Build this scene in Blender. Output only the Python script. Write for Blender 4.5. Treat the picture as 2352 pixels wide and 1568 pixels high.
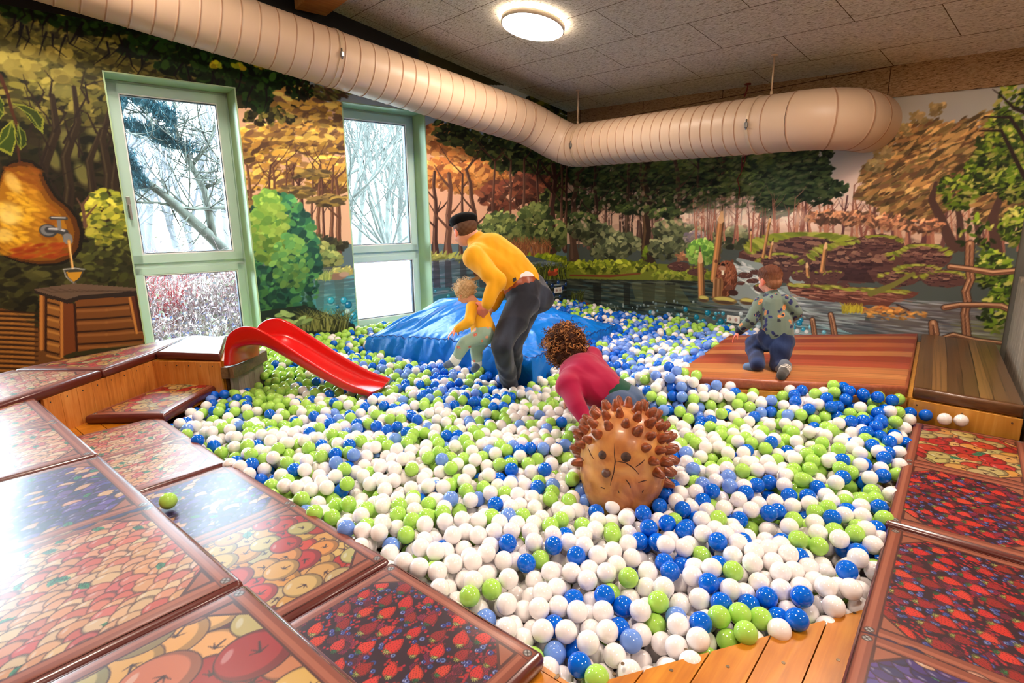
import bpy, bmesh, math, random
import numpy as np
from mathutils import Vector, Matrix, kdtree
for _o in list(bpy.data.objects): bpy.data.objects.remove(_o, do_unlink=True)
SC = bpy.context.scene
COL = SC.collection
rnd = random.Random(7)
NR = np.random.default_rng(11)

# ------------------------------------------------------------------ camera
F, CX, CY, ZC = 1274.0, 1176.0, 784.0, 1.75
CAMR = np.array([[0.646, 0.171, -0.744], [-0.764, 0.128, -0.633], [-0.013, 0.977, 0.213]])
_u, _s, _v = np.linalg.svd(CAMR); CAMR = _u @ _v
cam_d = bpy.data.cameras.new('camera'); cam = bpy.data.objects.new('camera', cam_d); COL.objects.link(cam)
cam_d.sensor_width = 36.0; cam_d.lens = F / 2352.0 * 36.0; cam_d.clip_start = 0.05; cam_d.clip_end = 300
M4 = Matrix.Identity(4)
for i in range(3):
    for j in range(3): M4[i][j] = float(CAMR[i, j])
M4[2][3] = ZC
cam.matrix_world = M4
SC.camera = cam
CAM0 = np.array([0, 0, ZC])
def ray(px, py): return CAMR @ np.array([px - CX, -(py - CY), -F])
def P(px, py, z):                      # photo direction met with the horizontal plane at height z
    d = ray(px, py); return CAM0 + d * ((z - ZC) / d[2])
def D(px, py, dep):                    # photo direction at a depth in metres
    return CAM0 + ray(px, py) / F * dep
def Pl(px, py, p0, n):
    d = ray(px, py); n = np.array(n, float); return CAM0 + d * ((np.array(p0, float) - CAM0).dot(n) / d.dot(n))
def proj(p):
    c = (np.array(p, float) - CAM0) @ CAMR
    return np.stack([CX + F * c[..., 0] / -c[..., 2], CY - F * c[..., 1] / -c[..., 2], -c[..., 2]], -1)

# ------------------------------------------------------------------ look, sky and lamps
SC.view_settings.view_transform = 'Standard'; SC.view_settings.look = 'None'
SC.view_settings.gamma = 1.0; SC.view_settings.use_curve_mapping = False
SC.view_settings.exposure = 0.88
SC.cycles.max_bounces = 7; SC.cycles.diffuse_bounces = 3; SC.cycles.glossy_bounces = 3
SC.cycles.transmission_bounces = 4; SC.cycles.transparent_max_bounces = 8
SC.cycles.sample_clamp_indirect = 8.0; SC.cycles.use_denoising = True; SC.cycles.adaptive_threshold = 0.03
SC.cycles.caustics_reflective = False; SC.cycles.caustics_refractive = False
W1 = np.array([.9848, -.1739, 0]); W2 = np.array([.1739, .9848, 0])   # along the window wall, out through it
A0 = np.array([3.03, 4.52, 0]); CORN = np.array([5.821, 4.027, 0])
world = bpy.data.worlds.new('overcast_sky'); SC.world = world; world.use_nodes = True
_bg = world.node_tree.nodes['Background']
_bg.inputs[0].default_value = (0.74, 0.90, 1.0, 1); _bg.inputs[1].default_value = 23.0

def area_lamp(name, loc, size, power, col, direction, shape='RECTANGLE', size_y=None):
    l = bpy.data.lights.new(name, 'AREA'); l.shape = shape; l.size = size
    if size_y: l.size_y = size_y
    l.energy = power; l.color = col
    o = bpy.data.objects.new(name, l); COL.objects.link(o); o.location = loc
    o.rotation_euler = Vector(direction).to_track_quat('-Z', 'Y').to_euler()
    return o
def portal(name, c, w, h):
    o = area_lamp(name, c, w, 1, (1, 1, 1), tuple(-W2), 'RECTANGLE', h); o.data.cycles.is_portal = True
    return o
for _k, _s0 in enumerate((-3.43, -1.718, -0.003)):
    _c = A0 + W1 * (_s0 + .427) + W2 * 0.43; _c[2] = 1.82
    portal('window_light_portal', tuple(_c), .86, 1.96)
LAMPCOL = (1.0, 0.83, 0.69)
LAMP_POWER = 50.0

# ------------------------------------------------------------------ helpers: materials
def srgb(r, g=None, b=None):
    if g is None: r, g, b = r
    f = lambda c: ((c / 255.0) / 12.92 if c / 255.0 <= .04045 else ((c / 255.0 + .055) / 1.055) ** 2.4)
    return (f(r), f(g), f(b), 1.0)
class NT:
    def __init__(s, name):
        s.m = bpy.data.materials.new(name); s.m.use_nodes = True; s.t = s.m.node_tree; s.n = s.t.nodes; s.b = s.n['Principled BSDF']
    def node(s, typ, **kw):
        n = s.n.new(typ)
        for k, v in kw.items():
            if k.startswith('i_'):
                key = k[2:]; key = int(key) if key.isdigit() else key.replace('_', ' ')
                n.inputs[key].default_value = v
            else: setattr(n, k, v)
        return n
    def link(s, a, b): s.t.links.new(a, b)
    def coord(s, kind='Object', scale=(1, 1, 1), rot=(0, 0, 0)):
        c = s.node('ShaderNodeTexCoord'); mp = s.node('ShaderNodeMapping'); s.link(c.outputs[kind], mp.inputs[0])
        mp.inputs['Scale'].default_value = scale; mp.inputs['Rotation'].default_value = rot; return mp.outputs[0]
    def ramp(s, fac, stops):
        r = s.node('ShaderNodeValToRGB'); s.link(fac, r.inputs[0]); e = r.color_ramp.elements
        while len(e) > 1: e.remove(e[-1])
        e[0].position = stops[0][0]; e[0].color = stops[0][1]
        for p, c in stops[1:]:
            x = e.new(p); x.color = c
        return r.outputs[0]
    def bump(s, h, strength=.3, dist=.01):
        b = s.node('ShaderNodeBump'); b.inputs['Strength'].default_value = strength; b.inputs['Distance'].default_value = dist
        s.link(h, b.inputs['Height']); s.link(b.outputs[0], s.b.inputs['Normal']); return b
def plain(name, col, rough=.5, metal=0, spec=.5, coat=0, noise=0, nscale=8, bump=0, sheen=0):
    t = NT(name); b = t.b
    b.inputs['Base Color'].default_value = srgb(col); b.inputs['Roughness'].default_value = rough
    b.inputs['Metallic'].default_value = metal; b.inputs['Specular IOR Level'].default_value = spec
    b.inputs['Coat Weight'].default_value = coat; b.inputs['Coat Roughness'].default_value = .08
    if sheen: b.inputs['Sheen Weight'].default_value = sheen
    if noise or bump:
        n = t.node('ShaderNodeTexNoise'); t.link(t.coord(), n.inputs[0]); n.inputs['Scale'].default_value = nscale; n.inputs['Detail'].default_value = 6
        if noise:
            lo = tuple(max(0, c * (1 - noise)) for c in col); hi = tuple(min(255, c * (1 + noise)) for c in col)
            t.link(t.ramp(n.outputs[0], [(.3, srgb(lo)), (.7, srgb(hi))]), b.inputs['Base Color'])
        if bump: t.bump(n.outputs[0], bump, .01)
    return t.m
def painted(name, rough=.55, spec=.4, coat=0, coat_rough=.1, bump=0, bscale=300):
    t = NT(name); a = t.node('ShaderNodeVertexColor'); a.layer_name = 'Paint'
    t.link(a.outputs[0], t.b.inputs['Base Color']); t.b.inputs['Roughness'].default_value = rough
    t.b.inputs['Specular IOR Level'].default_value = spec; t.b.inputs['Coat Weight'].default_value = coat; t.b.inputs['Coat Roughness'].default_value = coat_rough
    n = t.node('ShaderNodeTexNoise'); t.link(t.coord(), n.inputs[0]); n.inputs['Scale'].default_value = bscale
    if bump: t.bump(n.outputs[0], bump, .002)
    return t.m
def wood(name, c0, c1, c2, axis='X', scale=1.0, rough=.4, knots=True, coat=0):
    """planed timber: stretched grain along one axis, cloudy stain and a few knots"""
    t = NT(name); sc = {'X': (1.2, 14, 14), 'Y': (14, 1.2, 14), 'Z': (14, 14, 1.2)}[axis]
    v = t.coord('Object', tuple(scale * q for q in sc))
    g = t.node('ShaderNodeTexNoise'); t.link(v, g.inputs[0]); g.inputs['Scale'].default_value = 3; g.inputs['Detail'].default_value = 8; g.inputs['Distortion'].default_value = .6
    st = t.node('ShaderNodeTexNoise'); t.link(t.coord('Object', (2, 2, 2)), st.inputs[0]); st.inputs['Scale'].default_value = 1.6 * scale; st.inputs['Detail'].default_value = 3
    mx = t.node('ShaderNodeMath', operation='MULTIPLY_ADD'); t.link(st.outputs[0], mx.inputs[0]); mx.inputs[1].default_value = .55
    g2 = t.node('ShaderNodeMath', operation='MULTIPLY'); t.link(g.outputs[0], g2.inputs[0]); g2.inputs[1].default_value = .5
    t.link(g2.outputs[0], mx.inputs[2])
    fac = mx.outputs[0]
    if knots:
        vo = t.node('ShaderNodeTexVoronoi'); t.link(t.coord('Object', tuple(q * scale * .5 for q in ((1, 3, 3) if axis == 'X' else (3, 1, 3) if axis == 'Y' else (3, 3, 1)))), vo.inputs[0]); vo.inputs['Scale'].default_value = 3.2
        kr = t.node('ShaderNodeMapRange'); t.link(vo.outputs['Distance'], kr.inputs[0]); kr.inputs[1].default_value = .03; kr.inputs[2].default_value = .13; kr.inputs[3].default_value = -.35; kr.inputs[4].default_value = 0
        ad = t.node('ShaderNodeMath', operation='ADD'); t.link(fac, ad.inputs[0]); t.link(kr.outputs[0], ad.inputs[1]); fac = ad.outputs[0]
    t.link(t.ramp(fac, [(.22, srgb(c0)), (.5, srgb(c1)), (.72, srgb(c2))]), t.b.inputs['Base Color'])
    t.b.inputs['Roughness'].default_value = rough; t.b.inputs['Coat Weight'].default_value = coat
    t.bump(g.outputs[0], .12, .004)
    return t.m

# ------------------------------------------------------------------ helpers: objects
def obj(name, bm, mat, parent=None, smooth=False, loc=None):
    if isinstance(bm, bmesh.types.BMesh):
        me = bpy.data.meshes.new(name); bm.normal_update(); bm.to_mesh(me); bm.free()
    else: me = bm
    o = bpy.data.objects.new(name, me); COL.objects.link(o)
    if mat is not None and not len(me.materials):
        for m in (mat if isinstance(mat, (list, tuple)) else [mat]): me.materials.append(m)
    if smooth: me.polygons.foreach_set('use_smooth', [True] * len(me.polygons))
    if parent is not None: o.parent = parent
    if loc is not None: o.location = tuple(loc)
    return o
def tag(o, label=None, cat=None, group=None, kind=None):
    if label: o['label'] = label
    if cat: o['category'] = cat
    if group: o['group'] = group
    if kind: o['kind'] = kind
    return o
def struct(name, bm, mat, smooth=False, parent=None):
    o = obj(name, bm, mat, parent, smooth)
    if parent is None: o['kind'] = 'structure'
    return o
def empty(name, loc=(0, 0, 0), rz=0, label=None, cat=None, group=None):
    o = bpy.data.objects.new(name, None); COL.objects.link(o); o.location = tuple(loc); o.rotation_euler = (0, 0, rz)
    o.empty_display_size = .1
    return tag(o, label, cat, group)
def heads(pts, n, r, h, mat, parent, name='screw_head'):
    """small round heads, each a part of its own sharing one mesh; n is the way they face"""
    bm = bmesh.new(); tube(bm, [(0, 0, -.001), (0, 0, h)], r, 10); me = bpy.data.meshes.new(name); bm.to_mesh(me); bm.free(); me.materials.append(mat); q = Vector((float(n[0]), float(n[1]), float(n[2]))).to_track_quat('Z', 'Y').to_euler()
    for p in pts:
        o = bpy.data.objects.new(name, me); COL.objects.link(o); o.parent = parent; o.location = tuple(p); o.rotation_euler = q
def odark(c, f=.16): return tuple(255 * ((f * (v / 255) ** 2.2) ** (1 / 2.2)) for v in c)
def frame_mat(o, ex, ey, ez=None):
    ex = np.array(ex, float); ex /= np.linalg.norm(ex)
    if ez is None:
        ez = np.cross(ex, ey)
    ez = ez / np.linalg.norm(ez); ey = np.cross(ez, ex)
    m = Matrix.Identity(4)
    for i in range(3): m[i][0], m[i][1], m[i][2], m[i][3] = float(ex[i]), float(ey[i]), float(ez[i]), float(o[i])
    return m
def add_box(bm, c, s, mat=None, bevel=0, mi=0):
    """box centred on c with full sizes s; mat an optional 4x4"""
    m = Matrix.Translation(c) @ Matrix.Diagonal((s[0], s[1], s[2], 1))
    if mat is not None: m = mat @ m
    r = bmesh.ops.create_cube(bm, size=1, matrix=m)
    fs = list({f for v in r['verts'] for f in v.link_faces})
    for f in fs: f.material_index = mi
    if bevel:
        es = list({e for v in r['verts'] for e in v.link_edges})
        rr = bmesh.ops.bevel(bm, geom=es, offset=bevel, segments=2, affect='EDGES', profile=.5)
        for f in rr['faces']: f.material_index = mi
    return r
def bm_box(c, s, mat=None, bevel=0):
    bm = bmesh.new(); add_box(bm, c, s, mat, bevel); return bm
def prism(bm, pts, z0, z1, mi=0):
    """vertical prism over a plan polygon"""
    lo = [bm.verts.new((p[0], p[1], z0)) for p in pts]; hi = [bm.verts.new((p[0], p[1], z1)) for p in pts]
    n = len(pts); fs = [bm.faces.new(list(reversed(lo))), bm.faces.new(hi)]
    for i in range(n): fs.append(bm.faces.new((lo[i], lo[(i + 1) % n], hi[(i + 1) % n], hi[i])))
    for f in fs: f.material_index = mi
    bmesh.ops.recalc_face_normals(bm, faces=fs)
    return fs
def tube(bm, pts, rads, seg=10, cap=True, mi=0):
    pts = [Vector(p) for p in pts]
    if not hasattr(rads, '__len__'): rads = [rads] * len(pts)
    rings = []; up = None
    for i, p in enumerate(pts):
        t = (pts[min(i + 1, len(pts) - 1)] - pts[max(i - 1, 0)])
        if t.length < 1e-9: t = Vector((0, 0, 1))
        t.normalize()
        if up is None:
            up = Vector((0, 0, 1)) if abs(t.z) < .9 else Vector((1, 0, 0))
        a = t.cross(up)
        if a.length < 1e-6: a = t.cross(Vector((0.3, 1, 0.2)))
        a.normalize(); b = a.cross(t); up = b
        rings.append([bm.verts.new(p + (a * math.cos(2 * math.pi * k / seg) + b * math.sin(2 * math.pi * k / seg)) * rads[i]) for k in range(seg)])
    for i in range(len(rings) - 1):
        for k in range(seg):
            f = bm.faces.new((rings[i][k], rings[i][(k + 1) % seg], rings[i + 1][(k + 1) % seg], rings[i + 1][k])); f.material_index = mi; f.smooth = True
    if cap:
        f = bm.faces.new(list(reversed(rings[0]))); f.material_index = mi
        f = bm.faces.new(rings[-1]); f.material_index = mi
    return rings
def ellipsoid(bm, c, r, rot=None, u=20, v=12, mi=0):
    m = Matrix.Translation(tuple(c))
    if rot is not None: m = m @ rot.to_4x4()
    m = m @ Matrix.Diagonal((r[0], r[1], r[2], 1))
    q = bmesh.ops.create_uvsphere(bm, u_segments=u, v_segments=v, radius=1, matrix=m)
    for f in {f for w in q['verts'] for f in w.link_faces}: f.smooth = True; f.material_index = mi
    return q['verts']
def mesh_np(name, co, faces, mats=None, face_mi=None, smooth=True):
    """mesh from arrays; faces (n,4) or (n,3)"""
    me = bpy.data.meshes.new(name); k = faces.shape[1]; n = len(faces)
    me.vertices.add(len(co)); me.vertices.foreach_set('co', np.asarray(co, np.float32).ravel())
    me.loops.add(n * k); me.loops.foreach_set('vertex_index', np.asarray(faces, np.int32).ravel())
    me.polygons.add(n); me.polygons.foreach_set('loop_start', np.arange(0, n * k, k, dtype=np.int32))
    me.polygons.foreach_set('loop_total', np.full(n, k, np.int32))
    if smooth: me.polygons.foreach_set('use_smooth', np.ones(n, bool))
    if face_mi is not None: me.polygons.foreach_set('material_index', np.asarray(face_mi, np.int32))
    me.update(calc_edges=True)
    for m in (mats or []): me.materials.append(m)
    return me

# ------------------------------------------------------------------ helpers: painting a canvas of vertex colours
class Canvas:
    """x to the right, y upwards, in metres; colours 0-255 sRGB"""
    def __init__(s, x0, x1, y0, y1, res, col=(128, 128, 128)):
        s.x0, s.y0, s.res = x0, y0, res; s.w = int(round((x1 - x0) / res)) + 1; s.h = int(round((y1 - y0) / res)) + 1
        s.x1 = x0 + (s.w - 1) * res; s.y1 = y0 + (s.h - 1) * res
        s.a = np.empty((s.h, s.w, 3), np.float32); s.a[:] = col
        s.r = np.random.default_rng(5)
    def _win(s, xa, xb, ya, yb):
        i0 = max(0, int((xa - s.x0) / s.res)); i1 = min(s.w, int((xb - s.x0) / s.res) + 2)
        j0 = max(0, int((ya - s.y0) / s.res)); j1 = min(s.h, int((yb - s.y0) / s.res) + 2)
        if i0 >= i1 or j0 >= j1: return None
        X = s.x0 + np.arange(i0, i1) * s.res; Y = s.y0 + np.arange(j0, j1) * s.res
        return i0, i1, j0, j1, X[None, :], Y[:, None]
    def _put(s, w, m, col):
        i0, i1, j0, j1 = w[:4]; v = s.a[j0:j1, i0:i1]; m = m[..., None]
        v += (np.asarray(col, np.float32) - v) * m
    def ell(s, x, y, a, b, ang, col, al=1.0, soft=None):
        R = max(a, b) * 1.1 + s.res; w = s._win(x - R, x + R, y - R, y + R)
        if w is None: return
        c, n = math.cos(ang), math.sin(ang); dx = w[4] - x; dy = w[5] - y
        q = np.sqrt(((dx * c + dy * n) / a) ** 2 + ((-dx * n + dy * c) / b) ** 2)
        e = soft if soft else s.res / max(min(a, b), s.res)
        s._put(w, np.clip((1 - q) / e + .5, 0, 1) * al, col)
    def poly(s, pts, col, al=1.0):
        pts = np.asarray(pts, float)[:, :2]
        w = s._win(pts[:, 0].min(), pts[:, 0].max(), pts[:, 1].min(), pts[:, 1].max())
        if w is None: return
        X = np.broadcast_to(w[4], (w[3] - w[2], w[1] - w[0])); Y = np.broadcast_to(w[5], X.shape); m = np.zeros(X.shape, bool)
        n = len(pts)
        for i in range(n):
            x0, y0 = pts[i]; x1, y1 = pts[(i + 1) % n]
            if y0 == y1: continue
            c = ((y0 <= Y) & (Y < y1)) | ((y1 <= Y) & (Y < y0))
            m ^= c & (X < x0 + (Y - y0) * (x1 - x0) / (y1 - y0))
        s._put(w, m.astype(np.float32) * al, col)
    def line(s, pts, wd, col, al=1.0):
        if not hasattr(wd, '__len__'): wd = [wd] * len(pts)
        for i in range(len(pts) - 1):
            (x0, y0), (x1, y1) = pts[i][:2], pts[i + 1][:2]; r0, r1 = wd[i] / 2, wd[i + 1] / 2; R = max(r0, r1) + s.res
            w = s._win(min(x0, x1) - R, max(x0, x1) + R, min(y0, y1) - R, max(y0, y1) + R)
            if w is None: continue
            dx, dy = x1 - x0, y1 - y0; L = dx * dx + dy * dy + 1e-12
            t = np.clip(((w[4] - x0) * dx + (w[5] - y0) * dy) / L, 0, 1)
            d = np.sqrt((w[4] - x0 - t * dx) ** 2 + (w[5] - y0 - t * dy) ** 2); rr = r0 + (r1 - r0) * t
            s._put(w, np.clip((rr - d) / s.res + .5, 0, 1) * al, col)
    def grad(s, xa, xb, ya, yb, c0, c1):
        w = s._win(xa, xb, ya, yb)
        if w is None: return
        t = np.clip((w[5] - ya) / (yb - ya), 0, 1)[..., None] * np.ones((1, w[1] - w[0], 1))
        s.a[w[2]:w[3], w[0]:w[1]] = np.asarray(c0) * (1 - t) + np.asarray(c1) * t
    def put_attr(s, me, colours):
        at = me.color_attributes.new('Paint', 'BYTE_COLOR', 'POINT')
        c = np.ones((len(me.vertices), 4), np.float32); c[:, :3] = np.clip(colours / 255.0, 0, 1); at.data.foreach_set('color_srgb', c.ravel())
    def grid_mesh(s, name, o, ex, ey, mat, holes=(), top=None):
        """flat painted grid: o origin of (0,0), ex / ey the wall directions"""
        xs = s.x0 + np.arange(s.w) * s.res; ys = s.y0 + np.arange(s.h) * s.res
        X, Y = np.meshgrid(xs, ys); co = np.asarray(o)[None, None] + X[..., None] * np.asarray(ex) + Y[..., None] * np.asarray(ey)
        id_ = np.arange(s.w * s.h).reshape(s.h, s.w)
        f = np.stack([id_[:-1, :-1], id_[:-1, 1:], id_[1:, 1:], id_[1:, :-1]], -1).reshape(-1, 4)
        cx = (X[:-1, :-1] + s.res / 2).ravel(); cy = (Y[:-1, :-1] + s.res / 2).ravel(); keep = np.ones(len(f), bool)
        for xa, xb, ya, yb in holes: keep &= ~((cx > xa) & (cx < xb) & (cy > ya) & (cy < yb))
        if top is not None: keep &= cy < top(cx)
        me = mesh_np(name, co.reshape(-1, 3), f[keep], [mat], smooth=False)
        s.put_attr(me, s.a.reshape(-1, 3)); return me
# ------------------------------------------------------------------ layout (metres)
K = 1.16
A0 = A0 * K; CORN = CORN * K
CEIL0 = np.array([5.826 * K, 4.052 * K, 1.75 + 1.25 * K])
CE1, CE2 = -.1804, .0509                       # ceiling fall along the window wall and rise along the beaver wall
def ceil_z(p):
    d = np.asarray(p, float)[..., :2] - CEIL0[:2]
    return CEIL0[2] + CE1 * (d @ W1[:2]) + CE2 * (d @ W2[:2])
CEIL_N = np.array([0.166, -0.08, 0.983])
ZU, ZB, ZL, ZM, ZD = .80, .83, .56, .735, .50   # pad tops: upper tier, back bench, lower tier, plank mats; bare deck
BALL_R = .035; ZBALL = .535; ZPIT = .26
def wl(s, z, off=0.0):                         # point on the window wall: s along it from window 2, off inwards
    q = A0 + W1 * s - W2 * off; return np.array([q[0], q[1], z])
def wr(t, z, off=0.0):                         # point on the beaver wall: t from the corner
    q = CORN - W2 * t - W1 * off; return np.array([q[0], q[1], z])
def wl_px(px, py):
    q = Pl(px, py, A0, W2); return float((q - A0).dot(W1)), float(q[2])
def wr_px(px, py):
    q = Pl(px, py, CORN, W1); return float((q - CORN).dot(-W2)), float(q[2])
WIN_W, WIN_TOP, WIN_MID, WIN_BOT = .99, 1.75 + 1.05 * K, 1.398, .54
WIN_S = [0.0, -1.718 * K, -3.43 * K]           # left ends of windows 2, 1 and the one left of the picture
SCOR = float((CORN - A0).dot(W1))              # the corner along the window wall
# ------------------------------------------------------------------ room shell
m_dark = plain('black_wall_strip', (14, 14, 13), .8)
m_outer = plain('plain_dark_plaster', (92, 88, 78), .8)
m_reveal = plain('pale_green_plaster', (176, 208, 160), .5, noise=.04, nscale=3)
m_floor = wood('floor_boards', (120, 80, 40), (160, 110, 60), (190, 140, 85), 'X', .6, .5)

def woodwool(name, su, sv, ox, oy, uvec, vvec, base=((120, 108, 84), (198, 190, 168), (224, 218, 200))):
    t = NT(name); co = t.node('ShaderNodeTexCoord')
    du = t.node('ShaderNodeVectorMath', operation='DOT_PRODUCT'); t.link(co.outputs['Object'], du.inputs[0]); du.inputs[1].default_value = tuple(uvec)
    dv = t.node('ShaderNodeVectorMath', operation='DOT_PRODUCT'); t.link(co.outputs['Object'], dv.inputs[0]); dv.inputs[1].default_value = tuple(vvec)
    cb = t.node('ShaderNodeCombineXYZ')
    au = t.node('ShaderNodeMath', operation='ADD'); t.link(du.outputs['Value'], au.inputs[0]); au.inputs[1].default_value = ox
    av = t.node('ShaderNodeMath', operation='ADD'); t.link(dv.outputs['Value'], av.inputs[0]); av.inputs[1].default_value = oy
    t.link(au.outputs[0], cb.inputs[0]); t.link(av.outputs[0], cb.inputs[1])
    br = t.node('ShaderNodeTexBrick'); t.link(cb.outputs[0], br.inputs[0]); br.inputs['Scale'].default_value = 1
    br.inputs['Brick Width'].default_value = su; br.inputs['Row Height'].default_value = sv; br.inputs['Mortar Size'].default_value = .004
    br.inputs['Mortar Smooth'].default_value = .2; br.inputs['Color1'].default_value = (1, 1, 1, 1); br.inputs['Color2'].default_value = (.96, .96, .96, 1)
    br.inputs['Mortar'].default_value = (.22, .17, .12, 1)
    # curled fibres: thin dark and light threads at several angles
    acc = None
    for k, (sx, sy, rot) in enumerate(((24, 120, .3), (24, 120, 1.4), (24, 120, 2.5))):
        mp = t.node('ShaderNodeMapping'); t.link(cb.outputs[0], mp.inputs[0]); mp.inputs['Rotation'].default_value = (0, 0, rot); mp.inputs['Scale'].default_value = (sx, sy, 1)
        n = t.node('ShaderNodeTexNoise'); t.link(mp.outputs[0], n.inputs[0]); n.inputs['Scale'].default_value = 1.0; n.inputs['Detail'].default_value = 2.5; n.inputs['Distortion'].default_value = 1.2
        if acc is None: acc = n.outputs[0]
        else:
            a = t.node('ShaderNodeMath', operation='MAXIMUM' if k == 1 else 'MINIMUM'); t.link(acc, a.inputs[0]); t.link(n.outputs[0], a.inputs[1]); acc = a.outputs[0]
    c = t.ramp(acc, [(.30, srgb(*base[0])), (.45, srgb(*base[1])), (.62, srgb(*base[2]))])
    mx = t.node('ShaderNodeMix', data_type='RGBA', blend_type='MULTIPLY'); mx.inputs[0].default_value = 1
    t.link(c, mx.inputs[6]); t.link(br.outputs[0], mx.inputs[7]); t.link(mx.outputs[2], t.b.inputs['Base Color'])
    t.b.inputs['Roughness'].default_value = .9; t.b.inputs['Specular IOR Level'].default_value = .1
    t.bump(acc, .6, .004); return t.m
# ceiling: slab courses run along the beaver wall, .925 x .47, joints staggered by half
u0 = -W2; v0 = -W1
cu = -float(CEIL0 @ u0); cv = -float(CEIL0 @ v0)
m_ceil = woodwool('woodwool_slabs', .925 * K, .4735 * K, cu + (-.63 + .925 * .5) * K + .925 * K * 20, cv + (.14) * K + .947 * K * 20, u0, v0)
m_band = woodwool('woodwool_band', .90 * K, 3.0, cu - 1.14 * K + .9 * K * 20, 30, u0, (0, 0, 1), ((88, 64, 40), (144, 114, 80), (170, 140, 104)))
bm = bmesh.new()
cor = []
for a, b in ((.3, .25), (-11, .25), (-11, -12), (.3, -12)):
    q = CEIL0 + W1 * a + W2 * b; q[2] = ceil_z(q); cor.append(q)
lo = [bm.verts.new(tuple(q)) for q in cor]; hi = [bm.verts.new((q[0], q[1], q[2] + .08)) for q in cor]
bm.faces.new(lo); bm.faces.new(hi[::-1])
for i in range(4): bm.faces.new((lo[i], hi[i], hi[(i + 1) % 4], lo[(i + 1) % 4]))
bmesh.ops.recalc_face_normals(bm, faces=bm.faces)
struct('ceiling', bm, m_ceil)

def slab(a, b, z0, z1, thick, outn):
    """upright wall slab from a to b (plan points), thickness along outn"""
    bm = bmesh.new(); a = np.array(a, float); b = np.array(b, float); n = np.array(outn, float)
    pts = [a, b, b + n * thick, a + n * thick]
    z0 = z0 if hasattr(z0, '__len__') else (z0, z0); z1 = z1 if hasattr(z1, '__len__') else (z1, z1)
    zz0 = [z0[0], z0[1], z0[1], z0[0]]; zz1 = [z1[0], z1[1], z1[1], z1[0]]
    lo = [bm.verts.new((p[0], p[1], z)) for p, z in zip(pts, zz0)]; hi = [bm.verts.new((p[0], p[1], z)) for p, z in zip(pts, zz1)]
    bm.faces.new(lo); bm.faces.new(hi)
    for i in range(4): bm.faces.new((lo[i], lo[(i + 1) % 4], hi[(i + 1) % 4], hi[i]))
    bmesh.ops.recalc_face_normals(bm, faces=bm.faces); return bm
def joinbm(lst):
    out = bmesh.new()
    for b in lst:
        me = bpy.data.meshes.new('t'); b.to_mesh(me); b.free(); out.from_mesh(me); bpy.data.meshes.remove(me)
    return out
# window wall core behind the mural: piers and lintels round the openings
TH = .40; S_L = -9.0
parts = []
edges = [S_L] + [x for s in sorted(WIN_S) for x in (s, s + WIN_W)] + [SCOR + .3]
for i in range(0, len(edges), 2): parts.append(slab(wl(edges[i], 0, -.004), wl(edges[i + 1], 0, -.004), 0, 5.6, TH, W2))
for s in WIN_S:
    parts.append(slab(wl(s, 0, -.004), wl(s + WIN_W, 0, -.004), WIN_TOP, 5.6, TH, W2)); parts.append(slab(wl(s, 0, -.004), wl(s + WIN_W, 0, -.004), 0, WIN_BOT, TH, W2))
struct('wall_left', joinbm(parts), m_outer)
struct('wall_right', slab(wr(-.3, 0, -.004), wr(5.6, 0, -.004), 0, (3.4, 3.2), .2, W1), m_outer)
# the rest of the room, behind and beside the camera
m_room = plain('warm_white_plaster', (205, 190, 165), .8)
pB0 = wl(S_L + 2, 0); pB1 = pB0 - W2 * 9.6; pR = wr(5.6, 0); pR2 = pR - W2 * .0
_c = CORN - W2 * 9.4
struct('wall_back', slab(pB0, pB1, 0, 5.7, .2, -W1), m_room)
_q0 = wr(5.4, 0); _q1 = wr(9.6, 0)
struct('wall_front', slab(_q0, _q1, 0, 3.4, .2, W1), m_room)
struct('wall_side', slab(pB1, _q1, 0, 5.7, .2, -W2), m_room)
bm = bmesh.new(); prism(bm, [tuple(wl(S_L, 0, -.3))[:2], tuple(wl(SCOR + .3, 0, -.3))[:2], tuple(wr(9.8, 0, -.3))[:2], tuple(pB1 - W1 * .3 - W2 * .3)[:2]], -.1, 0)
struct('floor', bm, m_floor)
# raised bottom of the pit
m_pit = plain('pit_lining', (120, 100, 80), .8)

# fibre band above the beaver mural
BZ = lambda t: (1.75 + (1.045 - .0545 * (t / K)) * K)
bm = slab(wr(0, 0, .02), wr(4.4 * K, 0, .02), (BZ(0), BZ(4.4 * K)), (ceil_z(wr(0, 0)) + .02, ceil_z(wr(4.4 * K, 0)) + .02), .024, W1)
struct('trim_1', bm, m_band)
# upper wall strip coloured black, over the window mural
zr = 1.75 + 1.36 * K
bm = slab(wl(S_L, 0, .006), wl(SCOR - 2.35, 0, .006), zr, 5.4, .01, W2)
struct('trim_2', bm, m_dark)
# glulam beam whose end shows over the duct
m_glulam = wood('glulam', (150, 92, 40), (196, 132, 66), (222, 168, 100), 'X', .8, .45, knots=False)
qa = Pl(690, 28, A0, W2)
s_b = float((qa - A0).dot(W1))
bm = bmesh.new()
bz = 1.75 + 1.68 * K
o = wl(s_b + .06, bz, .10)
add_box(bm, (0, 0, 0), (6.0, .30, .5), frame_mat(o - W2 * 3.0 + np.array([0, 0, .25]), -W2, W1), .01)
struct('trim_3', bm, m_glulam)

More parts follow.
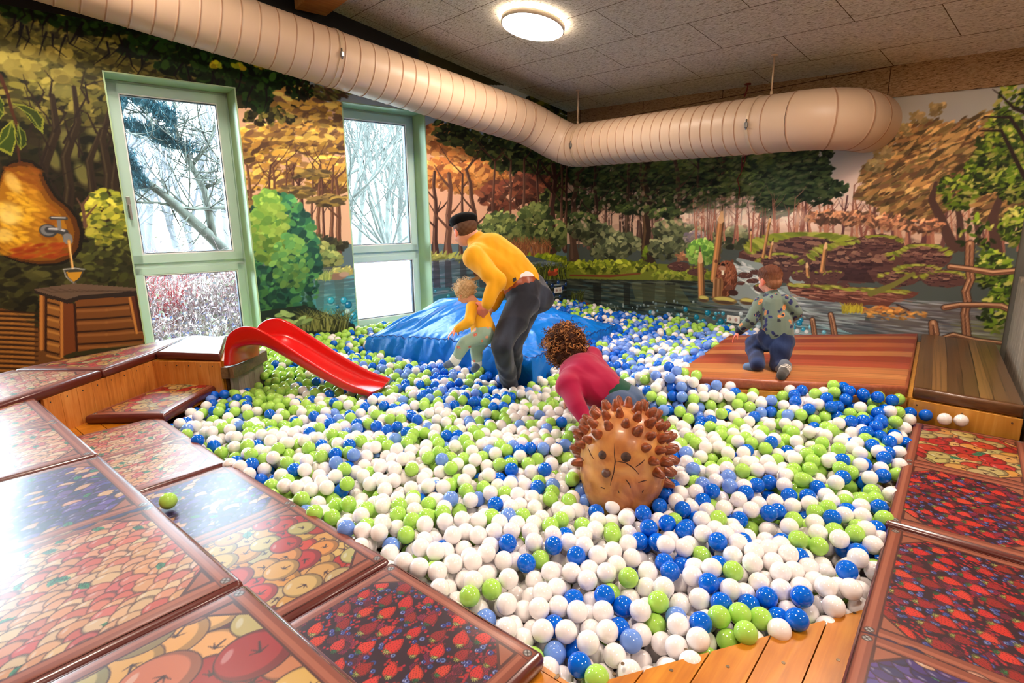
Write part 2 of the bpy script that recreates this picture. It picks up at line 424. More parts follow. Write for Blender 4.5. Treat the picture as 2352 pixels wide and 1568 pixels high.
# ------------------------------------------------------------------ windows
m_frame = plain('mint_painted_frame', (188, 218, 208), .35, spec=.5)
m_gasket = plain('dark_gasket', (20, 30, 45), .5)
m_bead = plain('white_glazing_bead', (236, 242, 244), .4)
m_metal = plain('brushed_steel', (150, 150, 148), .35, metal=.9)
def glass_mat(name, col, rough=0.0):
    t = NT(name); out = t.n['Material Output']
    gl = t.node('ShaderNodeBsdfGlossy'); gl.inputs['Roughness'].default_value = .02
    tr = t.node('ShaderNodeBsdfTransparent'); tr.inputs[0].default_value = col
    fr = t.node('ShaderNodeFresnel'); fr.inputs[0].default_value = 1.45
    mx = t.node('ShaderNodeMixShader'); t.link(fr.outputs[0], mx.inputs[0]); t.link(tr.outputs[0], mx.inputs[1]); t.link(gl.outputs[0], mx.inputs[2])
    t.link(mx.outputs[0], out.inputs[0]); return t.m
m_glass = glass_mat('window_glass', (.96, .985, .99, 1))
def bar(bm, s0, s1, z0, z1, d0, d1, mi=0, bev=.004):
    """box in the window's own frame: s along the wall, z up, d outward from the wall face"""
    o = A0 + W1 * ((s0 + s1) / 2) + W2 * ((d0 + d1) / 2); o[2] = (z0 + z1) / 2
    add_box(bm, (0, 0, 0), (s1 - s0, d1 - d0, z1 - z0), frame_mat(o, W1, W2), bev, mi)
for k, s in enumerate(WIN_S):
    e = s + WIN_W
    # reveals
    bm = bmesh.new()
    bar(bm, s - .001, s + .012, WIN_BOT, WIN_TOP, -.002, .398, bev=0); bar(bm, e - .012, e + .001, WIN_BOT, WIN_TOP, -.002, .398, bev=0)
    bar(bm, s, e, WIN_TOP - .012, WIN_TOP + .001, -.002, .398, bev=0); bar(bm, s, e, WIN_BOT - .001, WIN_BOT + .014, -.002, .398, bev=0)
    bm2 = bm
    n = str(k + 1)
    root = empty('window_' + n, tuple(wl(s + WIN_W / 2, WIN_BOT, -.15))); root['kind'] = 'structure'
    bpy.context.view_layer.update()
    inv = root.matrix_world.inverted()
    def child(name, bm, mat):
        bm.transform(Matrix.Translation(-root.location)); return obj(name, bm, mat, root)
    child('reveal', bm2, m_reveal)
    fd0, fd1 = .265, .345
    bm = bmesh.new()                                                        # fixed outer frame with the middle transom
    t0 = .045
    bar(bm, s + .012, s + .012 + t0, WIN_BOT + .014, WIN_TOP - .012, fd0, fd1); bar(bm, e - .012 - t0, e - .012, WIN_BOT + .014, WIN_TOP - .012, fd0, fd1)
    bar(bm, s + .012, e - .012, WIN_TOP - .012 - t0, WIN_TOP - .012, fd0, fd1); bar(bm, s + .012, e - .012, WIN_BOT + .014, WIN_BOT + .014 + t0, fd0, fd1)
    bar(bm, s + .012, e - .012, WIN_MID - .032, WIN_MID + .016, fd0, fd1)
    child('window_frame', bm, m_frame)
    def sash(z0, z1, d0, d1, w, nm):
        bm = bmesh.new(); a = s + .034; b = e - .034
        bar(bm, a, a + w, z0, z1, d0, d1, 0); bar(bm, b - w, b, z0, z1, d0, d1, 0); bar(bm, a, b, z1 - w, z1, d0, d1, 0); bar(bm, a, b, z0, z0 + w, d0, d1, 0)
        f = child(nm, bm, m_frame)
        bm = bmesh.new(); g = .010                                           # bead and gasket
        for q0, q1, mi in ((0, g, 0), (g, g * 1.6, 1)):
            A, B, Z0, Z1 = a + w + q0, b - w - q0, z0 + w + q0, z1 - w - q0; h = q1 - q0
            dd0, dd1 = (d0 + .006, d1) if mi == 0 else (d0 + .02, d1)
            bar(bm, A, A + h, Z0, Z1, dd0, dd1, mi, 0); bar(bm, B - h, B, Z0, Z1, dd0, dd1, mi, 0); bar(bm, A, B, Z1 - h, Z1, dd0, dd1, mi, 0); bar(bm, A, B, Z0, Z0 + h, dd0, dd1, mi, 0)
        bm.transform(Matrix.Translation(-root.location)); bd = obj('glazing_bead', bm, [m_bead, m_gasket], root)
        bm = bmesh.new(); bar(bm, a + w - .004, b - w + .004, z0 + w - .004, z1 - w + .004, d0 + .034, d0 + .040, 0, 0)
        child('pane', bm, m_glass)
    sash(WIN_MID + .012, WIN_TOP - .035, fd0 - .022, fd1 - .03, .078, 'upper_sash')
    sash(WIN_BOT + .03, WIN_MID - .03, fd0 - .008, fd1 - .02, .062, 'lower_sash')
    if k != 0 or True:
        bm = bmesh.new()
        bar(bm, s + .052, s + .082, WIN_MID + .42, WIN_MID + .60, fd0 - .034, fd0 - .022, 0, .003)
        bar(bm, s + .058, s + .076, WIN_MID + .50, WIN_MID + .53, fd0 - .07, fd0 - .03, 0, .003)
        bar(bm, s + .056, s + .078, WIN_MID + .40, WIN_MID + .53, fd0 - .082, fd0 - .066, 0, .005)
        child('window_handle', bm, m_metal)
# ------------------------------------------------------------------ the garden beyond the windows
ZG = .12
def out(s, d, z=0.0): q = A0 + W1 * s + W2 * d; return np.array([q[0], q[1], z])
def grd_mat():
    t = NT('winter_lawn'); n = t.node('ShaderNodeTexNoise'); t.link(t.coord('Object', (1, 1, 1)), n.inputs[0]); n.inputs['Scale'].default_value = 3.2; n.inputs['Detail'].default_value = 9
    t.link(t.ramp(n.outputs[0], [(.34, srgb(odark((120, 106, 100), .09))), (.46, srgb(odark((150, 160, 116), .08))), (.56, srgb(odark((176, 190, 140), .08))), (.68, srgb(odark((200, 186, 170), .08)))]), t.b.inputs['Base Color']); t.b.inputs['Roughness'].default_value = .9; return t.m
bm = bmesh.new(); q = [out(-60, .55), out(60, .55), out(60, 110), out(-60, 110)]
bm.faces.new([bm.verts.new((p[0], p[1], ZG)) for p in q]); bmesh.ops.recalc_face_normals(bm, faces=bm.faces)
tag(obj('lawn', bm, grd_mat()), kind='structure')
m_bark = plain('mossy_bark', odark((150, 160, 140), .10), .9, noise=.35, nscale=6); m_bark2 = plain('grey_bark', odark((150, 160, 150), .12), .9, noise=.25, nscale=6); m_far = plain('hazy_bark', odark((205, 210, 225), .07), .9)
def branchy(bm, p, d, L, r, depth, rr, spread=.6, up=.1, seg=5):
    pts = [Vector(p)]; v = Vector(d).normalized(); n = 4
    for i in range(n):
        v = (v + Vector((rr.uniform(-1, 1), rr.uniform(-1, 1), rr.uniform(-.6, 1))) * .16 + Vector((0, 0, up * .3))).normalized(); pts.append(pts[-1] + v * L / n)
    tube(bm, pts, [r * (1 - .45 * i / n) for i in range(n + 1)], max(3, seg), cap=False)
    if depth <= 0: return
    for k in range(rr.choice([2, 3, 3, 4])):
        i = rr.randrange(1, n + 1); w = (v + Vector((rr.uniform(-1, 1), rr.uniform(-1, 1), rr.uniform(-.5, .8))) * spread * 1.5).normalized()
        branchy(bm, pts[i], w, L * rr.uniform(.55, .8), r * .55, depth - 1, rr, spread, up, seg - 1)
def bare_tree(p, h, r, seed, label, mat, depth=5, spread=.6, group='bare trees in the garden', up=.25):
    rr = random.Random(seed); bm = bmesh.new(); branchy(bm, (0, 0, 0), (rr.uniform(-.1, .1), rr.uniform(-.1, .1), 1), h * .42, r, depth, rr, spread, up, 8)
    return tag(obj('bare_tree', bm, mat, loc=p), label, 'tree', group)
k = 0
for s, d, h, r in ((2.0, 4.2, 5.0, .05), (2.9, 4.6, 5.2, .05), (3.6, 4.4, 5.0, .05), (2.4, 5.4, 5.8, .06), (3.4, 5.8, 6.0, .06), (4.2, 5.6, 5.6, .06), (2.9, 6.8, 6.6, .07), (4.1, 7.2, 6.8, .07), (5.0, 7.6, 7.0, .07), (3.8, 8.8, 7.6, .09), (5.4, 9.4, 8.0, .09), (1.6, 4.9, 5.2, .05), (6.2, 10.5, 8.4, .1), (4.6, 10.8, 8.4, .1)):
    bare_tree(out(s, d, ZG), h, r, 30 + k, 'leafless mossy tree in the thicket seen through the second window', m_bark2, 6, .6, 'thicket behind the second window'); k += 1
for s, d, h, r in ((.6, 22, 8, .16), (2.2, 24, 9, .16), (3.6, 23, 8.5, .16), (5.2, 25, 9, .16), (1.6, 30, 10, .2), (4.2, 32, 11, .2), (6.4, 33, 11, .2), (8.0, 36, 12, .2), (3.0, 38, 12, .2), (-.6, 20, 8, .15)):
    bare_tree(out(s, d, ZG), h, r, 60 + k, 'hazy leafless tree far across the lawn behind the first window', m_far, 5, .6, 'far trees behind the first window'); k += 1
# the leaning tree with pine boughs close to the first window
def O1(px, py, d):                     # photo direction met with an upright plane d metres outside the wall
    return V_(Pl(px, py, A0 + W2 * d, W2))
def V_(p): return Vector((float(p[0]), float(p[1]), float(p[2])))
bm = bmesh.new(); rr = random.Random(9)
tr = [(560, 640, 4.3), (515, 575, 4.2), (480, 540, 4.1), (430, 495, 4.0), (380, 450, 3.9), (330, 412, 3.8), (290, 385, 3.7), (240, 360, 3.6)]
base = O1(*tr[0]); base.z = ZG
tube(bm, [base] + [O1(*q) for q in tr[1:]], [.12, .10, .085, .075, .06, .05, .04, .03], 9)
for path, r0 in (([(490, 545, 4.1), (470, 440, 4.2), (440, 380, 4.2), (410, 320, 4.3), (380, 240, 4.3), (370, 190, 4.3)], .06), ([(440, 380, 4.2), (480, 330, 4.2), (505, 260, 4.2)], .035), ([(470, 430, 4.2), (500, 420, 4.2), (530, 380, 4.2)], .03), ([(540, 475, 4.1), (440, 480, 4.0), (360, 465, 3.9), (300, 465, 3.9)], .035), ([(400, 300, 4.3), (350, 300, 4.0), (300, 290, 3.8), (250, 285, 3.7)], .035), ([(420, 345, 4.2), (390, 260, 4.1), (330, 220, 3.9), (260, 200, 3.7)], .035)):
    P_ = [O1(*q) for q in path]; tube(bm, P_, [r0 * (1 - .7 * i / (len(P_) - 1)) for i in range(len(P_))], 7)
    for i in range(1, len(P_)):
        for _ in range(5): branchy(bm, P_[i - 1].lerp(P_[i], rr.random()), (rr.uniform(-1, 1), rr.uniform(-.6, .6), rr.uniform(-.4, 1)), rr.uniform(.3, .8), .014, 2, rr, .7, .05, 4)
tree = tag(obj('pine_tree', bm, m_bark, loc=(0, 0, 0)), 'leaning tree with blue-green pine boughs close outside the first window', 'tree')
m_needle = plain('blue_green_needles', odark((60, 140, 160), .22), .7, noise=.3, nscale=5)
bm = bmesh.new()
def tuft(c, s):
    for _ in range(26):
        v = Vector((rr.gauss(0, 1), rr.gauss(0, 1), rr.gauss(0, .8))).normalized(); w = v.cross(Vector((0.2, .4, 1))).normalized() * s * .055; e = c + v * s
        bm.faces.new([bm.verts.new(c - w), bm.verts.new(c + w), bm.verts.new(e)])
for x0_, y0_, x1_, y1_, d, n in ((262, 205, 330, 225, 3.7, 150), (320, 225, 395, 268, 3.9, 150), (300, 292, 350, 300, 3.8, 70), (350, 300, 400, 330, 4.0, 170), (284, 350, 322, 420, 3.6, 260), (395, 320, 445, 345, 4.2, 60), (292, 400, 335, 428, 3.7, 140), (250, 200, 280, 240, 3.6, 60), (350, 245, 400, 280, 3.9, 70), (258, 285, 310, 290, 3.7, 50)):
    for _ in range(n): t = rr.random(); tuft(O1(x0_ + (x1_ - x0_) * t + rr.gauss(0, 7), y0_ + (y1_ - y0_) * t + rr.gauss(0, 8), d + rr.uniform(-.2, .2)), rr.uniform(.05, .11))
obj('pine_needles', bm, m_needle, tree)
# shrubs under the windows: red and brown twigs with faded leaves
m_red_t = plain('red_twigs', odark((226, 90, 96), .34), .8); m_br_t = plain('brown_twigs', odark((200, 166, 166), .3), .8)
m_leafs = [plain('faded_leaf', odark(c, .42), .8) for c in ((222, 200, 190), (196, 160, 146), (196, 196, 214), (206, 214, 180), (120, 130, 200))]
def shrub(p, h, w, n, seed, mt, label, lm, leaves=1.0, name='shrub'):
    rr = random.Random(seed); bm = bmesh.new(); lf = bmesh.new()
    for _ in range(n):
        a = rr.uniform(0, 6.28); q = rr.uniform(0, w); b = Vector((rr.gauss(0, w * .3), rr.gauss(0, w * .3), 0)); e = Vector((b.x + q * math.cos(a), b.y + q * math.sin(a), h * rr.uniform(.5, 1.1))); m = b.lerp(e, .5) + Vector((rr.gauss(0, .04), rr.gauss(0, .04), .05))
        tube(bm, [b, m, e], [.007, .005, .002], 3, cap=False)
        for t in (.55, .8): c = b.lerp(e, t); tube(bm, [c, c + Vector((rr.gauss(0, .12), rr.gauss(0, .12), rr.uniform(.05, .2)))], [.004, .0015], 3, cap=False)
        for _ in range(int(7 * leaves)):
            c = b.lerp(e, rr.uniform(.2, 1)) + Vector((rr.gauss(0, .07), rr.gauss(0, .07), rr.gauss(0, .07))); v = Vector((rr.gauss(0, 1), rr.gauss(0, 1), rr.gauss(0, 1))).normalized() * .026; u = v.cross(Vector((rr.gauss(0, 1), rr.gauss(0, 1), 1))).normalized() * .015
            f = lf.faces.new([lf.verts.new(c - v), lf.verts.new(c + u), lf.verts.new(c + v), lf.verts.new(c - u)]); f.material_index = rr.randrange(len(lm))
    o = tag(obj(name, bm, mt, loc=p), label, 'shrub', 'shrubs outside the windows'); obj('leaves', lf, lm, o)
sd_ = 100
for s, d, h, w, mt, n in ((-1.95, 2.2, 1.15, .5, m_br_t, 120), (-1.5, 2.6, 1.2, .5, m_red_t, 120), (-1.1, 2.1, 1.05, .5, m_br_t, 130), (-.7, 2.4, 1.15, .5, m_br_t, 130), (-.3, 2.8, 1.2, .5, m_red_t, 110), (-1.7, 1.4, .65, .45, m_br_t, 110), (-1.2, 1.3, .6, .45, m_br_t, 110), (-.75, 1.5, .7, .45, m_br_t, 110), (-2.3, 1.9, 1.0, .5, m_red_t, 100), (-.3, 1.9, .8, .4, m_br_t, 90), (-2.2, 3.6, 1.3, .6, m_br_t, 90), (-1.2, 3.8, 1.4, .6, m_br_t, 90), (0, 4.0, 1.4, .6, m_br_t, 90), (.35, 1.6, .75, .25, m_br_t, 26)):
    shrub(out(s, d, ZG), h, w, n, sd_, mt, ('red-twigged' if mt is m_red_t else 'brown-twigged') + ' shrub with faded leaves outside the first window' if s < .2 else 'thin bare shrub outside the lower pane of the second window', m_leafs[:4] if h > .8 else m_leafs, .9); sd_ += 1
# blue flowers in the grass
bm = bmesh.new(); rr = random.Random(77)
for _ in range(1500):
    s = rr.uniform(-3.2, 1.2); d = rr.uniform(.5, 2.4); c = V_(out(s, d, ZG + rr.uniform(.03, .14))); 
    for _ in range(2): v = Vector((rr.gauss(0, 1), rr.gauss(0, 1), rr.gauss(0, 1))).normalized() * .02; u = v.cross(Vector((.3, 1, .2))).normalized() * .014; bm.faces.new([bm.verts.new(c - v), bm.verts.new(c + u), bm.verts.new(c + v), bm.verts.new(c - u)])
tag(obj('blue_flowers', bm, plain('blue_petals', odark((90, 110, 230), .3), .7)), 'blue spring flowers scattered in the grass', 'flowers', kind='stuff')
# white garden wall behind the second window and a clipped hedge across the lawn
bm = bmesh.new(); add_box(bm, (0, 0, 0), (7.0, .3, 1.06), frame_mat(out(4.5, 3.3, ZG + .53), W1, W2), .01)
tag(obj('garden_wall', bm, plain('white_render', (246, 246, 244), .8)), 'bright white rendered garden wall behind the lower pane of the second window', 'wall')
bm = bmesh.new(); rr = random.Random(5); add_box(bm, (0, 0, 0), (14, .8, .8), frame_mat(out(1.0, 14, ZG + .4), W1, W2))
bmesh.ops.subdivide_edges(bm, edges=bm.edges[:], cuts=14, use_grid_fill=True)
for v in bm.verts: v.co += Vector((rr.gauss(0, .05), rr.gauss(0, .05), rr.gauss(0, .05)))
tag(obj('hedge', bm, plain('bare_hedge', odark((180, 160, 196), .06), .9, noise=.2, nscale=20)), 'low mauve-brown winter hedge across the lawn', 'hedge')
# ------------------------------------------------------------------ ventilation duct along two walls
m_duct = plain('white_enamelled_duct', (206, 178, 150), .42, spec=.45)
m_seam = plain('duct_lock_seam', (170, 128, 98), .5)
m_strap = plain('galvanised_strap', (206, 180, 150), .4, metal=.2)
RD = .2475
def ring_pts(c, t, r, seg=56):
    t = Vector(t).normalized(); a = t.cross(Vector((0, 0, 1))).normalized(); b = a.cross(t)
    return [Vector(c) + (a * math.cos(2 * math.pi * k / seg) + b * math.sin(2 * math.pi * k / seg)) * r for k in range(seg)]
def duct_mesh(path, rads=None, seams=(), seamr=.004, seamw=.005):
    """pipe along path; seams are distances at which a raised lock seam runs round"""
    path = [Vector(p) for p in path]; bm = bmesh.new(); L = [0]
    for i in range(1, len(path)): L.append(L[-1] + (path[i] - path[i - 1]).length)
    st = []
    for i, p in enumerate(path): st.append((L[i], RD, 0))
    for s in seams:
        for d, r, mi in ((-.016, RD, 0), (.016, RD, 0), (-seamw, RD, 0), (-seamw * .4, RD + seamr, 1), (seamw * .4, RD + seamr, 1), (seamw, RD, 0)): st.append((s + d, r, mi))
    st = sorted([q for q in st if -1e-6 <= q[0] <= L[-1] + 1e-6])
    def at(d):
        for i in range(len(path) - 1):
            if d <= L[i + 1] + 1e-9:
                f = (d - L[i]) / max(L[i + 1] - L[i], 1e-9); return path[i].lerp(path[i + 1], f), (path[i + 1] - path[i])
        return path[-1], path[-1] - path[-2]
    def tan(d):
        e = .03; a, _ = at(max(0, d - e)); b, _ = at(min(L[-1], d + e)); return (b - a)
    rings = [[bm.verts.new(v) for v in ring_pts(at(d)[0], tan(d), r)] for d, r, mi in st]
    for i in range(len(rings) - 1):
        mi = 1 if (st[i][2] or st[i + 1][2]) else 0
        for k in range(len(rings[i])):
            f = bm.faces.new((rings[i][k], rings[i][(k + 1) % len(rings[i])], rings[i + 1][(k + 1) % len(rings[i])], rings[i + 1][k])); f.material_index = mi; f.smooth = True
    bmesh.ops.recalc_face_normals(bm, faces=bm.faces); return bm
def d1(s): q = wl(s, 3.21 - .14 * s, .40); return q
def d2(t): q = wr(t, 2.655 - .027 * t, .626); return q
duct = empty('ventilation_duct', tuple(d2(2.0)), 0, 'wide white spiral ventilation duct bending round the ceiling corner', 'duct')
bpy.context.view_layer.update()
def dchild(name, bm, mat, root=duct):
    bm.transform(Matrix.Translation(-Vector(root.location))); return obj(name, bm, mat, root)
S1 = 2.10
def frange(a, b, st):
    r = []
    while a < b: r.append(a); a += st
    return r
la = -6.0
dchild('duct_pipe', duct_mesh([d1(la), d1(S1)], seams=frange(.05, 12, .145)), [m_duct, m_seam])
T0, T1 = .80, 0
ts = wr_px(1828, 285)[0]
qend = Pl(1828, 285, CORN - W1 * .626, W1); T1 = float((CORN - qend) @ W2)
dchild('duct_pipe', duct_mesh([d2(T0), d2(T1 + .012)], seams=frange(.10, T1 - T0 - .25, .115) + [T1 - T0 - .2]), [m_duct, m_seam])
# gored corner elbow
pa = Vector(d1(S1)); pb = Vector(d2(T0)); ta = (Vector(d1(1)) - Vector(d1(0))).normalized(); tb = (Vector(d2(1)) - Vector(d2(0))).normalized()
g = [pa]
for f in [k / 12 for k in range(1, 12)]:
    h = .74; g.append((2 * f ** 3 - 3 * f ** 2 + 1) * pa + (f ** 3 - 2 * f ** 2 + f) * ta * h + (-2 * f ** 3 + 3 * f ** 2) * pb + (f ** 3 - f ** 2) * tb * h)
g.append(pb)
# facet the elbow into five gores
gg = g
Lg = [0]
for i in range(1, len(gg)): Lg.append(Lg[-1] + (gg[i] - gg[i - 1]).length)
dchild('duct_elbow', duct_mesh(gg, seams=[.02, Lg[3], Lg[6], Lg[9], Lg[-1] - .02], seamr=.003), [m_duct, m_seam])
# elbow into the wall
pe = Vector(d2(T1)); te = tb; tw = Vector(W1); Rb = .37; arc = [pe]
for k in range(1, 13):
    a = math.pi / 2 * k / 12; arc.append(pe + te * Rb * math.sin(a) + tw * Rb * (1 - math.cos(a)))
arc.append(arc[-1] + tw * .27)
La = [0]
for i in range(1, len(arc)): La.append(La[-1] + (arc[i] - arc[i - 1]).length)
dchild('duct_elbow', duct_mesh(arc, seams=[.006, La[5], La[9], La[12]], seamr=.004), [m_duct, m_seam])
def strap(c, t):
    bm = bmesh.new(); t = Vector(t).normalized()
    for dd in (-.012, .012): pass
    r0 = [bm.verts.new(v) for v in ring_pts(Vector(c) - t * .012, t, RD + .009)]; r1 = [bm.verts.new(v) for v in ring_pts(Vector(c) + t * .012, t, RD + .009)]
    r2 = [bm.verts.new(v) for v in ring_pts(Vector(c) + t * .012, t, RD + .001)]; r3 = [bm.verts.new(v) for v in ring_pts(Vector(c) - t * .012, t, RD + .001)]
    n = len(r0)
    for A, B in ((r0, r1), (r1, r2), (r2, r3), (r3, r0)):
        for k in range(n): bm.faces.new((A[k], A[(k + 1) % n], B[(k + 1) % n], B[k]))
    bmesh.ops.recalc_face_normals(bm, faces=bm.faces)
    return bm
for c, t in ((d1(float(wl_px(690, 100)[0]) + .12), ta), (d2(.92), tb), (d2(T1 - .32), tb)):
    sp = dchild('strap', strap(c, t), m_strap)
    bm = bmesh.new(); cc_ = Vector(c) - Vector(W1 if abs(t.dot(Vector(W1))) < .5 else W2) * (RD + .012) + Vector((0, 0, -.02))
    add_box(bm, tuple(cc_), (.03, .03, .045), None, .004); tube(bm, [cc_ + Vector((0, 0, -.04)), cc_ + Vector((0, 0, .05))], .006, 8)
    bm.transform(Matrix.Translation(-Vector(duct.location))); obj('strap_buckle', bm, m_metal, sp)
for px, py in ((1328, 206), (1779, 125)):
    q = Pl(px, py, CEIL0, CEIL_N); q[2] = ceil_z(q)
    tt = float((CORN - q) @ W2); bt = d2(tt)
    bm = bmesh.new(); tube(bm, [q, (q[0], q[1], bt[2] + RD)], .008, 8)
    tube(bm, [q, (q[0], q[1], q[2] - .012)], .028, 14); tube(bm, [(q[0], q[1], bt[2] + RD + .0), (q[0], q[1], bt[2] + RD + .035)], .012, 8)
    dchild('hanger_rod', bm, m_strap)

# ------------------------------------------------------------------ round ceiling lamps
m_lampbody = plain('lamp_housing', (232, 220, 204), .4)
def emit(name, col, st):
    t = NT(name); t.b.inputs['Base Color'].default_value = (.8, .8, .8, 1); t.b.inputs['Emission Color'].default_value = (*col, 1); t.b.inputs['Emission Strength'].default_value = st
    return t.m
m_diff = emit('lamp_diffuser', LAMPCOL, LAMP_POWER)
m_glow = emit('lamp_backlight', LAMPCOL, LAMP_POWER * .45)
zc = Vector(CEIL_N / np.linalg.norm(CEIL_N))
def lathe(bm, prof, seg=56, mi=0):
    rings = [[bm.verts.new((r * math.cos(2 * math.pi * k / seg), r * math.sin(2 * math.pi * k / seg), z)) for k in range(seg)] for r, z in prof if r > 1e-6]
    for i in range(len(rings) - 1):
        for k in range(seg):
            f = bm.faces.new((rings[i][k], rings[i][(k + 1) % seg], rings[i + 1][(k + 1) % seg], rings[i + 1][k])); f.smooth = True; f.material_index = mi
    for i, e in ((0, prof[0]), (-1, prof[-1])):
        if e[0] < .35 and True:
            pass
    return rings
q0 = Pl(1226, 64, CEIL0 - np.array([0, 0, .07]), CEIL_N)
lampspots = [q0]
for a, b in ((0, -3.0), (-3.2, 0), (-3.2, -3.0), (0.0, -6.0), (-3.2, -6.0)): lampspots.append(q0 + W1 * a + W2 * b)
for i, q in enumerate(lampspots):
    q = np.array(q); q[2] = ceil_z(q)
    rot = Vector((0, 0, 1)).rotation_difference(zc).to_matrix().to_4x4()
    lr = .288
    root = empty('ceiling_lamp', tuple(q), 0, 'round flat ceiling lamp glowing on the fibre ceiling' if i == 0 else 'round flat ceiling lamp behind the viewer', 'lamp', None if i == 0 else 'ceiling lamps behind the viewer')
    def lchild(name, bm, m): bm.transform(rot); return obj(name, bm, m, root)
    bm = bmesh.new(); r = lathe(bm, [(lr - .03, -.030), (lr, -.030), (lr, -.070), (lr - .006, -.074), (lr - .012, -.072)]); lchild('lamp_housing', bm, m_lampbody)
    bm = bmesh.new(); r = lathe(bm, [(lr - .012, -.0722), (lr - .03, -.074), (.05, -.076)]); bm.faces.new(r[-1])
    for f in bm.faces: f.smooth = True
    bmesh.ops.recalc_face_normals(bm, faces=bm.faces); lchild('diffuser', bm, m_diff)
    bm = bmesh.new(); r = lathe(bm, [(lr - .05, -.012), (lr - .05, -.028), (.06, -.028)], mi=0); bm.faces.new(r[-1]); lchild('backlight_ring', bm, m_glow)
    bm = bmesh.new(); tube(bm, [(0, 0, 0), (0, 0, -.03)], .1, 20); lchild('mounting_plate', bm, m_lampbody)

# ------------------------------------------------------------------ loose red wires and sockets
m_wire = plain('dark_red_wire', (120, 24, 20), .5)
q = Pl(1718, 192, CEIL0, CEIL_N); q[2] = ceil_z(q) - .004
bm = bmesh.new()
for dx, L in ((0, .13), (.02, .12)):
    tube(bm, [q + np.array([dx * .4, 0, 0]), q + np.array([dx + .004, .01, -L * .4]), q + np.array([dx - .012, .02, -L * .8]), q + np.array([dx - .018, .024, -L])], .0045, 6)
tube(bm, [q + np.array([0, 0, .004]), q + np.array([0, 0, -.006])], .032, 16)
tag(obj('wire_ends', bm, m_wire), 'short dark red wire ends poking from the ceiling above the duct', 'wire')
bm = bmesh.new()
pts = [(1712, 350), (1707, 372), (1704, 392), (1712, 372), (1716, 356)]
hp = lambda x, y, o=.015: wr(wr_px(x, y)[0], wr_px(x, y)[1], o)
tube(bm, [hp(1716, 350, .03), hp(1712, 372), hp(1703, 398), hp(1695, 412), hp(1700, 432), hp(1698, 456)], .005, 6)
tube(bm, [hp(1712, 350, .03), hp(1706, 365), hp(1705, 388)], .005, 6)
add_box(bm, (0, 0, 0), (.05, .03, .04), frame_mat(hp(1720, 352, .03), -W2, W1), .004)
tag(obj('wire', bm, m_wire), 'thin dark red wire dangling below the duct over the painted trees', 'wire')
m_plastic = plain('white_socket_plastic', (236, 232, 226), .35)
m_hole = plain('socket_recess', (196, 160, 150), .5)
def socket(c, ex, en, label):
    m = frame_mat(c, ex, np.cross(np.array([0, 0, 1.]), ex)); root = empty('socket_outlet', tuple(c), 0, label, 'socket')
    m0 = frame_mat((0, 0, 0), ex, -np.array(en))
    bm = bmesh.new(); add_box(bm, (0, 0, 0), (.155, .012, .082), m0, .004); obj('cover_plate', bm, m_plastic, root)
    for k in (-1, 1):
        bm = bmesh.new(); o = np.array(ex) * .036 * k + np.array(en) * .0065
        tube(bm, [o, o + np.array(en) * .0015], .019, 20); f = obj('plug_hole', bm, m_hole, root)
        bm = bmesh.new()
        for h in (-.0095, .0095): tube(bm, [o + np.array(ex) * h + np.array(en) * .001, o + np.array(ex) * h + np.array(en) * .003], .0035, 8)
        obj('pin_opening', bm, m_gasket, f)
socket(hp(1685, 733, .008), -W2, -W1, 'white double socket low on the wall beside the kneeling child')
sc_ = wl_px(1281, 666); socket(wl(sc_[0], sc_[1], .008), W1, -W2, 'white double socket on the wall just left of the room corner')
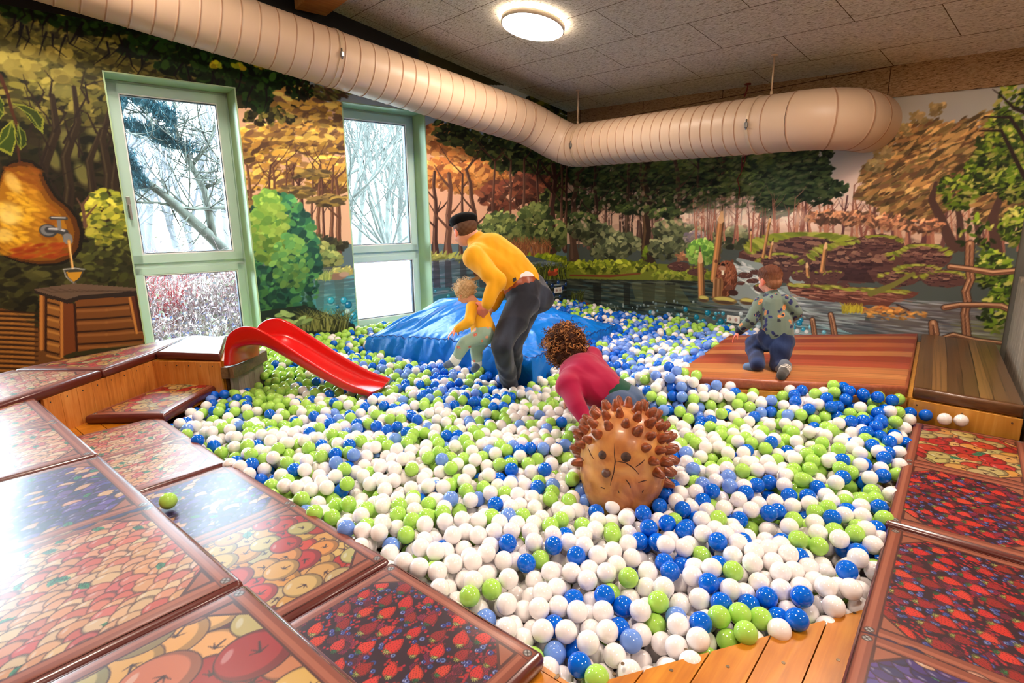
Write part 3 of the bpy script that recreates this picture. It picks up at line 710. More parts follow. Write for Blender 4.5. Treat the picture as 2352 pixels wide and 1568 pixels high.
# ------------------------------------------------------------------ painted forest on the two walls
m_mural = painted('mural_print', rough=.55, spec=.2, bump=0)
def pal(r, cols, a=8): c = cols[r.randrange(len(cols))]; d = r.uniform(-a, a); return (c[0] + d, c[1] + d, c[2] + d * .7)
class Mural:
    def __init__(s, cv, m, seed): s.cv, s.m, s.r = cv, m, random.Random(seed)
    def pts(s, p): return [s.m(x, y) for x, y in p]
    def poly(s, p, col, al=1): s.cv.poly(s.pts(p), col, al)
    def line(s, p, wd, col, al=1):
        """wd in photo pixels, turned to metres at the place"""
        q = s.pts(p); k = s.k(*p[len(p) // 2]); wd = [w * k for w in wd] if hasattr(wd, '__len__') else [wd * k] * len(p); s.cv.line(q, wd, col, al)
    def k(s, x, y): a = s.m(x, y); b = s.m(x, y + 6); return math.hypot(a[0] - b[0], a[1] - b[1]) / 6
    def ell(s, x, y, a, b, col, ang=0, al=1, soft=None):
        q = s.m(x, y); k = s.k(x, y); s.cv.ell(q[0], q[1], a * k, b * k, ang, col, al, soft)
    def foliage(s, x, y, rx, ry, n, cols, size=(9, 4), ang=.2, spread=.9, shade=.35, al=.95):
        """dabs of leaf colour, lighter at the crown of the clump"""
        r = s.r; kk = s.k(x, y)
        for _ in range(n):
            t = r.uniform(0, 6.283); q = math.sqrt(r.random()); dx, dy = q * math.cos(t), q * math.sin(t)
            c = pal(r, cols); f = 1 + shade * (-dy * .6) + r.uniform(-.12, .12); c = tuple(v * f for v in c); z = r.uniform(.5, 1.3)
            p = s.m(x + dx * rx, y + dy * ry); s.cv.ell(p[0], p[1], size[0] * z * kk, size[1] * z * kk, ang + r.uniform(-spread, spread), c, al)
    def tree(s, x, y0, y1, w, col, lean=0, br=4, hi=None):
        r = s.r; n = 7; p = []
        for i in range(n): t = i / (n - 1); p.append((x + lean * t + r.uniform(-1, 1) * w * .25, y0 + (y1 - y0) * t))
        wd = [w * (1.25 - .6 * (i / (n - 1))) for i in range(n)]; wd[0] *= 1.5; s.line(p, wd, col)
        if hi: s.line([(a - w * .22, b) for a, b in p], [q * .3 for q in wd], hi, .8)
        for _ in range(br):
            i = r.randrange(2, n); a = p[i]; L = (y0 - y1) * r.uniform(.15, .4); an = r.uniform(.4, 1.2) * r.choice([-1, 1]); s.line([a, (a[0] + L * .5 * math.sin(an), a[1] - L * .4), (a[0] + L * math.sin(an) * .9, a[1] - L * .9)], [w * .45, w * .3, w * .12], col)
    def water(s, x0, x1, y0, y1, cols, n, L=(20, 70)):
        r = s.r
        for _ in range(n):
            x, y = r.uniform(x0, x1), r.uniform(y0, y1); s.ell(x, y, r.uniform(*L) * .5, r.uniform(.8, 2.6), pal(r, cols, 5), 0, .6)
    def grass(s, x0, x1, y, h, n, cols, sp=8):
        r = s.r
        for _ in range(n): x = r.uniform(x0, x1); yy = y + r.uniform(-3, 3); s.line([(x, yy), (x + r.uniform(-sp, sp) * .4, yy - h * .6), (x + r.uniform(-sp, sp), yy - h * r.uniform(.7, 1.2))], [2.2, 1.6, .5], pal(r, cols))
    def balls(s, pts, cols, rr=(3, 8)):
        r = s.r
        for x, y in pts:
            q = r.uniform(*rr); c = pal(r, cols, 6); s.ell(x, y + q * .9, q * .9, q * .5, (180, 215, 220), 0, .35); s.ell(x, y, q, q, tuple(v * .72 for v in c)); s.ell(x - q * .1, y - q * .12, q * .84, q * .82, c); s.ell(x - q * .3, y - q * .4, q * .3, q * .22, (235, 245, 248), 0, .8)

# ---------- window wall
cvL = Canvas(-3.3, round(SCOR, 3), .50, 3.98, .006, (60, 58, 34))
ML = Mural(cvL, wl_px, 21); r_ = ML.r
ML.poly([(690, 150), (830, 190), (1400, 200), (1400, 760), (640, 780)], (178, 186, 186))
ML.poly([(540, 250), (830, 230), (830, 620), (560, 640)], (226, 190, 156)); ML.poly([(960, 300), (1310, 300), (1310, 600), (960, 600)], (222, 178, 148))
ML.poly([(540, 560), (1310, 560), (1310, 760), (560, 780)], (104, 126, 128))
OL = [(126, 122, 58), (104, 102, 50), (86, 86, 44), (146, 138, 72), (66, 64, 36)]; DK = [(34, 36, 22), (44, 44, 26), (28, 32, 22), (52, 46, 32)]; DG = [(22, 44, 20), (30, 60, 24), (40, 76, 30), (18, 34, 18), (56, 90, 34)]
ML.foliage(150, 260, 340, 330, 900, DK, (22, 10), .3)
for x, y, rx, ry, n in ((60, 130, 110, 90, 260), (200, 160, 120, 60, 200), (120, 240, 130, 60, 160), (330, 150, 170, 40, 220), (20, 60, 60, 60, 120), (230, 120, 90, 50, 120)): ML.foliage(x, y, rx, ry, n, OL, (13, 6), .3)
for pxy in ((20, 140), (80, 120), (140, 130), (150, 165), (60, 160)): ML.foliage(pxy[0], pxy[1], 26, 18, 14, [(156, 146, 74), (170, 160, 84)], (14, 9), .2)
for x, y, rx, ry, n in ((110, 20, 120, 30, 200), (260, 50, 140, 30, 220), (420, 110, 150, 30, 260), (560, 170, 110, 50, 300), (640, 220, 80, 50, 240), (480, 150, 120, 30, 160)): ML.foliage(x, y, rx, ry, n, DG, (10, 6), .4, 1.4)
for x, y in ((500, 150), (545, 155), (600, 150), (85, 10), (150, 25)): ML.foliage(x, y, 14, 8, 12, [(206, 196, 50), (176, 186, 50), (226, 200, 60)], (7, 5))
# soft glowing gaps and dark trunks of the old wood on the left
for x, y, a, b in ((160, 330, 18, 34), (190, 400, 14, 26), (215, 350, 10, 20), (120, 360, 12, 30), (230, 300, 26, 12), (140, 210, 34, 14)): ML.ell(x, y, a, b, (132, 130, 74), .2, .8, .5)
for p, w in (([(60, 560), (90, 470), (100, 380), (130, 300), (120, 220)], [30, 24, 20, 16, 10]), ([(150, 520), (160, 430), (150, 360), (180, 280), (170, 200)], [26, 20, 18, 12, 8]), ([(205, 540), (215, 450), (205, 370), (232, 300)], [22, 18, 14, 8]), ([(245, 520), (250, 400), (235, 320), (255, 240)], [26, 20, 14, 8]), ([(268, 560), (262, 420), (275, 330), (250, 240)], [20, 18, 14, 8])): ML.line(p, w, (52, 42, 32)); ML.line([(a - 5, b) for a, b in p], [v * .2 for v in w], (86, 76, 52), .7)
for _ in range(26): x = r_.uniform(60, 270); y = r_.uniform(220, 480); ML.line([(x, y), (x + r_.uniform(-30, 30), y - r_.uniform(20, 50)), (x + r_.uniform(-50, 50), y - r_.uniform(40, 80))], [5, 3, 1], (46, 36, 30))
for _ in range(30): x = r_.uniform(0, 620); y = -10 + x * .27 + r_.uniform(0, 60); ML.line([(x, y), (x + r_.uniform(-20, 20), y + 26), (x + r_.uniform(-36, 36), y + 52)], [5, 3, 1], (24, 20, 26))
ML.foliage(90, 640, 110, 90, 300, [(60, 60, 32), (84, 84, 44), (40, 40, 26)], (14, 7)); ML.foliage(250, 600, 60, 70, 150, [(70, 74, 36), (96, 100, 46), (50, 52, 30)], (11, 6))
ML.foliage(245, 500, 52, 66, 210, [(176, 176, 66), (150, 156, 60), (120, 130, 52), (200, 196, 84), (84, 96, 44)], (9, 5), .1, .8); ML.line([(196, 520), (190, 470), (205, 448)], [8, 5, 2], (112, 84, 66)); ML.line([(192, 480), (176, 455)], [5, 2], (112, 84, 66)); ML.line([(196, 500), (222, 470)], [5, 2], (112, 84, 66))
# pear with a tap
C6 = lambda pts: [(x / 2.2075, 150 + y / 2.2075) for x, y in pts]
pear = C6([(60, 498), (110, 488), (160, 498), (205, 533), (235, 600), (275, 668), (340, 720), (385, 778), (406, 850), (397, 920), (362, 972), (300, 1000), (200, 1008), (100, 992), (30, 968), (-60, 900), (-90, 800), (-60, 700), (-10, 640), (0, 580), (14, 540), (36, 512)])
cxp, cyp = 66, 510
for k_, c in ((1.05, (30, 26, 18)), (1.0, (96, 58, 18)), (.93, (136, 90, 24)), (.84, (172, 122, 32))): ML.poly([(cxp + (x - cxp) * k_ - (1 - k_) * 60, cyp + (y - cyp) * k_) for x, y in pear], c)
for _ in range(260):
    t = r_.random(); x = r_.uniform(0, 130); y = r_.uniform(385, 590); d = ((x - 30) / 70) ** 2 + ((y - 500) / 80) ** 2
    c = (238, 194, 58) if d < .6 else (206, 152, 44) if d < 1.2 else (150, 92, 28)
    if y < 470 and abs(x - 52) > 40: continue
    ML.ell(x, y, r_.uniform(5, 12), r_.uniform(2.5, 5), pal(r_, [c]), r_.uniform(-1, .2), .55)
for x, y, a, b in ((22, 490, 22, 26), (30, 420, 12, 24), (10, 540, 16, 16), (18, 500, 13, 15)): ML.ell(x, y, a, b, (250, 226, 140), .3, .6, .6)
for _ in range(50): ML.ell(r_.uniform(30, 150), r_.uniform(560, 592), 10, 3, pal(r_, [(150, 60, 24), (176, 84, 30)]), .2, .6)
ML.line(C6([(100, 490), (92, 430), (96, 330), (60, 230), (40, 150), (0, 50)]), [4, 4, 5, 6, 6, 8], (84, 50, 34))
def bleaf(p, c, e, vein=(150, 160, 70)): ML.poly(C6(p), e); cx_, cy_ = np.mean(p, 0); ML.poly(C6([(cx_ + (a - cx_) * .84, cy_ + (b - cy_) * .84) for a, b in p]), c); ML.line(C6([p[0], (cx_, cy_), p[len(p) // 2]]), 2, vein)
bleaf([(62, 192), (120, 200), (190, 232), (225, 275), (218, 345), (180, 312), (130, 250), (96, 206)], (58, 74, 26), (140, 146, 54)); bleaf([(62, 280), (10, 320), (0, 350), (-20, 420), (60, 460), (84, 380), (76, 310)], (66, 88, 30), (150, 156, 60)); bleaf([(90, 300), (130, 340), (136, 400), (104, 428), (88, 400), (84, 340)], (52, 70, 24), (110, 120, 46)); bleaf([(-10, 140), (20, 190), (20, 250), (-20, 300), (-40, 200)], (60, 80, 30), (140, 150, 60))
G1, G2, G3 = (70, 72, 76), (130, 132, 134), (200, 202, 204)
for (x, y, a, b, c) in ((245, 838, 36, 33, G1), (243, 836, 29, 26, G2), (246, 834, 15, 14, G1)): ML.ell(x / 2.2075, 150 + y / 2.2075, a / 2.2, b / 2.2, c)
ML.line(C6([(245, 836), (300, 838), (328, 846), (342, 880)]), [12, 13, 14, 15], G1); ML.line(C6([(250, 829), (300, 830), (326, 838)]), [4, 5, 4], G3); ML.line(C6([(343, 870), (345, 888)]), 17, G2); ML.line(C6([(302, 830), (298, 780)]), 7, G2); ML.line(C6([(258, 774), (335, 776)]), 7, G1); ML.line(C6([(262, 771), (330, 773)]), 2.5, G3)
ML.line(C6([(349, 890), (358, 960), (370, 1036)]), [6, 4, 5], (206, 156, 84)); ML.line(C6([(350, 890), (360, 960), (371, 1036)]), 1.6, (244, 214, 150))
ML.poly(C6([(322, 1034), (428, 1034), (416, 1070), (396, 1094), (376, 1104), (354, 1094), (334, 1070)]), (72, 70, 60)); ML.poly(C6([(336, 1048), (416, 1046), (404, 1076), (376, 1096), (350, 1078)]), (196, 150, 50)); ML.line(C6([(322, 1034), (376, 1028), (428, 1034)]), 2.2, (196, 200, 196)); ML.line(C6([(324, 1040), (336, 1072), (374, 1104)]), 1.6, (200, 200, 196))
ML.line(C6([(378, 1102), (380, 1144)]), 4, (110, 110, 106)); ML.ell(390 / 2.2075, 150 + 1149 / 2.2075, 20, 5.5, (70, 68, 64)); ML.ell(390 / 2.2075, 150 + 1147 / 2.2075, 17, 3.6, (150, 148, 140))
# boardwalk and log table
ML.poly(C6([(-200, 1180), (60, 1245), (195, 1335), (210, 1430), (290, 1470), (600, 1560), (600, 1760), (-200, 1760)]), (112, 76, 42))
for i in range(16): y = 1235 + i * 24; ML.line(C6([(-60, y + 10), (60, y + 14), (190, y + 22)]), [4, 5, 3], (60, 38, 22)); ML.line(C6([(-60, y + 20), (60, y + 24), (170, y + 30)]), 5, (176, 126, 62), .8)
ML.poly(C6([(236, 1180), (306, 1195), (306, 1475), (236, 1445)]), (150, 104, 54)); ML.poly(C6([(380, 1190), (700, 1160), (735, 1400), (395, 1450)]), (124, 80, 42))
for i in range(5):
    y = 1200 + i * 62; ML.line(C6([(236, y), (306, y + 18)]), 4, (58, 36, 22)); ML.line(C6([(384, y + 28), (540, y + 20), (720, y + 4)]), 4, (56, 34, 20)); ML.line(C6([(384, y + 46), (540, y + 40), (720, y + 24)]), 6, (160, 112, 62), .7); ML.line(C6([(240, y + 22), (302, y + 38)]), 5, (196, 146, 78), .7)
for p, c in (([(200, 1160), (240, 1170), (238, 1445), (198, 1440)], (140, 92, 48)), ([(302, 1200), (385, 1210), (396, 1445), (302, 1478)], (120, 70, 38)), ([(648, 1180), (694, 1168), (728, 1345), (682, 1356)], (96, 54, 36))):
    ML.poly(C6(p), c); a, b = p[0], p[3]; ML.line(C6([(a[0] + 10, a[1]), (b[0] + 12, b[1])]), 5, (190, 134, 70)); ML.line(C6([(p[1][0] - 6, p[1][1]), (p[2][0] - 6, p[2][1])]), 4, (54, 30, 20))
ML.poly(C6([(172, 1135), (380, 1106), (690, 1130), (692, 1168), (400, 1190), (340, 1208), (180, 1156)]), (52, 42, 38)); ML.poly(C6([(172, 1133), (380, 1105), (692, 1128), (690, 1142), (400, 1168), (338, 1186), (190, 1146)]), (112, 94, 78))
for i in range(9): ML.line(C6([(200 + i * 50, 1128 + i * 2), (260 + i * 50, 1150 - i), (330 + i * 44, 1146)]), 1.6, (84, 68, 56))
# glade between the windows
for x, y, n in ((600, 330, 200), (680, 300, 220), (740, 320, 220), (640, 390, 150), (760, 400, 150), (690, 240, 160), (760, 250, 160), (590, 430, 80)): ML.foliage(x, y, 62, 44, n, [(214, 174, 84), (186, 146, 78), (150, 116, 74), (230, 196, 108), (120, 92, 70)], (13, 5), .25, .6)
for x, y, w, L in ((588, 560, 8, -20), (612, 560, 7, 8), (640, 565, 7, -12), (668, 560, 8, 6), (700, 575, 10, -14), (730, 560, 8, 6), (760, 560, 8, 4), (778, 590, 12, -4), (655, 550, 5, 4), (715, 555, 5, 4), (745, 552, 5, -8)): ML.tree(x, y, y - 180, w, pal(r_, [(110, 78, 62), (92, 64, 56)]), L, 4, (164, 124, 96))
for x, y, n in ((600, 470, 50), (680, 440, 60), (750, 460, 60), (715, 400, 50)): ML.foliage(x, y, 40, 12, n, [(176, 152, 82), (140, 120, 76), (96, 84, 62)], (12, 4), .1, .4)
ML.foliage(690, 560, 110, 20, 160, [(70, 72, 52), (90, 92, 62), (52, 56, 46)], (11, 5))
for x, y in ((690, 575), (715, 560), (740, 575), (705, 598), (735, 600), (760, 596)): ML.foliage(x, y, 26, 18, 60, [(150, 160, 96), (120, 136, 84), (88, 104, 70), (170, 176, 110)], (8, 5))
ML.water(610, 830, 612, 640, [(86, 94, 96), (120, 126, 122)], 120); 
for i in range(16): t = i / 15; c = tuple(a * (1 - t) + b * t for a, b in zip((96, 118, 120), (70, 180, 190))); ML.poly([(600, 628 + i * 9), (830, 628 + i * 9), (830, 638 + i * 9), (600, 638 + i * 9)], c)
ML.water(620, 830, 620, 760, [(140, 170, 168), (90, 120, 124), (120, 190, 196)], 160, (14, 50))
for x in (705, 735, 780): ML.poly([(x - 12, 640), (x + 10, 640), (x + 8, 720), (x - 8, 720)], (90, 110, 104), .5)
ML.foliage(785, 622, 26, 8, 40, [(176, 180, 110), (206, 196, 120)], (8, 3)); ML.ell(775, 635, 22, 8, (150, 124, 104)); ML.ell(790, 630, 12, 6, (186, 160, 134)); ML.grass(725, 760, 642, 20, 40, [(190, 200, 120), (150, 170, 96)])
ML.balls([(760, 690), (775, 705), (790, 690), (798, 715), (782, 728), (805, 740), (765, 735), (750, 720), (800, 700), (742, 745), (770, 752), (790, 748), (812, 725), (728, 728)], [(60, 170, 190), (190, 220, 214), (30, 130, 160)], (4, 9))
ML.foliage(640, 620, 92, 175, 900, [(46, 92, 76), (60, 116, 84), (88, 144, 88), (36, 74, 66)], (12, 7), .4, 1.2, .5); ML.foliage(615, 520, 42, 80, 240, [(140, 176, 84), (116, 160, 80), (166, 196, 100)], (11, 7), .3, 1.0); ML.foliage(665, 600, 40, 60, 120, [(126, 168, 92), (96, 146, 88)], (9, 6))
ML.poly([(560, 720), (700, 700), (815, 745), (820, 790), (560, 790)], (40, 52, 46)); ML.grass(690, 800, 758, 42, 160, [(120, 124, 70), (84, 88, 50), (56, 60, 40), (146, 148, 90)], 26)
for x, y in ((628, 742), (655, 726), (670, 745), (650, 758), (700, 736)): ML.foliage(x, y, 18, 8, 9, [(132, 156, 100), (150, 170, 112)], (11, 5), 0, .7)
ML.poly([(700, 165), (760, 170), (850, 205), (975, 240), (975, 262), (860, 246), (790, 236), (720, 214)], (176, 190, 192)); ML.foliage(755, 212, 46, 16, 110, [(130, 130, 70), (160, 156, 90), (96, 92, 58), (120, 96, 70)], (9, 3.5), -.2, .5); ML.foliage(690, 205, 30, 26, 90, DG + DK, (7, 4), .2, 1.4); ML.foliage(620, 270, 60, 18, 90, DK + OL, (7, 4), .2, 1.4)
# right of the second window, up to the corner
ML.poly([(960, 200), (1200, 220), (1130, 330), (980, 300)], (172, 190, 200))
for x, y, n, cs in ((1010, 320, 200, 0), (1060, 340, 220, 0), (1010, 400, 200, 0), (1075, 410, 200, 0), (1120, 400, 160, 0), (1150, 450, 110, 2), (1040, 300, 110, 1), (1120, 330, 170, 1), (1170, 360, 200, 1), (1220, 380, 220, 1), (1270, 400, 220, 1), (1220, 430, 160, 2), (1270, 300, 260, 1), (1250, 250, 220, 3), (1290, 460, 130, 1)):
    ML.foliage(x, y, 50, 34, n, [[(212, 148, 84), (186, 124, 74), (150, 98, 66), (230, 172, 104)], [(84, 96, 54), (58, 70, 44), (110, 118, 68), (42, 50, 34)], [(130, 78, 62), (160, 100, 74), (96, 64, 54)], [(96, 100, 34), (60, 66, 26), (34, 38, 20)]][cs], (12, 5), .2, .7)
for x, y, w, L in ((1000, 585, 12, -4), (1025, 590, 16, 8), (1058, 590, 8, 4), (1100, 580, 13, -26), (1130, 560, 8, 6), (1170, 560, 8, 4), (1200, 555, 9, 6), (1235, 560, 8, 0), (1268, 570, 20, 4), (1291, 560, 8, -2), (1300, 570, 12, 4)): ML.tree(x, y, y - 190, w, pal(r_, [(104, 74, 62), (84, 60, 52)]), L, 4, (150, 116, 96))
for x, y, n in ((1150, 520, 200), (1190, 545, 160), (1120, 545, 120), (1230, 500, 160), (1270, 540, 150)): ML.foliage(x, y, 38, 34, n, [(116, 126, 76), (84, 98, 60), (60, 72, 48), (140, 148, 90)], (9, 5), .2, .8, .5)
ML.grass(1160, 1262, 590, 40, 200, [(150, 100, 66), (130, 84, 58), (176, 124, 80)], 14)
ML.foliage(1245, 598, 60, 12, 140, [(136, 148, 40), (176, 180, 60), (96, 112, 34)], (9, 4)); ML.poly([(975, 588), (1220, 588), (1310, 612), (1310, 780), (975, 780)], (84, 98, 106))
for i in range(14): t = i / 13; c = tuple(a * (1 - t) + b * t for a, b in zip((92, 104, 110), (60, 128, 136))); ML.poly([(975, 600 + i * 8), (1200, 600 + i * 8), (1200, 609 + i * 8), (975, 609 + i * 8)], c)
ML.poly([(1180, 610), (1310, 610), (1310, 780), (1200, 780)], (40, 44, 40)); ML.foliage(1020, 590, 60, 5, 50, [(150, 156, 84), (176, 176, 100)], (12, 3))
ML.water(980, 1300, 596, 700, [(120, 132, 140), (60, 74, 78), (150, 160, 166)], 240, (20, 60))
for x in (1000, 1027, 1062, 1105): ML.poly([(x - 6, 598), (x + 8, 598), (x + 12, 660), (x - 4, 660)], (66, 62, 66), .6)
ML.ell(1096, 620, 13, 15, (96, 58, 40)); ML.ell(1096, 618, 9, 11, (190, 130, 90)); ML.line([(1075, 648), (1100, 636), (1130, 640), (1160, 655)], [8, 9, 8, 5], (150, 112, 70))
ML.grass(1180, 1300, 640, 36, 160, [(130, 140, 50), (96, 104, 40), (60, 66, 30)], 12); ML.foliage(1270, 625, 12, 6, 16, [(190, 90, 60)], (7, 4))
ML.balls([(1255, 650), (1268, 655), (1282, 648), (1292, 660), (1258, 668), (1270, 678), (1286, 680), (1296, 690), (1262, 690), (1276, 664), (1250, 680), (1290, 670), (1300, 652), (1246, 660), (1280, 692), (1268, 700)], [(40, 84, 150), (120, 160, 180), (30, 60, 120)], (3, 6.5)); ML.balls([(1000, 668), (1012, 690), (1030, 680), (1045, 668), (990, 690), (1060, 690)], [(60, 160, 170)], (3, 6))
me = cvL.grid_mesh('mural', (0, 0, 0), (0, 0, 0), (0, 0, 0), m_mural) if False else None
def wall_mesh(cv, fo, mat, holes=(), top=None):
    cv.a = np.clip(cv.a, 0, 255); lum = cv.a.mean(2, keepdims=True); cv.a = np.clip(lum + (cv.a - lum) * 1.02, 0, 255); cv.a = 255 * (cv.a / 255) ** 1.14 * 1.07
    o = fo(0, 0); ex = fo(1, 0) - o; me = cv.grid_mesh('mural', o, ex, np.array([0, 0, 1.]), mat, holes, top); return me
holesL = [(s, s + WIN_W, WIN_BOT, WIN_TOP) for s in WIN_S]
o = obj('wall_left_mural', wall_mesh(cvL, lambda s, z: wl(s, z, .002), m_mural, holesL, lambda x: np.full_like(x, 3.9)), None); o['kind'] = 'structure'

# ---------- beaver wall
TW = 4.25 * K
cvR = Canvas(0.0, TW, .40, 3.05, .006, (96, 104, 96))
MR = Mural(cvR, wr_px, 33); r_ = MR.r
MR.poly([(1300, 240), (2400, 160), (2400, 640), (1300, 640)], (206, 176, 152)); MR.poly([(1880, 200), (2400, 180), (2400, 330), (1980, 470), (1880, 450)], (178, 176, 168)); MR.poly([(1300, 560), (2400, 560), (2400, 860), (1300, 860)], (84, 92, 86))
for x, y, a, b in ((1660, 490, 90, 60), (1850, 490, 80, 40), (1960, 440, 70, 60), (1560, 470, 60, 40)): MR.ell(x, y, a, b, (250, 222, 204), 0, .8, .8)
for i in range(420): x = r_.uniform(1310, 2340); MR.ell(x, r_.uniform(470, 560), r_.uniform(6, 16), r_.uniform(3, 8), pal(r_, [(150, 118, 104), (120, 98, 88), (186, 150, 130), (214, 180, 156)]), 0, .35)
# far trunks
for i in range(70): x = r_.uniform(1310, 1700); MR.tree(x, 560 + r_.uniform(-12, 10), 560 - r_.uniform(110, 190), r_.uniform(2.5, 6), pal(r_, [(96, 74, 66), (70, 58, 52), (128, 96, 84)]), r_.uniform(-10, 10), 3)
for i in range(60): x = r_.uniform(1780, 2360); MR.tree(x, 560 + r_.uniform(-12, 20), 560 - r_.uniform(70, 150), r_.uniform(2.5, 7), pal(r_, [(150, 100, 84), (110, 74, 70), (180, 126, 100)]), r_.uniform(-20, 20), 3)
FD = [(46, 62, 40), (64, 80, 50), (34, 46, 32), (84, 96, 60)]; FM = [(96, 112, 62), (120, 132, 76), (74, 88, 54)]; FO = [(176, 136, 84), (150, 112, 74), (204, 166, 108), (116, 88, 62)]
for x, y, n, P_ in ((1350, 400, 240, FD), (1420, 420, 240, FD), (1480, 400, 220, FD), (1550, 420, 220, FD), (1620, 400, 220, FD), (1400, 460, 130, FD), (1500, 465, 130, FD), (1590, 460, 110, FD), (1330, 470, 120, FD), (1380, 360, 200, FD), (1650, 370, 180, FD), (1560, 380, 200, FM), (1460, 370, 160, FM), (1330, 330, 220, FD)): MR.foliage(x, y, 52, 26, n, P_, (13, 4), .1, .35, .5)
for x, y, w, L in ((1372, 560, 12, -8), (1440, 550, 10, 6), (1316, 590, 18, 6), (1560, 560, 14, -6), (1470, 560, 8, 4), (1660, 540, 12, 4), (1600, 545, 8, 6), (1750, 560, 10, 10)): MR.tree(x, y, y - 190, w, pal(r_, [(70, 54, 46), (84, 64, 54)]), L, 5, (116, 92, 76))
MR.tree(1488, 606, 380, 22, (62, 48, 40), -4, 4, (110, 86, 60)); MR.line([(1488, 596), (1478, 612), (1468, 618)], [16, 9, 4], (62, 48, 40)); MR.line([(1494, 596), (1504, 612), (1516, 620)], [16, 9, 4], (62, 48, 40)); MR.foliage(1484, 580, 6, 20, 20, [(110, 130, 40)], (5, 3))
for x, y, n, P_ in ((1800, 400, 300, FD), (1840, 430, 260, FD), (1780, 440, 240, FD), (1760, 370, 200, FM), (1860, 390, 200, FD), (1830, 360, 180, FD), (1780, 470, 160, FD), (1700, 420, 160, FM), (1880, 440, 90, FD)): MR.foliage(x, y, 48, 30, n, P_, (11, 4), .2, .6, .5)
for x, y in ((1905, 420), (1890, 370), (1920, 440), (1900, 350), (1935, 430)): MR.foliage(x, y, 16, 10, 24, FD, (6, 4), .2, 1.4)
for x, y, n in ((1370, 540, 140), (1430, 560, 160), (1400, 575, 120), (1540, 530, 160), (1580, 545, 130), (1620, 560, 100), (1530, 570, 120), (1690, 545, 120), (1340, 520, 120)): MR.foliage(x, y, 40, 26, n, [(110, 116, 84), (84, 92, 66), (140, 142, 104), (64, 70, 54)], (9, 5), .1, .8, .5)
MR.foliage(1600, 545, 30, 14, 60, [(130, 120, 130), (160, 148, 140)], (8, 4))
# big russet tree and warm haze on the right
for x, y, rx, ry, n in ((2130, 330, 90, 50, 420), (2060, 400, 80, 50, 420), (2180, 400, 90, 60, 460), (2100, 460, 90, 44, 340), (2260, 340, 90, 80, 460), (2020, 440, 50, 30, 160), (2300, 460, 60, 60, 260)): MR.foliage(x, y, rx, ry, n, FO + [(132, 112, 70), (90, 76, 52)], (13, 4.5), .55, .4, .3)
for x, y in ((2010, 380), (2030, 350), (2070, 300), (2110, 270), (2150, 250)): MR.foliage(x, y, 22, 16, 30, [(150, 132, 88), (170, 148, 104)], (6, 4), .3, 1.2)
for p, w in (([(2190, 570), (2160, 500), (2140, 460), (2150, 420)], [22, 18, 14, 8]), ([(2210, 570), (2204, 500), (2190, 440)], [16, 12, 6]), ([(2290, 580), (2280, 500), (2310, 420)], [22, 18, 8]), ([(2250, 560), (2240, 500)], [10, 8])): MR.line(p, w, (90, 66, 58))
for x, y, n in ((1960, 500, 120), (2040, 510, 120), (1900, 500, 100), (2120, 520, 90)): MR.foliage(x, y, 50, 16, n, [(190, 136, 100), (160, 110, 84), (214, 160, 120), (110, 80, 64), (90, 70, 56)], (7, 3), .3, 1.3)
for x, y, a, b in ((1650, 492, 60, 34), (1708, 500, 40, 30), (1600, 500, 40, 20), (1800, 500, 50, 18)): MR.ell(x, y, a, b, (255, 236, 216), 0, .5, .9)
for i in range(26): x = r_.uniform(1590, 1830); MR.tree(x, 552 + r_.uniform(-8, 8), 552 - r_.uniform(60, 120), r_.uniform(1.6, 4), pal(r_, [(176, 120, 100), (140, 96, 84)]), r_.uniform(-8, 8), 3)
for x, y, n in ((1330, 500, 90), (1450, 480, 70), (1530, 490, 60), (1640, 440, 70), (1700, 380, 90), (1600, 350, 120), (1500, 350, 120), (1400, 350, 120)): MR.foliage(x, y, 40, 12, n, FD + FM, (9, 3.5), .1, .6, .5)
for i in range(900):
    x = r_.uniform(1310, 1900); y = r_.uniform(350, 480); MR.ell(x, y, r_.uniform(5, 11), r_.uniform(2, 4), pal(r_, [(96, 116, 72), (120, 134, 84), (70, 90, 58), (36, 50, 40), (140, 140, 100)]), r_.uniform(-.3, .5), .55) if (x - 1600) ** 2 / 300 ** 2 + (y - 400) ** 2 / 75 ** 2 < 1.1 else None
for i in range(150): x = r_.uniform(1310, 1720); y = r_.uniform(440, 520); MR.ell(x, y, r_.uniform(2, 6), r_.uniform(2, 5), pal(r_, [(214, 176, 152), (232, 200, 176), (180, 144, 124)]), r_.uniform(-1, 1), .6)
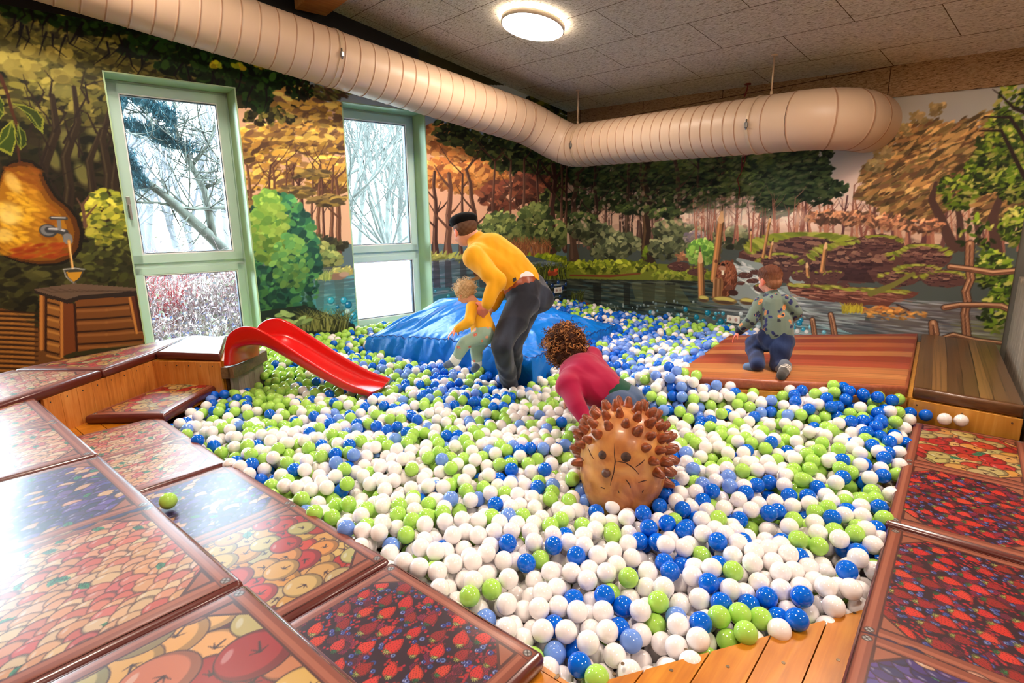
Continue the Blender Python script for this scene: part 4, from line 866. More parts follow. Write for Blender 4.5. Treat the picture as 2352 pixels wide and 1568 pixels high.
# rock mound, moss and boulders
def rock(cx, cy, rx, ry, n=60, moss=True):
    ps = [(cx + rx * math.cos(a) * r_.uniform(.9, 1.06), cy + ry * math.sin(a) * r_.uniform(.85, 1.05)) for a in np.linspace(0, 2 * math.pi, 18)[:-1]]; MR.poly(ps, (98, 68, 62))
    for k in range(n):                                     # stacked slabs, pale on top and dark beneath
        a = r_.uniform(0, 6.28); q = math.sqrt(r_.random()) * .8; x, y = cx + rx * q * math.cos(a), cy + ry * q * math.sin(a); w = rx * r_.uniform(.07, .2); h = ry * r_.uniform(.07, .16); t = (y - cy) / ry
        sk = r_.uniform(-.25, .1); top = pal(r_, [(156, 118, 100), (136, 98, 84), (172, 132, 108)]) if t < .1 else pal(r_, [(118, 84, 76), (100, 70, 66)]); bot = pal(r_, [(74, 50, 50), (58, 40, 44), (88, 60, 58)])
        MR.poly([(x - w, y + sk * w), (x - w * .6, y - h + sk * w * .6), (x + w * .7, y - h - sk * w * .7), (x + w, y - sk * w), (x + w * .8, y + h * 1.2), (x - w * .8, y + h * 1.3)], bot, .75)
        MR.poly([(x - w, y + sk * w), (x - w * .6, y - h + sk * w * .6), (x + w * .7, y - h - sk * w * .7), (x + w, y - sk * w), (x, y + h * .25)], top, .8)
    if moss:
        for _ in range(int(n * .9)): a = r_.uniform(math.pi * 1.08, math.pi * 1.92); MR.ell(cx + rx * .92 * math.cos(a), cy + ry * .9 * math.sin(a) + 3, rx * r_.uniform(.05, .14), max(2, ry * .07), pal(r_, [(150, 158, 56), (116, 128, 48), (176, 178, 84)]), math.cos(a) * .6, .8)
rock(1850, 590, 150, 62, 150); rock(1960, 600, 110, 50, 90); rock(1790, 610, 60, 34, 40); rock(2120, 590, 70, 34, 60); rock(2110, 625, 60, 22, 40); rock(2060, 640, 50, 20, 30); rock(2170, 640, 60, 22, 40); rock(2020, 560, 60, 24, 40)
MR.poly([(1870, 606), (1990, 620), (2010, 650), (1900, 640)], (64, 44, 46), .7)
# left bank
MR.poly([(1300, 600), (1470, 604), (1600, 610), (1640, 640), (1560, 650), (1300, 640)], (120, 128, 50)); MR.foliage(1400, 612, 110, 14, 260, [(140, 150, 46), (110, 122, 40), (176, 180, 70), (84, 92, 36)], (9, 4)); MR.foliage(1570, 632, 70, 12, 160, [(130, 142, 50), (100, 112, 44), (156, 160, 70)], (9, 4)); MR.line([(1310, 632), (1400, 634), (1470, 628)], [4, 6, 3], (130, 76, 50)); MR.foliage(1600, 590, 50, 10, 60, [(190, 140, 100), (150, 106, 80)], (11, 4)); rock(1560, 612, 26, 12, 14, False); rock(1600, 622, 24, 12, 14)
MR.foliage(1610, 580, 32, 30, 240, [(150, 190, 90), (120, 166, 78), (90, 134, 64), (176, 206, 116)], (6, 4), .3, 1.4)
# stream
for p, w in (([(1695, 596), (1720, 606), (1740, 618), (1700, 640), (1690, 660), (1740, 690), (1800, 720)], [8, 16, 30, 44, 50, 70, 60]), ([(1850, 625), (1820, 640), (1850, 660), (1800, 672), (1880, 700), (1960, 730)], [8, 14, 20, 30, 50, 44])): MR.line(p, w, (150, 160, 156))
for _ in range(260):
    t = r_.random(); x = 1690 + t * 150 + r_.uniform(-26, 26); y = 610 + t * 110 + r_.uniform(-10, 10); MR.ell(x, y, r_.uniform(5, 16), r_.uniform(1, 2.6), pal(r_, [(236, 234, 228), (200, 208, 204), (110, 122, 122), (170, 180, 178)]), -.3 + r_.uniform(-.3, .3), .8)
for x, y, a, b in ((1712, 632, 18, 8), (1736, 625, 14, 6), (1730, 645, 16, 6), (1752, 660, 22, 12), (1700, 650, 12, 5), (1780, 632, 20, 10), (1840, 632, 26, 14), (1890, 640, 40, 22), (1915, 630, 26, 12), (1935, 655, 18, 8), (1860, 654, 18, 8)): rock(x, y, a, b, 10, b > 9)
# deep water
for i in range(22):
    t = i / 21; c = tuple(a * (1 - t) + b * t for a, b in zip((58, 62, 54), (52, 92, 104))); MR.poly([(1300, 640 + i * 6), (1660, 646 + i * 6), (1660, 654 + i * 6), (1300, 648 + i * 6)], c)
MR.poly([(1640, 690), (1800, 730), (1960, 745), (2400, 740), (2400, 860), (1600, 860), (1600, 690)], (96, 104, 108)); MR.poly([(1690, 735), (1900, 745), (1980, 775), (1700, 780)], (150, 186, 190), .8)
MR.poly([(1980, 700), (2400, 690), (2400, 860), (2060, 860)], (110, 104, 98)); MR.poly([(2180, 740), (2400, 720), (2400, 850), (2240, 850)], (122, 122, 88))
MR.water(1310, 1640, 645, 730, [(96, 104, 84), (34, 38, 34), (120, 126, 110), (70, 96, 100)], 420, (16, 60)); MR.water(1640, 2300, 690, 780, [(140, 142, 146), (70, 74, 80), (180, 184, 186), (96, 90, 92)], 420, (20, 70))
for x, w in ((1372, 10), (1490, 16), (1440, 8), (1540, 12)): MR.poly([(x - w, 650), (x + w, 650), (x + w * .8, 700), (x - w * .8, 700)], (34, 36, 32), .6)
MR.poly([(1450, 650), (1560, 655), (1590, 700), (1460, 690)], (108, 112, 78), .5)
# log and branch
MR.poly([(1806, 652), (1850, 650), (1930, 658), (2010, 660), (2070, 664), (2112, 672), (2096, 684), (2060, 688), (2040, 704), (1990, 700), (1960, 708), (1930, 694), (1870, 690), (1830, 678), (1812, 668)], (112, 70, 58))
for i in range(90):
    t = r_.random(); x = 1812 + t * 270; y = 660 + t * 16 + r_.uniform(-4, 26) * (1 - .4 * t); MR.line([(x, y), (x + r_.uniform(16, 44), y + r_.uniform(0, 6))], [r_.uniform(1.5, 4), .8], pal(r_, [(176, 122, 100), (84, 50, 46), (60, 38, 40), (148, 98, 82), (200, 150, 124)]), .85)
for i in range(70): t = r_.random(); x = 1816 + t * 270; MR.ell(x, 653 + t * 16 + r_.uniform(-2, 5), r_.uniform(4, 12), r_.uniform(1.5, 3), pal(r_, [(150, 154, 60), (118, 126, 50), (180, 176, 88)]), -.1, .85)
MR.line([(2060, 700), (2090, 712), (2070, 722)], [4, 2, 1], (70, 46, 44)); MR.line([(2000, 674), (2050, 655), (2098, 628)], [14, 12, 8], (124, 120, 60)); None
MR.foliage(2010, 712, 70, 8, 60, [(190, 140, 80), (170, 110, 60)], (7, 2.4)); MR.foliage(2050, 722, 80, 12, 60, [(200, 150, 80), (186, 130, 70)], (5, 2.2), 0, .4); MR.grass(1935, 1980, 716, 18, 60, [(196, 180, 60), (160, 146, 50)], 9)
# gnawed posts
def post(x0, y0, x1, y1, w, tip=True, c=(176, 130, 86)):
    MR.line([(x0, y0), (x1, y1)], [w, w * .82], c); MR.line([(x0 - w * .2, y0), (x1 - w * .16, y1)], [w * .3, w * .2], tuple(min(255, v * 1.22) for v in c)); MR.line([(x0 + w * .34, y0), (x1 + w * .3, y1)], [w * .25, w * .2], tuple(v * .6 for v in c))
    if tip:
        dx, dy = x1 - x0, y1 - y0; L = math.hypot(dx, dy); ux, uy = dx / L, dy / L; MR.line([(x1, y1), (x1 + ux * w * 1.7, y1 + uy * w * 1.7)], [w * .8, 2.0], (222, 184, 140)); MR.line([(x1 + ux * w * 1.2, y1 + uy * w * 1.2), (x1 + ux * w * 1.9, y1 + uy * w * 1.9)], [3.5, 1], (60, 48, 44))
post(1640, 640, 1656, 506, 19); post(1612, 682, 1609, 598, 18); post(1753, 590, 1768, 508, 8); post(1725, 576, 1725, 536, 6); post(1768, 592, 1774, 560, 7); post(1888, 622, 1896, 568, 11); post(1856, 632, 1854, 612, 9)
# beaver at its stump
MR.ell(1668, 640, 27, 42, (104, 62, 44), 0); MR.ell(1668, 622, 24, 24, (150, 96, 70))
for _ in range(160): a = r_.uniform(0, 6.28); q = math.sqrt(r_.random()); MR.ell(1668 + 24 * q * math.cos(a), 640 + 38 * q * math.sin(a), 3.6, 1.1, pal(r_, [(176, 112, 82), (120, 74, 54), (90, 54, 42), (196, 136, 104)]), 1.2 + r_.uniform(-.5, .5), .8)
MR.ell(1661, 608, 5, 3.6, (40, 28, 28)); MR.ell(1659, 616, 9, 6, (190, 144, 120)); MR.poly([(1657, 620), (1664, 620), (1662, 632), (1658, 632)], (244, 232, 210)); MR.ell(1652, 606, 1.8, 1.8, (20, 14, 14)); MR.ell(1671, 605, 1.8, 1.8, (20, 14, 14)); MR.ell(1645, 600, 4, 4, (120, 76, 58)); MR.ell(1682, 600, 4, 4, (120, 76, 58)); MR.ell(1674, 660, 10, 5, (120, 80, 66), .4); MR.ell(1684, 672, 12, 7, (74, 50, 44))
MR.poly([(1634, 684), (1640, 650), (1644, 636), (1652, 640), (1658, 636), (1662, 648), (1658, 684)], (150, 110, 76)); 
for x in (1640, 1645, 1650, 1655): MR.line([(x, 642), (x - 1, 680)], [3.4, 2], pal(r_, [(226, 196, 160), (190, 150, 112), (110, 78, 56)]))
for x, y, a, b in ((1616, 686, 14, 8), (1664, 690, 30, 10), (1716, 692, 18, 8)): MR.ell(x, y, a, b, (140, 116, 76)); MR.ell(x, y - 3, a * .85, b * .5, (206, 196, 116)); MR.ell(x, y + 4, a * .8, b * .4, (96, 76, 62))
# floating balls of the print
MR.balls([(r_.uniform(1440, 1760), r_.uniform(712, 752)) for _ in range(46)], [(70, 160, 190), (120, 190, 210), (200, 210, 216), (40, 140, 170)], (2.6, 5.5)); MR.balls([(r_.uniform(1340, 1600), r_.uniform(690, 722)) for _ in range(40)], [(150, 166, 166), (120, 140, 144)], (1.6, 3.2)); MR.balls([(r_.uniform(1640, 1900), r_.uniform(744, 765)) for _ in range(26)], [(60, 160, 190), (120, 190, 210), (216, 214, 214)], (3, 6)); MR.balls([(1600, 728), (1616, 738), (1656, 738), (1650, 758), (1672, 760), (1575, 710), (1625, 718), (1840, 735), (1836, 742)], [(30, 140, 176)], (5, 7.5))
MR.line([(1318, 700), (1340, 694), (1356, 702)], [7, 8, 4], (150, 84, 48)); MR.grass(1310, 1340, 690, 22, 30, [(110, 120, 50), (70, 76, 36)], 9)
# knotted branch fence and maple on the right edge
BRN = (156, 112, 82)
def bough(p, w): MR.line(p, [v + 3.5 for v in w], (70, 50, 42)); MR.line(p, w, BRN); MR.line([(a, b - .18 * w[0]) for a, b in p], [v * .35 for v in w], (206, 164, 128)); MR.line([(a, b + .25 * w[0]) for a, b in p], [v * .25 for v in w], (110, 74, 56))
for x, y, n in ((2310, 300, 150), (2260, 400, 260), (2330, 420, 300), (2330, 240, 90), (2280, 350, 170), (2335, 330, 200), (2200, 440, 130), (2340, 520, 240), (2280, 620, 220), (2320, 680, 260), (2240, 540, 40), (2290, 720, 100)): MR.foliage(x, y, 44, 44, n, [(92, 118, 34), (116, 140, 40), (60, 82, 28), (150, 162, 64), (36, 48, 24), (180, 176, 96), (50, 62, 30)], (8, 3.6), .5, 1.3, .4)
for p in ([(2360, 260), (2330, 250), (2300, 220), (2280, 205)], [(2360, 330), (2320, 270), (2260, 268)], [(2360, 420), (2300, 300), (2250, 300)]): MR.line(p, [9, 6, 3, 1.5][:len(p)], (52, 38, 34))
bough([(2222, 790), (2216, 720), (2222, 690), (2218, 668), (2230, 640), (2226, 610), (2228, 560)], [15, 13, 13, 13, 13, 14, 15]); bough([(2182, 612), (2230, 618), (2280, 626), (2352, 620)], [11, 11, 12, 11]); bough([(2170, 706), (2205, 700), (2260, 700), (2300, 702), (2345, 722)], [12, 10, 10, 11, 12]); bough([(2146, 766), (2143, 742)], [18, 15]); bough([(1872, 775), (1866, 734)], [9, 9]); bough([(1918, 775), (1912, 740), (1908, 722)], [11, 10, 9]); bough([(2155, 778), (2190, 768), (2240, 780), (2340, 792)], [6, 8, 7, 6])
o = obj('wall_right_mural', wall_mesh(cvR, lambda t, z: wr(t, z, .002), m_mural, (), lambda x: 1.75 + (1.045 - .0545 * x / K) * K + .004), None); o['kind'] = 'structure'
# ------------------------------------------------------------------ printed crates of fruit (drawn on the pad covers)
OUT = (58, 24, 26)
def jit(c, r, a=10): return tuple(min(255, max(0, v + r.uniform(-a, a))) for v in c)
def leaf(cv, x, y, s, ang, r):
    n = 9; pts = []
    for k in range(n): t = k / (n - 1); pts.append((t * s, math.sin(math.pi * t) * s * .30))
    for k in range(n - 2, 0, -1): t = k / (n - 1); pts.append((t * s, -math.sin(math.pi * t) * s * .30))
    c, q = math.cos(ang), math.sin(ang); P_ = [(x + a * c - b * q, y + a * q + b * c) for a, b in pts]
    cv.poly([(x + (a * c - b * q) * 1.06, y + (a * q + b * c) * 1.12) for a, b in pts], (24, 60, 46)); cv.poly(P_, jit((66, 150, 104), r))
    cv.line([(x, y), (x + s * c, y + s * q)], .0022, (24, 70, 50))
    for t in (.3, .5, .7):
        for sg in (-1, 1): cv.line([(x + s * t * c, y + s * t * q), (x + s * (t + .13) * c - sg * s * .17 * q, y + s * (t + .13) * q + sg * s * .17 * c)], .0016, (24, 70, 50))
def fruit(cv, x, y, a, b, ang, col, r, ow=.0026):
    dk = tuple(v * .74 for v in col); lt = tuple(min(255, v * 1.0 + (255 - v) * .45) for v in col)
    cv.ell(x, y, a + ow, b + ow, ang, OUT); cv.ell(x, y, a, b, ang, dk)
    c, s = math.cos(ang), math.sin(ang); ox, oy = -.10 * a, .12 * b
    cv.ell(x + ox * c - oy * s, y + ox * s + oy * c, a * .86, b * .84, ang, col)
    ox, oy = -.55 * a, .5 * b; cv.ell(x + ox * c - oy * s, y + ox * s + oy * c, a * .26, b * .12, ang + .7, lt)
def art_apple(cv, x0, x1, y0, y1, r, sc=1.0, cols=None):
    cv.a[max(0, int((y0 - cv.y0) / cv.res)):int((y1 - cv.y0) / cv.res) + 1, max(0, int((x0 - cv.x0) / cv.res)):int((x1 - cv.x0) / cv.res) + 1] = (96, 22, 26)
    R = .054 * sc; cols = cols or [(236, 196, 110), (240, 166, 70), (206, 40, 34), (226, 60, 44), (214, 190, 120), (196, 34, 30), (238, 178, 90)]
    pts = [(x0 + (i + .5 * (j % 2)) * R * 1.35 + r.uniform(-.2, .2) * R, y0 + j * R * 1.15 + r.uniform(-.2, .2) * R) for j in range(int((y1 - y0) / (R * 1.15)) + 2) for i in range(int((x1 - x0) / (R * 1.35)) + 2)]
    r.shuffle(pts)
    for x, y in pts:
        a = R * r.uniform(.86, 1.12); ang = r.uniform(-.4, .4); fruit(cv, x, y, a, a * .88, ang, jit(r.choice(cols), r, 8), r, .0032)
        an = r.uniform(0, 6.28); sx, sy = x + .1 * a, y - .05 * a
        cv.line([(sx, sy), (sx + .42 * a * math.cos(an), sy + .42 * a * math.sin(an))], [.0065, .004], OUT)
        for d in (-.9, .9, 1.6): cv.line([(sx, sy), (sx + .26 * a * math.cos(an + d), sy + .26 * a * math.sin(an + d))], [.005, .002], OUT)
    for _ in range(max(3, int(len(pts) * .07))): leaf(cv, r.uniform(x0, x1), r.uniform(y0, y1), .05 * sc, r.uniform(0, 6.28), r)
def art_peach(cv, x0, x1, y0, y1, r, cols=None, bg=(60, 30, 50)):
    cv.a[max(0, int((y0 - cv.y0) / cv.res)):int((y1 - cv.y0) / cv.res) + 1, max(0, int((x0 - cv.x0) / cv.res)):int((x1 - cv.x0) / cv.res) + 1] = bg
    cols = cols or [(244, 190, 140), (240, 168, 118), (236, 128, 104), (246, 206, 160), (228, 104, 92), (242, 176, 130)]
    R = .034
    pts = [(x0 + (i + .5 * (j % 2)) * R * 1.5 + r.uniform(-.3, .3) * R, y1 - j * R * .85 + r.uniform(-.2, .2) * R) for j in range(int((y1 - y0) / (R * .85)) + 2) for i in range(int((x1 - x0) / (R * 1.5)) + 2)]
    for k, (x, y) in enumerate(pts):
        a = R * r.uniform(.9, 1.25); ang = r.uniform(-.6, .9); col = jit(r.choice(cols), r, 8)
        fruit(cv, x, y, a, a * .8, ang, col, r, .0024)
        c, s = math.cos(ang), math.sin(ang)
        arc = [(x + (.15 * a + .75 * a * math.sin(t)) * c - (-.75 * a * math.cos(t)) * s * .9, y + (.15 * a + .75 * a * math.sin(t)) * s + (-.75 * a * math.cos(t)) * c * .9) for t in (0, .5, 1, 1.5, 2)]
        cv.line(arc, .0024, tuple(v * .45 for v in col))
        if r.random() < .13: leaf(cv, x, y, .042, r.uniform(0, 6.28), r)
def art_plum(cv, x0, x1, y0, y1, r):
    art_peach(cv, x0, x1, y0, y1, r, [(84, 56, 140), (60, 44, 116), (112, 78, 168), (74, 46, 124), (52, 38, 100), (96, 70, 160), (236, 176, 140)] , (34, 22, 70))
def art_berry(cv, x0, x1, y0, y1, r, sc=1.0):
    cv.a[max(0, int((y0 - cv.y0) / cv.res)):int((y1 - cv.y0) / cv.res) + 1, max(0, int((x0 - cv.x0) / cv.res)):int((x1 - cv.x0) / cv.res) + 1] = (52, 10, 34)
    n = int((x1 - x0) * (y1 - y0) * 900)
    for _ in range(int(n * 1.3)):                            # clusters of small red currants
        x, y = r.uniform(x0, x1), r.uniform(y0, y1)
        for k in range(3): cv.ell(x + r.uniform(-.012, .012), y + r.uniform(-.012, .012), .0045, .004, 0, jit((206, 28, 40), r, 24))
    for _ in range(int(n * .38)):                            # raspberries
        x, y = r.uniform(x0, x1), r.uniform(y0, y1); base = r.choice([(150, 22, 70), (180, 30, 80), (120, 16, 50)]); cv.ell(x, y, .017, .014, 0, (40, 6, 24))
        for i in range(-2, 3):
            for j in range(-2, 3):
                if i * i + j * j < 6: cv.ell(x + (i + .5 * (j % 2)) * .0062, y + j * .0055, .0029, .0026, 0, jit(base, r, 14))
    for _ in range(int(n * .75)):                            # blueberries
        x, y = r.uniform(x0, x1), r.uniform(y0, y1); q = r.uniform(.006, .0085); cv.ell(x, y, q + .0012, q + .0012, 0, (24, 20, 70)); cv.ell(x, y, q, q, 0, jit(r.choice([(88, 104, 196), (60, 76, 170), (120, 140, 220)]), r, 10)); cv.ell(x, y, q * .45, q * .4, 0, (30, 30, 90)); cv.ell(x - q * .4, y + q * .4, q * .25, q * .2, 0, (220, 225, 250))
    s = .030 * sc; pts = [(x0 + (i + .5 * (j % 2)) * s * 2.9 + r.uniform(-.5, .5) * s, y0 + j * s * 2.15 + r.uniform(-.35, .35) * s) for j in range(int((y1 - y0) / (s * 2.15)) + 2) for i in range(int((x1 - x0) / (s * 2.9)) + 2)]
    r.shuffle(pts)
    for x, y in pts:
        if not (x0 - s < x < x1 + s and y0 - s < y < y1 + s): continue
        ang = r.uniform(-.5, .5) + .3; a = s * r.uniform(.85, 1.15); col = jit(r.choice([(250, 52, 36), (240, 40, 34), (252, 66, 48), (176, 28, 30)]), r, 8); c, q = math.cos(ang), math.sin(ang)
        prof = [(-.9, .30), (-.7, .58), (-.3, .74), (.1, .70), (.6, .45), (1.0, .16), (1.15, 0)]
        P_ = [(u, v) for u, v in prof] + [(u, -v) for u, v in reversed(prof[:-1])]
        for k, cc in ((1.09, OUT), (1.0, tuple(v * .78 for v in col))): cv.poly([(x + a * k * (u * c - v * q), y + a * k * (u * q + v * c)) for u, v in P_], cc)
        cv.poly([(x + a * (.86 * u * c - (.86 * v + .06) * q), y + a * (.86 * u * q + (.86 * v + .06) * c)) for u, v in P_], col)
        for i in range(-2, 4):
            for j in range(-2, 3):
                u, v = i * .30 + .1 * (j % 2), j * .27
                if abs(v) < .62 - .45 * max(0, u): cv.ell(x + a * (u * c - v * q), y + a * (u * q + v * c), .0019, .0012, ang, (70, 14, 20))
        gc = r.choice([(206, 200, 96), (226, 214, 120), (70, 140, 80)]) if r.random() < .8 else (40, 110, 70)
        for k in range(6):
            an = ang + math.pi + (k - 2.5) * .75; hx, hy = x - .8 * a * c, y - .8 * a * q
            cv.line([(hx, hy), (hx + .42 * a * math.cos(an), hy + .42 * a * math.sin(an))], [.009 * sc, .002], (30, 50, 20)); cv.line([(hx, hy), (hx + .38 * a * math.cos(an), hy + .38 * a * math.sin(an))], [.0065 * sc, .001], gc)
ARTS = {'apple': lambda cv, *a: art_apple(cv, *a, sc=1.12), 'peach': art_peach, 'plum': art_plum, 'berry': art_berry, 'bigapple': lambda cv, *a: art_apple(cv, *a, sc=1.5, cols=[(250, 190, 104), (246, 176, 90), (216, 140, 96), (228, 150, 100), (214, 190, 120), (176, 34, 44), (250, 184, 96), (222, 136, 88)])}
def crate(cv, x0, x1, y0, y1, kind, r, ends=(1, 1), rail=.05):
    """one printed crate: fruit, mitred corner blocks, rails with screws"""
    ARTS[kind](cv, x0 + rail * .5, x1 - rail * .5, y0 + rail * .5, y1 - rail * .5, r)
    R0, R1, R2 = (164, 84, 60), (196, 112, 84), (92, 40, 32)
    def tri(cx, cy, sx, sy, s):
        cv.poly([(cx, cy), (cx + sx * s, cy), (cx, cy + sy * s)], R2); i = .006; cv.poly([(cx + sx * i, cy + sy * i), (cx + sx * (s - 3 * i), cy + sy * i), (cx + sx * i, cy + sy * (s - 3 * i))], (184, 104, 76))
    for cx, sx in ((x0 + rail * .9, 1), (x1 - rail * .9, -1)):
        for cy, sy in ((y0 + rail * .9, 1), (y1 - rail * .9, -1)): tri(cx, cy, sx, sy, .085)
    def band(xa, xb, ya, yb, horiz):
        cv.poly([(xa, ya), (xb, ya), (xb, yb), (xa, yb)], R2); e = .0035
        cv.poly([(xa + e, ya + e), (xb - e, ya + e), (xb - e, yb - e), (xa + e, yb - e)], R0)
        if horiz: cv.poly([(xa + .02, ya + (yb - ya) * .5), (xb - .02, ya + (yb - ya) * .5), (xb - .02, ya + (yb - ya) * .78), (xa + .02, ya + (yb - ya) * .78)], R1)
        else: cv.poly([(xa + (xb - xa) * .25, ya + .02), (xa + (xb - xa) * .55, ya + .02), (xa + (xb - xa) * .55, yb - .02), (xa + (xb - xa) * .25, yb - .02)], R1)
    band(x0, x1, y0, y0 + rail * .9, True); band(x0, x1, y1 - rail * .9, y1, True)
    band(x0, x0 + rail * .9, y0, y1, False); band(x1 - rail * .9, x1, y0, y1, False)
    for cx in (x0 + rail * .45, x1 - rail * .45):
        for cy in (y0 + rail * .45, y1 - rail * .45):
            cv.ell(cx, cy, .0135, .0135, 0, (40, 26, 26)); cv.ell(cx, cy, .011, .011, 0, (206, 200, 196)); cv.line([(cx - .008, cy - .008), (cx + .008, cy + .008)], .003, (50, 40, 40)); cv.line([(cx - .008, cy + .008), (cx + .008, cy - .008)], .003, (50, 40, 40))

m_print = painted('printed_vinyl', rough=.5, spec=.25, coat=.42, coat_rough=.27)
m_brown = plain('brown_vinyl_side', (88, 32, 26), .3, spec=.6, coat=.3)
m_whitev = plain('pale_vinyl', (226, 226, 234), .25, spec=.6, coat=.5)
def pad(name, quad, z, label, cat, kinds=None, art=None, thick=.06, res=.004, bulge=.008, side=None, seed=1, group=None, mat=None):
    """soft pad over a plan quad [near-left, near-right, far-right, far-left]; the print runs from corner 0 (x) to corner 3 (y)"""
    Q = [np.array([q[0], q[1]], float) for q in quad]; c = sum(Q) / 4
    # pull in a hair so neighbours stay apart
    Q = [q + (c - q) / np.linalg.norm(c - q) * .006 for q in Q]
    Lx = (np.linalg.norm(Q[1] - Q[0]) + np.linalg.norm(Q[2] - Q[3])) / 2; Ly = (np.linalg.norm(Q[3] - Q[0]) + np.linalg.norm(Q[2] - Q[1])) / 2
    cv = Canvas(0, Lx, 0, Ly, res); r = random.Random(seed)
    if kinds:
        n = len(kinds)
        for k, kd in enumerate(kinds): crate(cv, 0, cv.x1, cv.y1 * k / n, cv.y1 * (k + 1) / n, kd, r)
    elif art: art(cv, r)
    root = empty(name, (c[0], c[1], z - thick), 0, label, cat, group)
    u = np.linspace(0, 1, cv.w)[None, :, None]; v = np.linspace(0, 1, cv.h)[:, None, None]; inset = .014
    Qi = [q + (c - q) / np.linalg.norm(c - q) * inset * 1.414 for q in Q]
    xy = (1 - u) * (1 - v) * Qi[0] + u * (1 - v) * Qi[1] + u * v * Qi[2] + (1 - u) * v * Qi[3]
    f = (1 - (2 * u - 1) ** 6) * (1 - (2 * v - 1) ** 6)
    zz = thick - .004 + bulge * np.clip(f, 0, 1) ** .5 + .0012 * np.sin(u * 9 + seed) * np.cos(v * 13 + seed)
    co = np.concatenate([xy - c, zz], -1).reshape(-1, 3)
    ii = np.arange(cv.w * cv.h).reshape(cv.h, cv.w); fc = np.stack([ii[:-1, :-1], ii[:-1, 1:], ii[1:, 1:], ii[1:, :-1]], -1).reshape(-1, 4)
    me = mesh_np('printed_cover', co, fc, [mat or m_print]); cv.put_attr(me, cv.a.reshape(-1, 3) * (.73 if kinds else 1)); top = obj('printed_cover', me, None, root)
    # border: rounded lip, side wall and underside
    bm = bmesh.new(); loops = []
    zt = thick - .004 + .0012 * np.sin(seed)
    prof = [(0, zt), (.006, zt - .0015), (.012, zt - .007), (.0145, zt - .016), (.0145, .018), (.010, .005), (.003, 0)]
    for off, h in prof:
        k_ = (inset - off); ring = []
        for i in range(4):
            q = Q[i] + (c - Q[i]) / np.linalg.norm(c - Q[i]) * k_ * 1.414 - c
            e0 = Q[(i - 1) % 4] - Q[i]; e1 = Q[(i + 1) % 4] - Q[i]; e0 /= np.linalg.norm(e0); e1 /= np.linalg.norm(e1)
            rr = .012 if off > 0 else .004
            if off == 0: ring += [q, q, q]
            else: ring += [q + e0 * rr, q + (e0 + e1) * rr * .3, q + e1 * rr]
        loops.append([bm.verts.new((p[0], p[1], h)) for p in ring])
    n = len(loops[0])
    for i in range(len(loops) - 1):
        for k in range(n):
            try:
                f_ = bm.faces.new((loops[i][k], loops[i][(k + 1) % n], loops[i + 1][(k + 1) % n], loops[i + 1][k])); f_.smooth = True
            except ValueError: pass
    bm.faces.new(loops[-1]); bmesh.ops.recalc_face_normals(bm, faces=bm.faces)
    obj('vinyl_side', bm, side or m_brown, root); return root
def PX(px, py, z): q = P(px, py, z); return (q[0], q[1])
XU = .548 * .95 / .95; XU = PX(565, 1330, ZU)[0]
xL = PX(900, 1283, ZL)[0]; yU1 = PX(230, 1040, ZU)[1]; yU2 = PX(565, 1330, ZU)[1]; yU0 = yU1 + 1.30
yL0 = PX(375, 950, ZL)[1]; yL1 = PX(530, 1060, ZL)[1]; yL2 = PX(900, 1283, ZL)[1]
XW = XU - 1.0
pad('fruit_crate_pad', [(XW, yU1), (XU, yU1), (XU, yU0), (XW, yU0)], ZU, 'raised left pad printed with pale peaches, farthest of the upper row', 'pad', ['peach', 'peach'], seed=3)
pad('fruit_crate_pad', [(XW, yU2), (XU, yU2), (XU, yU1), (XW, yU1)], ZU, 'raised left pad printed with a crate of plums and one of peaches', 'pad', ['peach', 'plum'], seed=4, res=.0035)
pad('fruit_crate_pad', [(XW, yU2 - 1.33), (XU, yU2 - 1.33), (XU, yU2), (XW, yU2)], ZU, 'nearest raised pad printed with big yellow and brown apples', 'pad', ['berry', 'bigapple'], seed=7, res=.003)
x0 = XU + .006
pad('fruit_crate_pad', [(x0, yL1), (xL, yL1), (xL + .03, yL0), (x0, yL0)], ZL, 'lower left pad printed with faint peaches beside the alcove', 'pad', ['peach', 'peach'], seed=5, res=.0035)
pad('fruit_crate_pad', [(x0, yL2), (xL, yL2), (xL, yL1), (x0, yL1)], ZL, 'lower left pad printed with pale plums and with pink and cream apples', 'pad', ['apple', 'plum'], seed=6, res=.0032)
pad('fruit_crate_pad', [(x0, yL2 - .70), (xL, yL2 - .70), (xL, yL2), (x0, yL2)], ZL, 'lower left pad printed with strawberries, nearest to the bare boards', 'pad', ['berry'], seed=8, res=.0024)
# back bench pads, turned by about 38 degrees
b0 = PX(80, 900, ZB); b1 = PX(355, 808, ZB); b2 = PX(440, 768, ZB); b3 = PX(310, 768, ZB); b4 = PX(0, 855, ZB)
b0, b1 = np.array(b0), np.array(b1); bd = (b1 - b0) / np.linalg.norm(b1 - b0); bn = np.array([-bd[1], bd[0]])
bw = float((np.array(b4) - b0) @ bn); bL = float((b1 - b0) @ bd)
ba = b0 - bd * .35
pad('fruit_crate_pad', [ba, ba + bd * (bL * .5 + .35), ba + bd * (bL * .5 + .35) + bn * bw, ba + bn * bw][0:4], ZB, 'back bench pad printed with pale peaches under the painted table', 'pad', ['peach'], seed=9, res=.005)
bq = b0 + bd * bL * .5
b2a = np.array(b2)
pad('fruit_crate_pad', [bq, b1, b2a, bq + bn * bw], ZB, 'back bench pad printed with red and cream apples below the first window', 'pad', ['apple'], seed=10, res=.005)
b5 = np.array(PX(505, 812, ZB)); b6 = np.array(PX(520, 771, ZB))
pad('plain_pad', [b1, b5, b6, b2a], ZB, 'plain pale pad at the head of the red slide', 'pad', art=lambda cv, r: cv.a.__setitem__(slice(None), (214, 216, 226)), seed=2, res=.02)
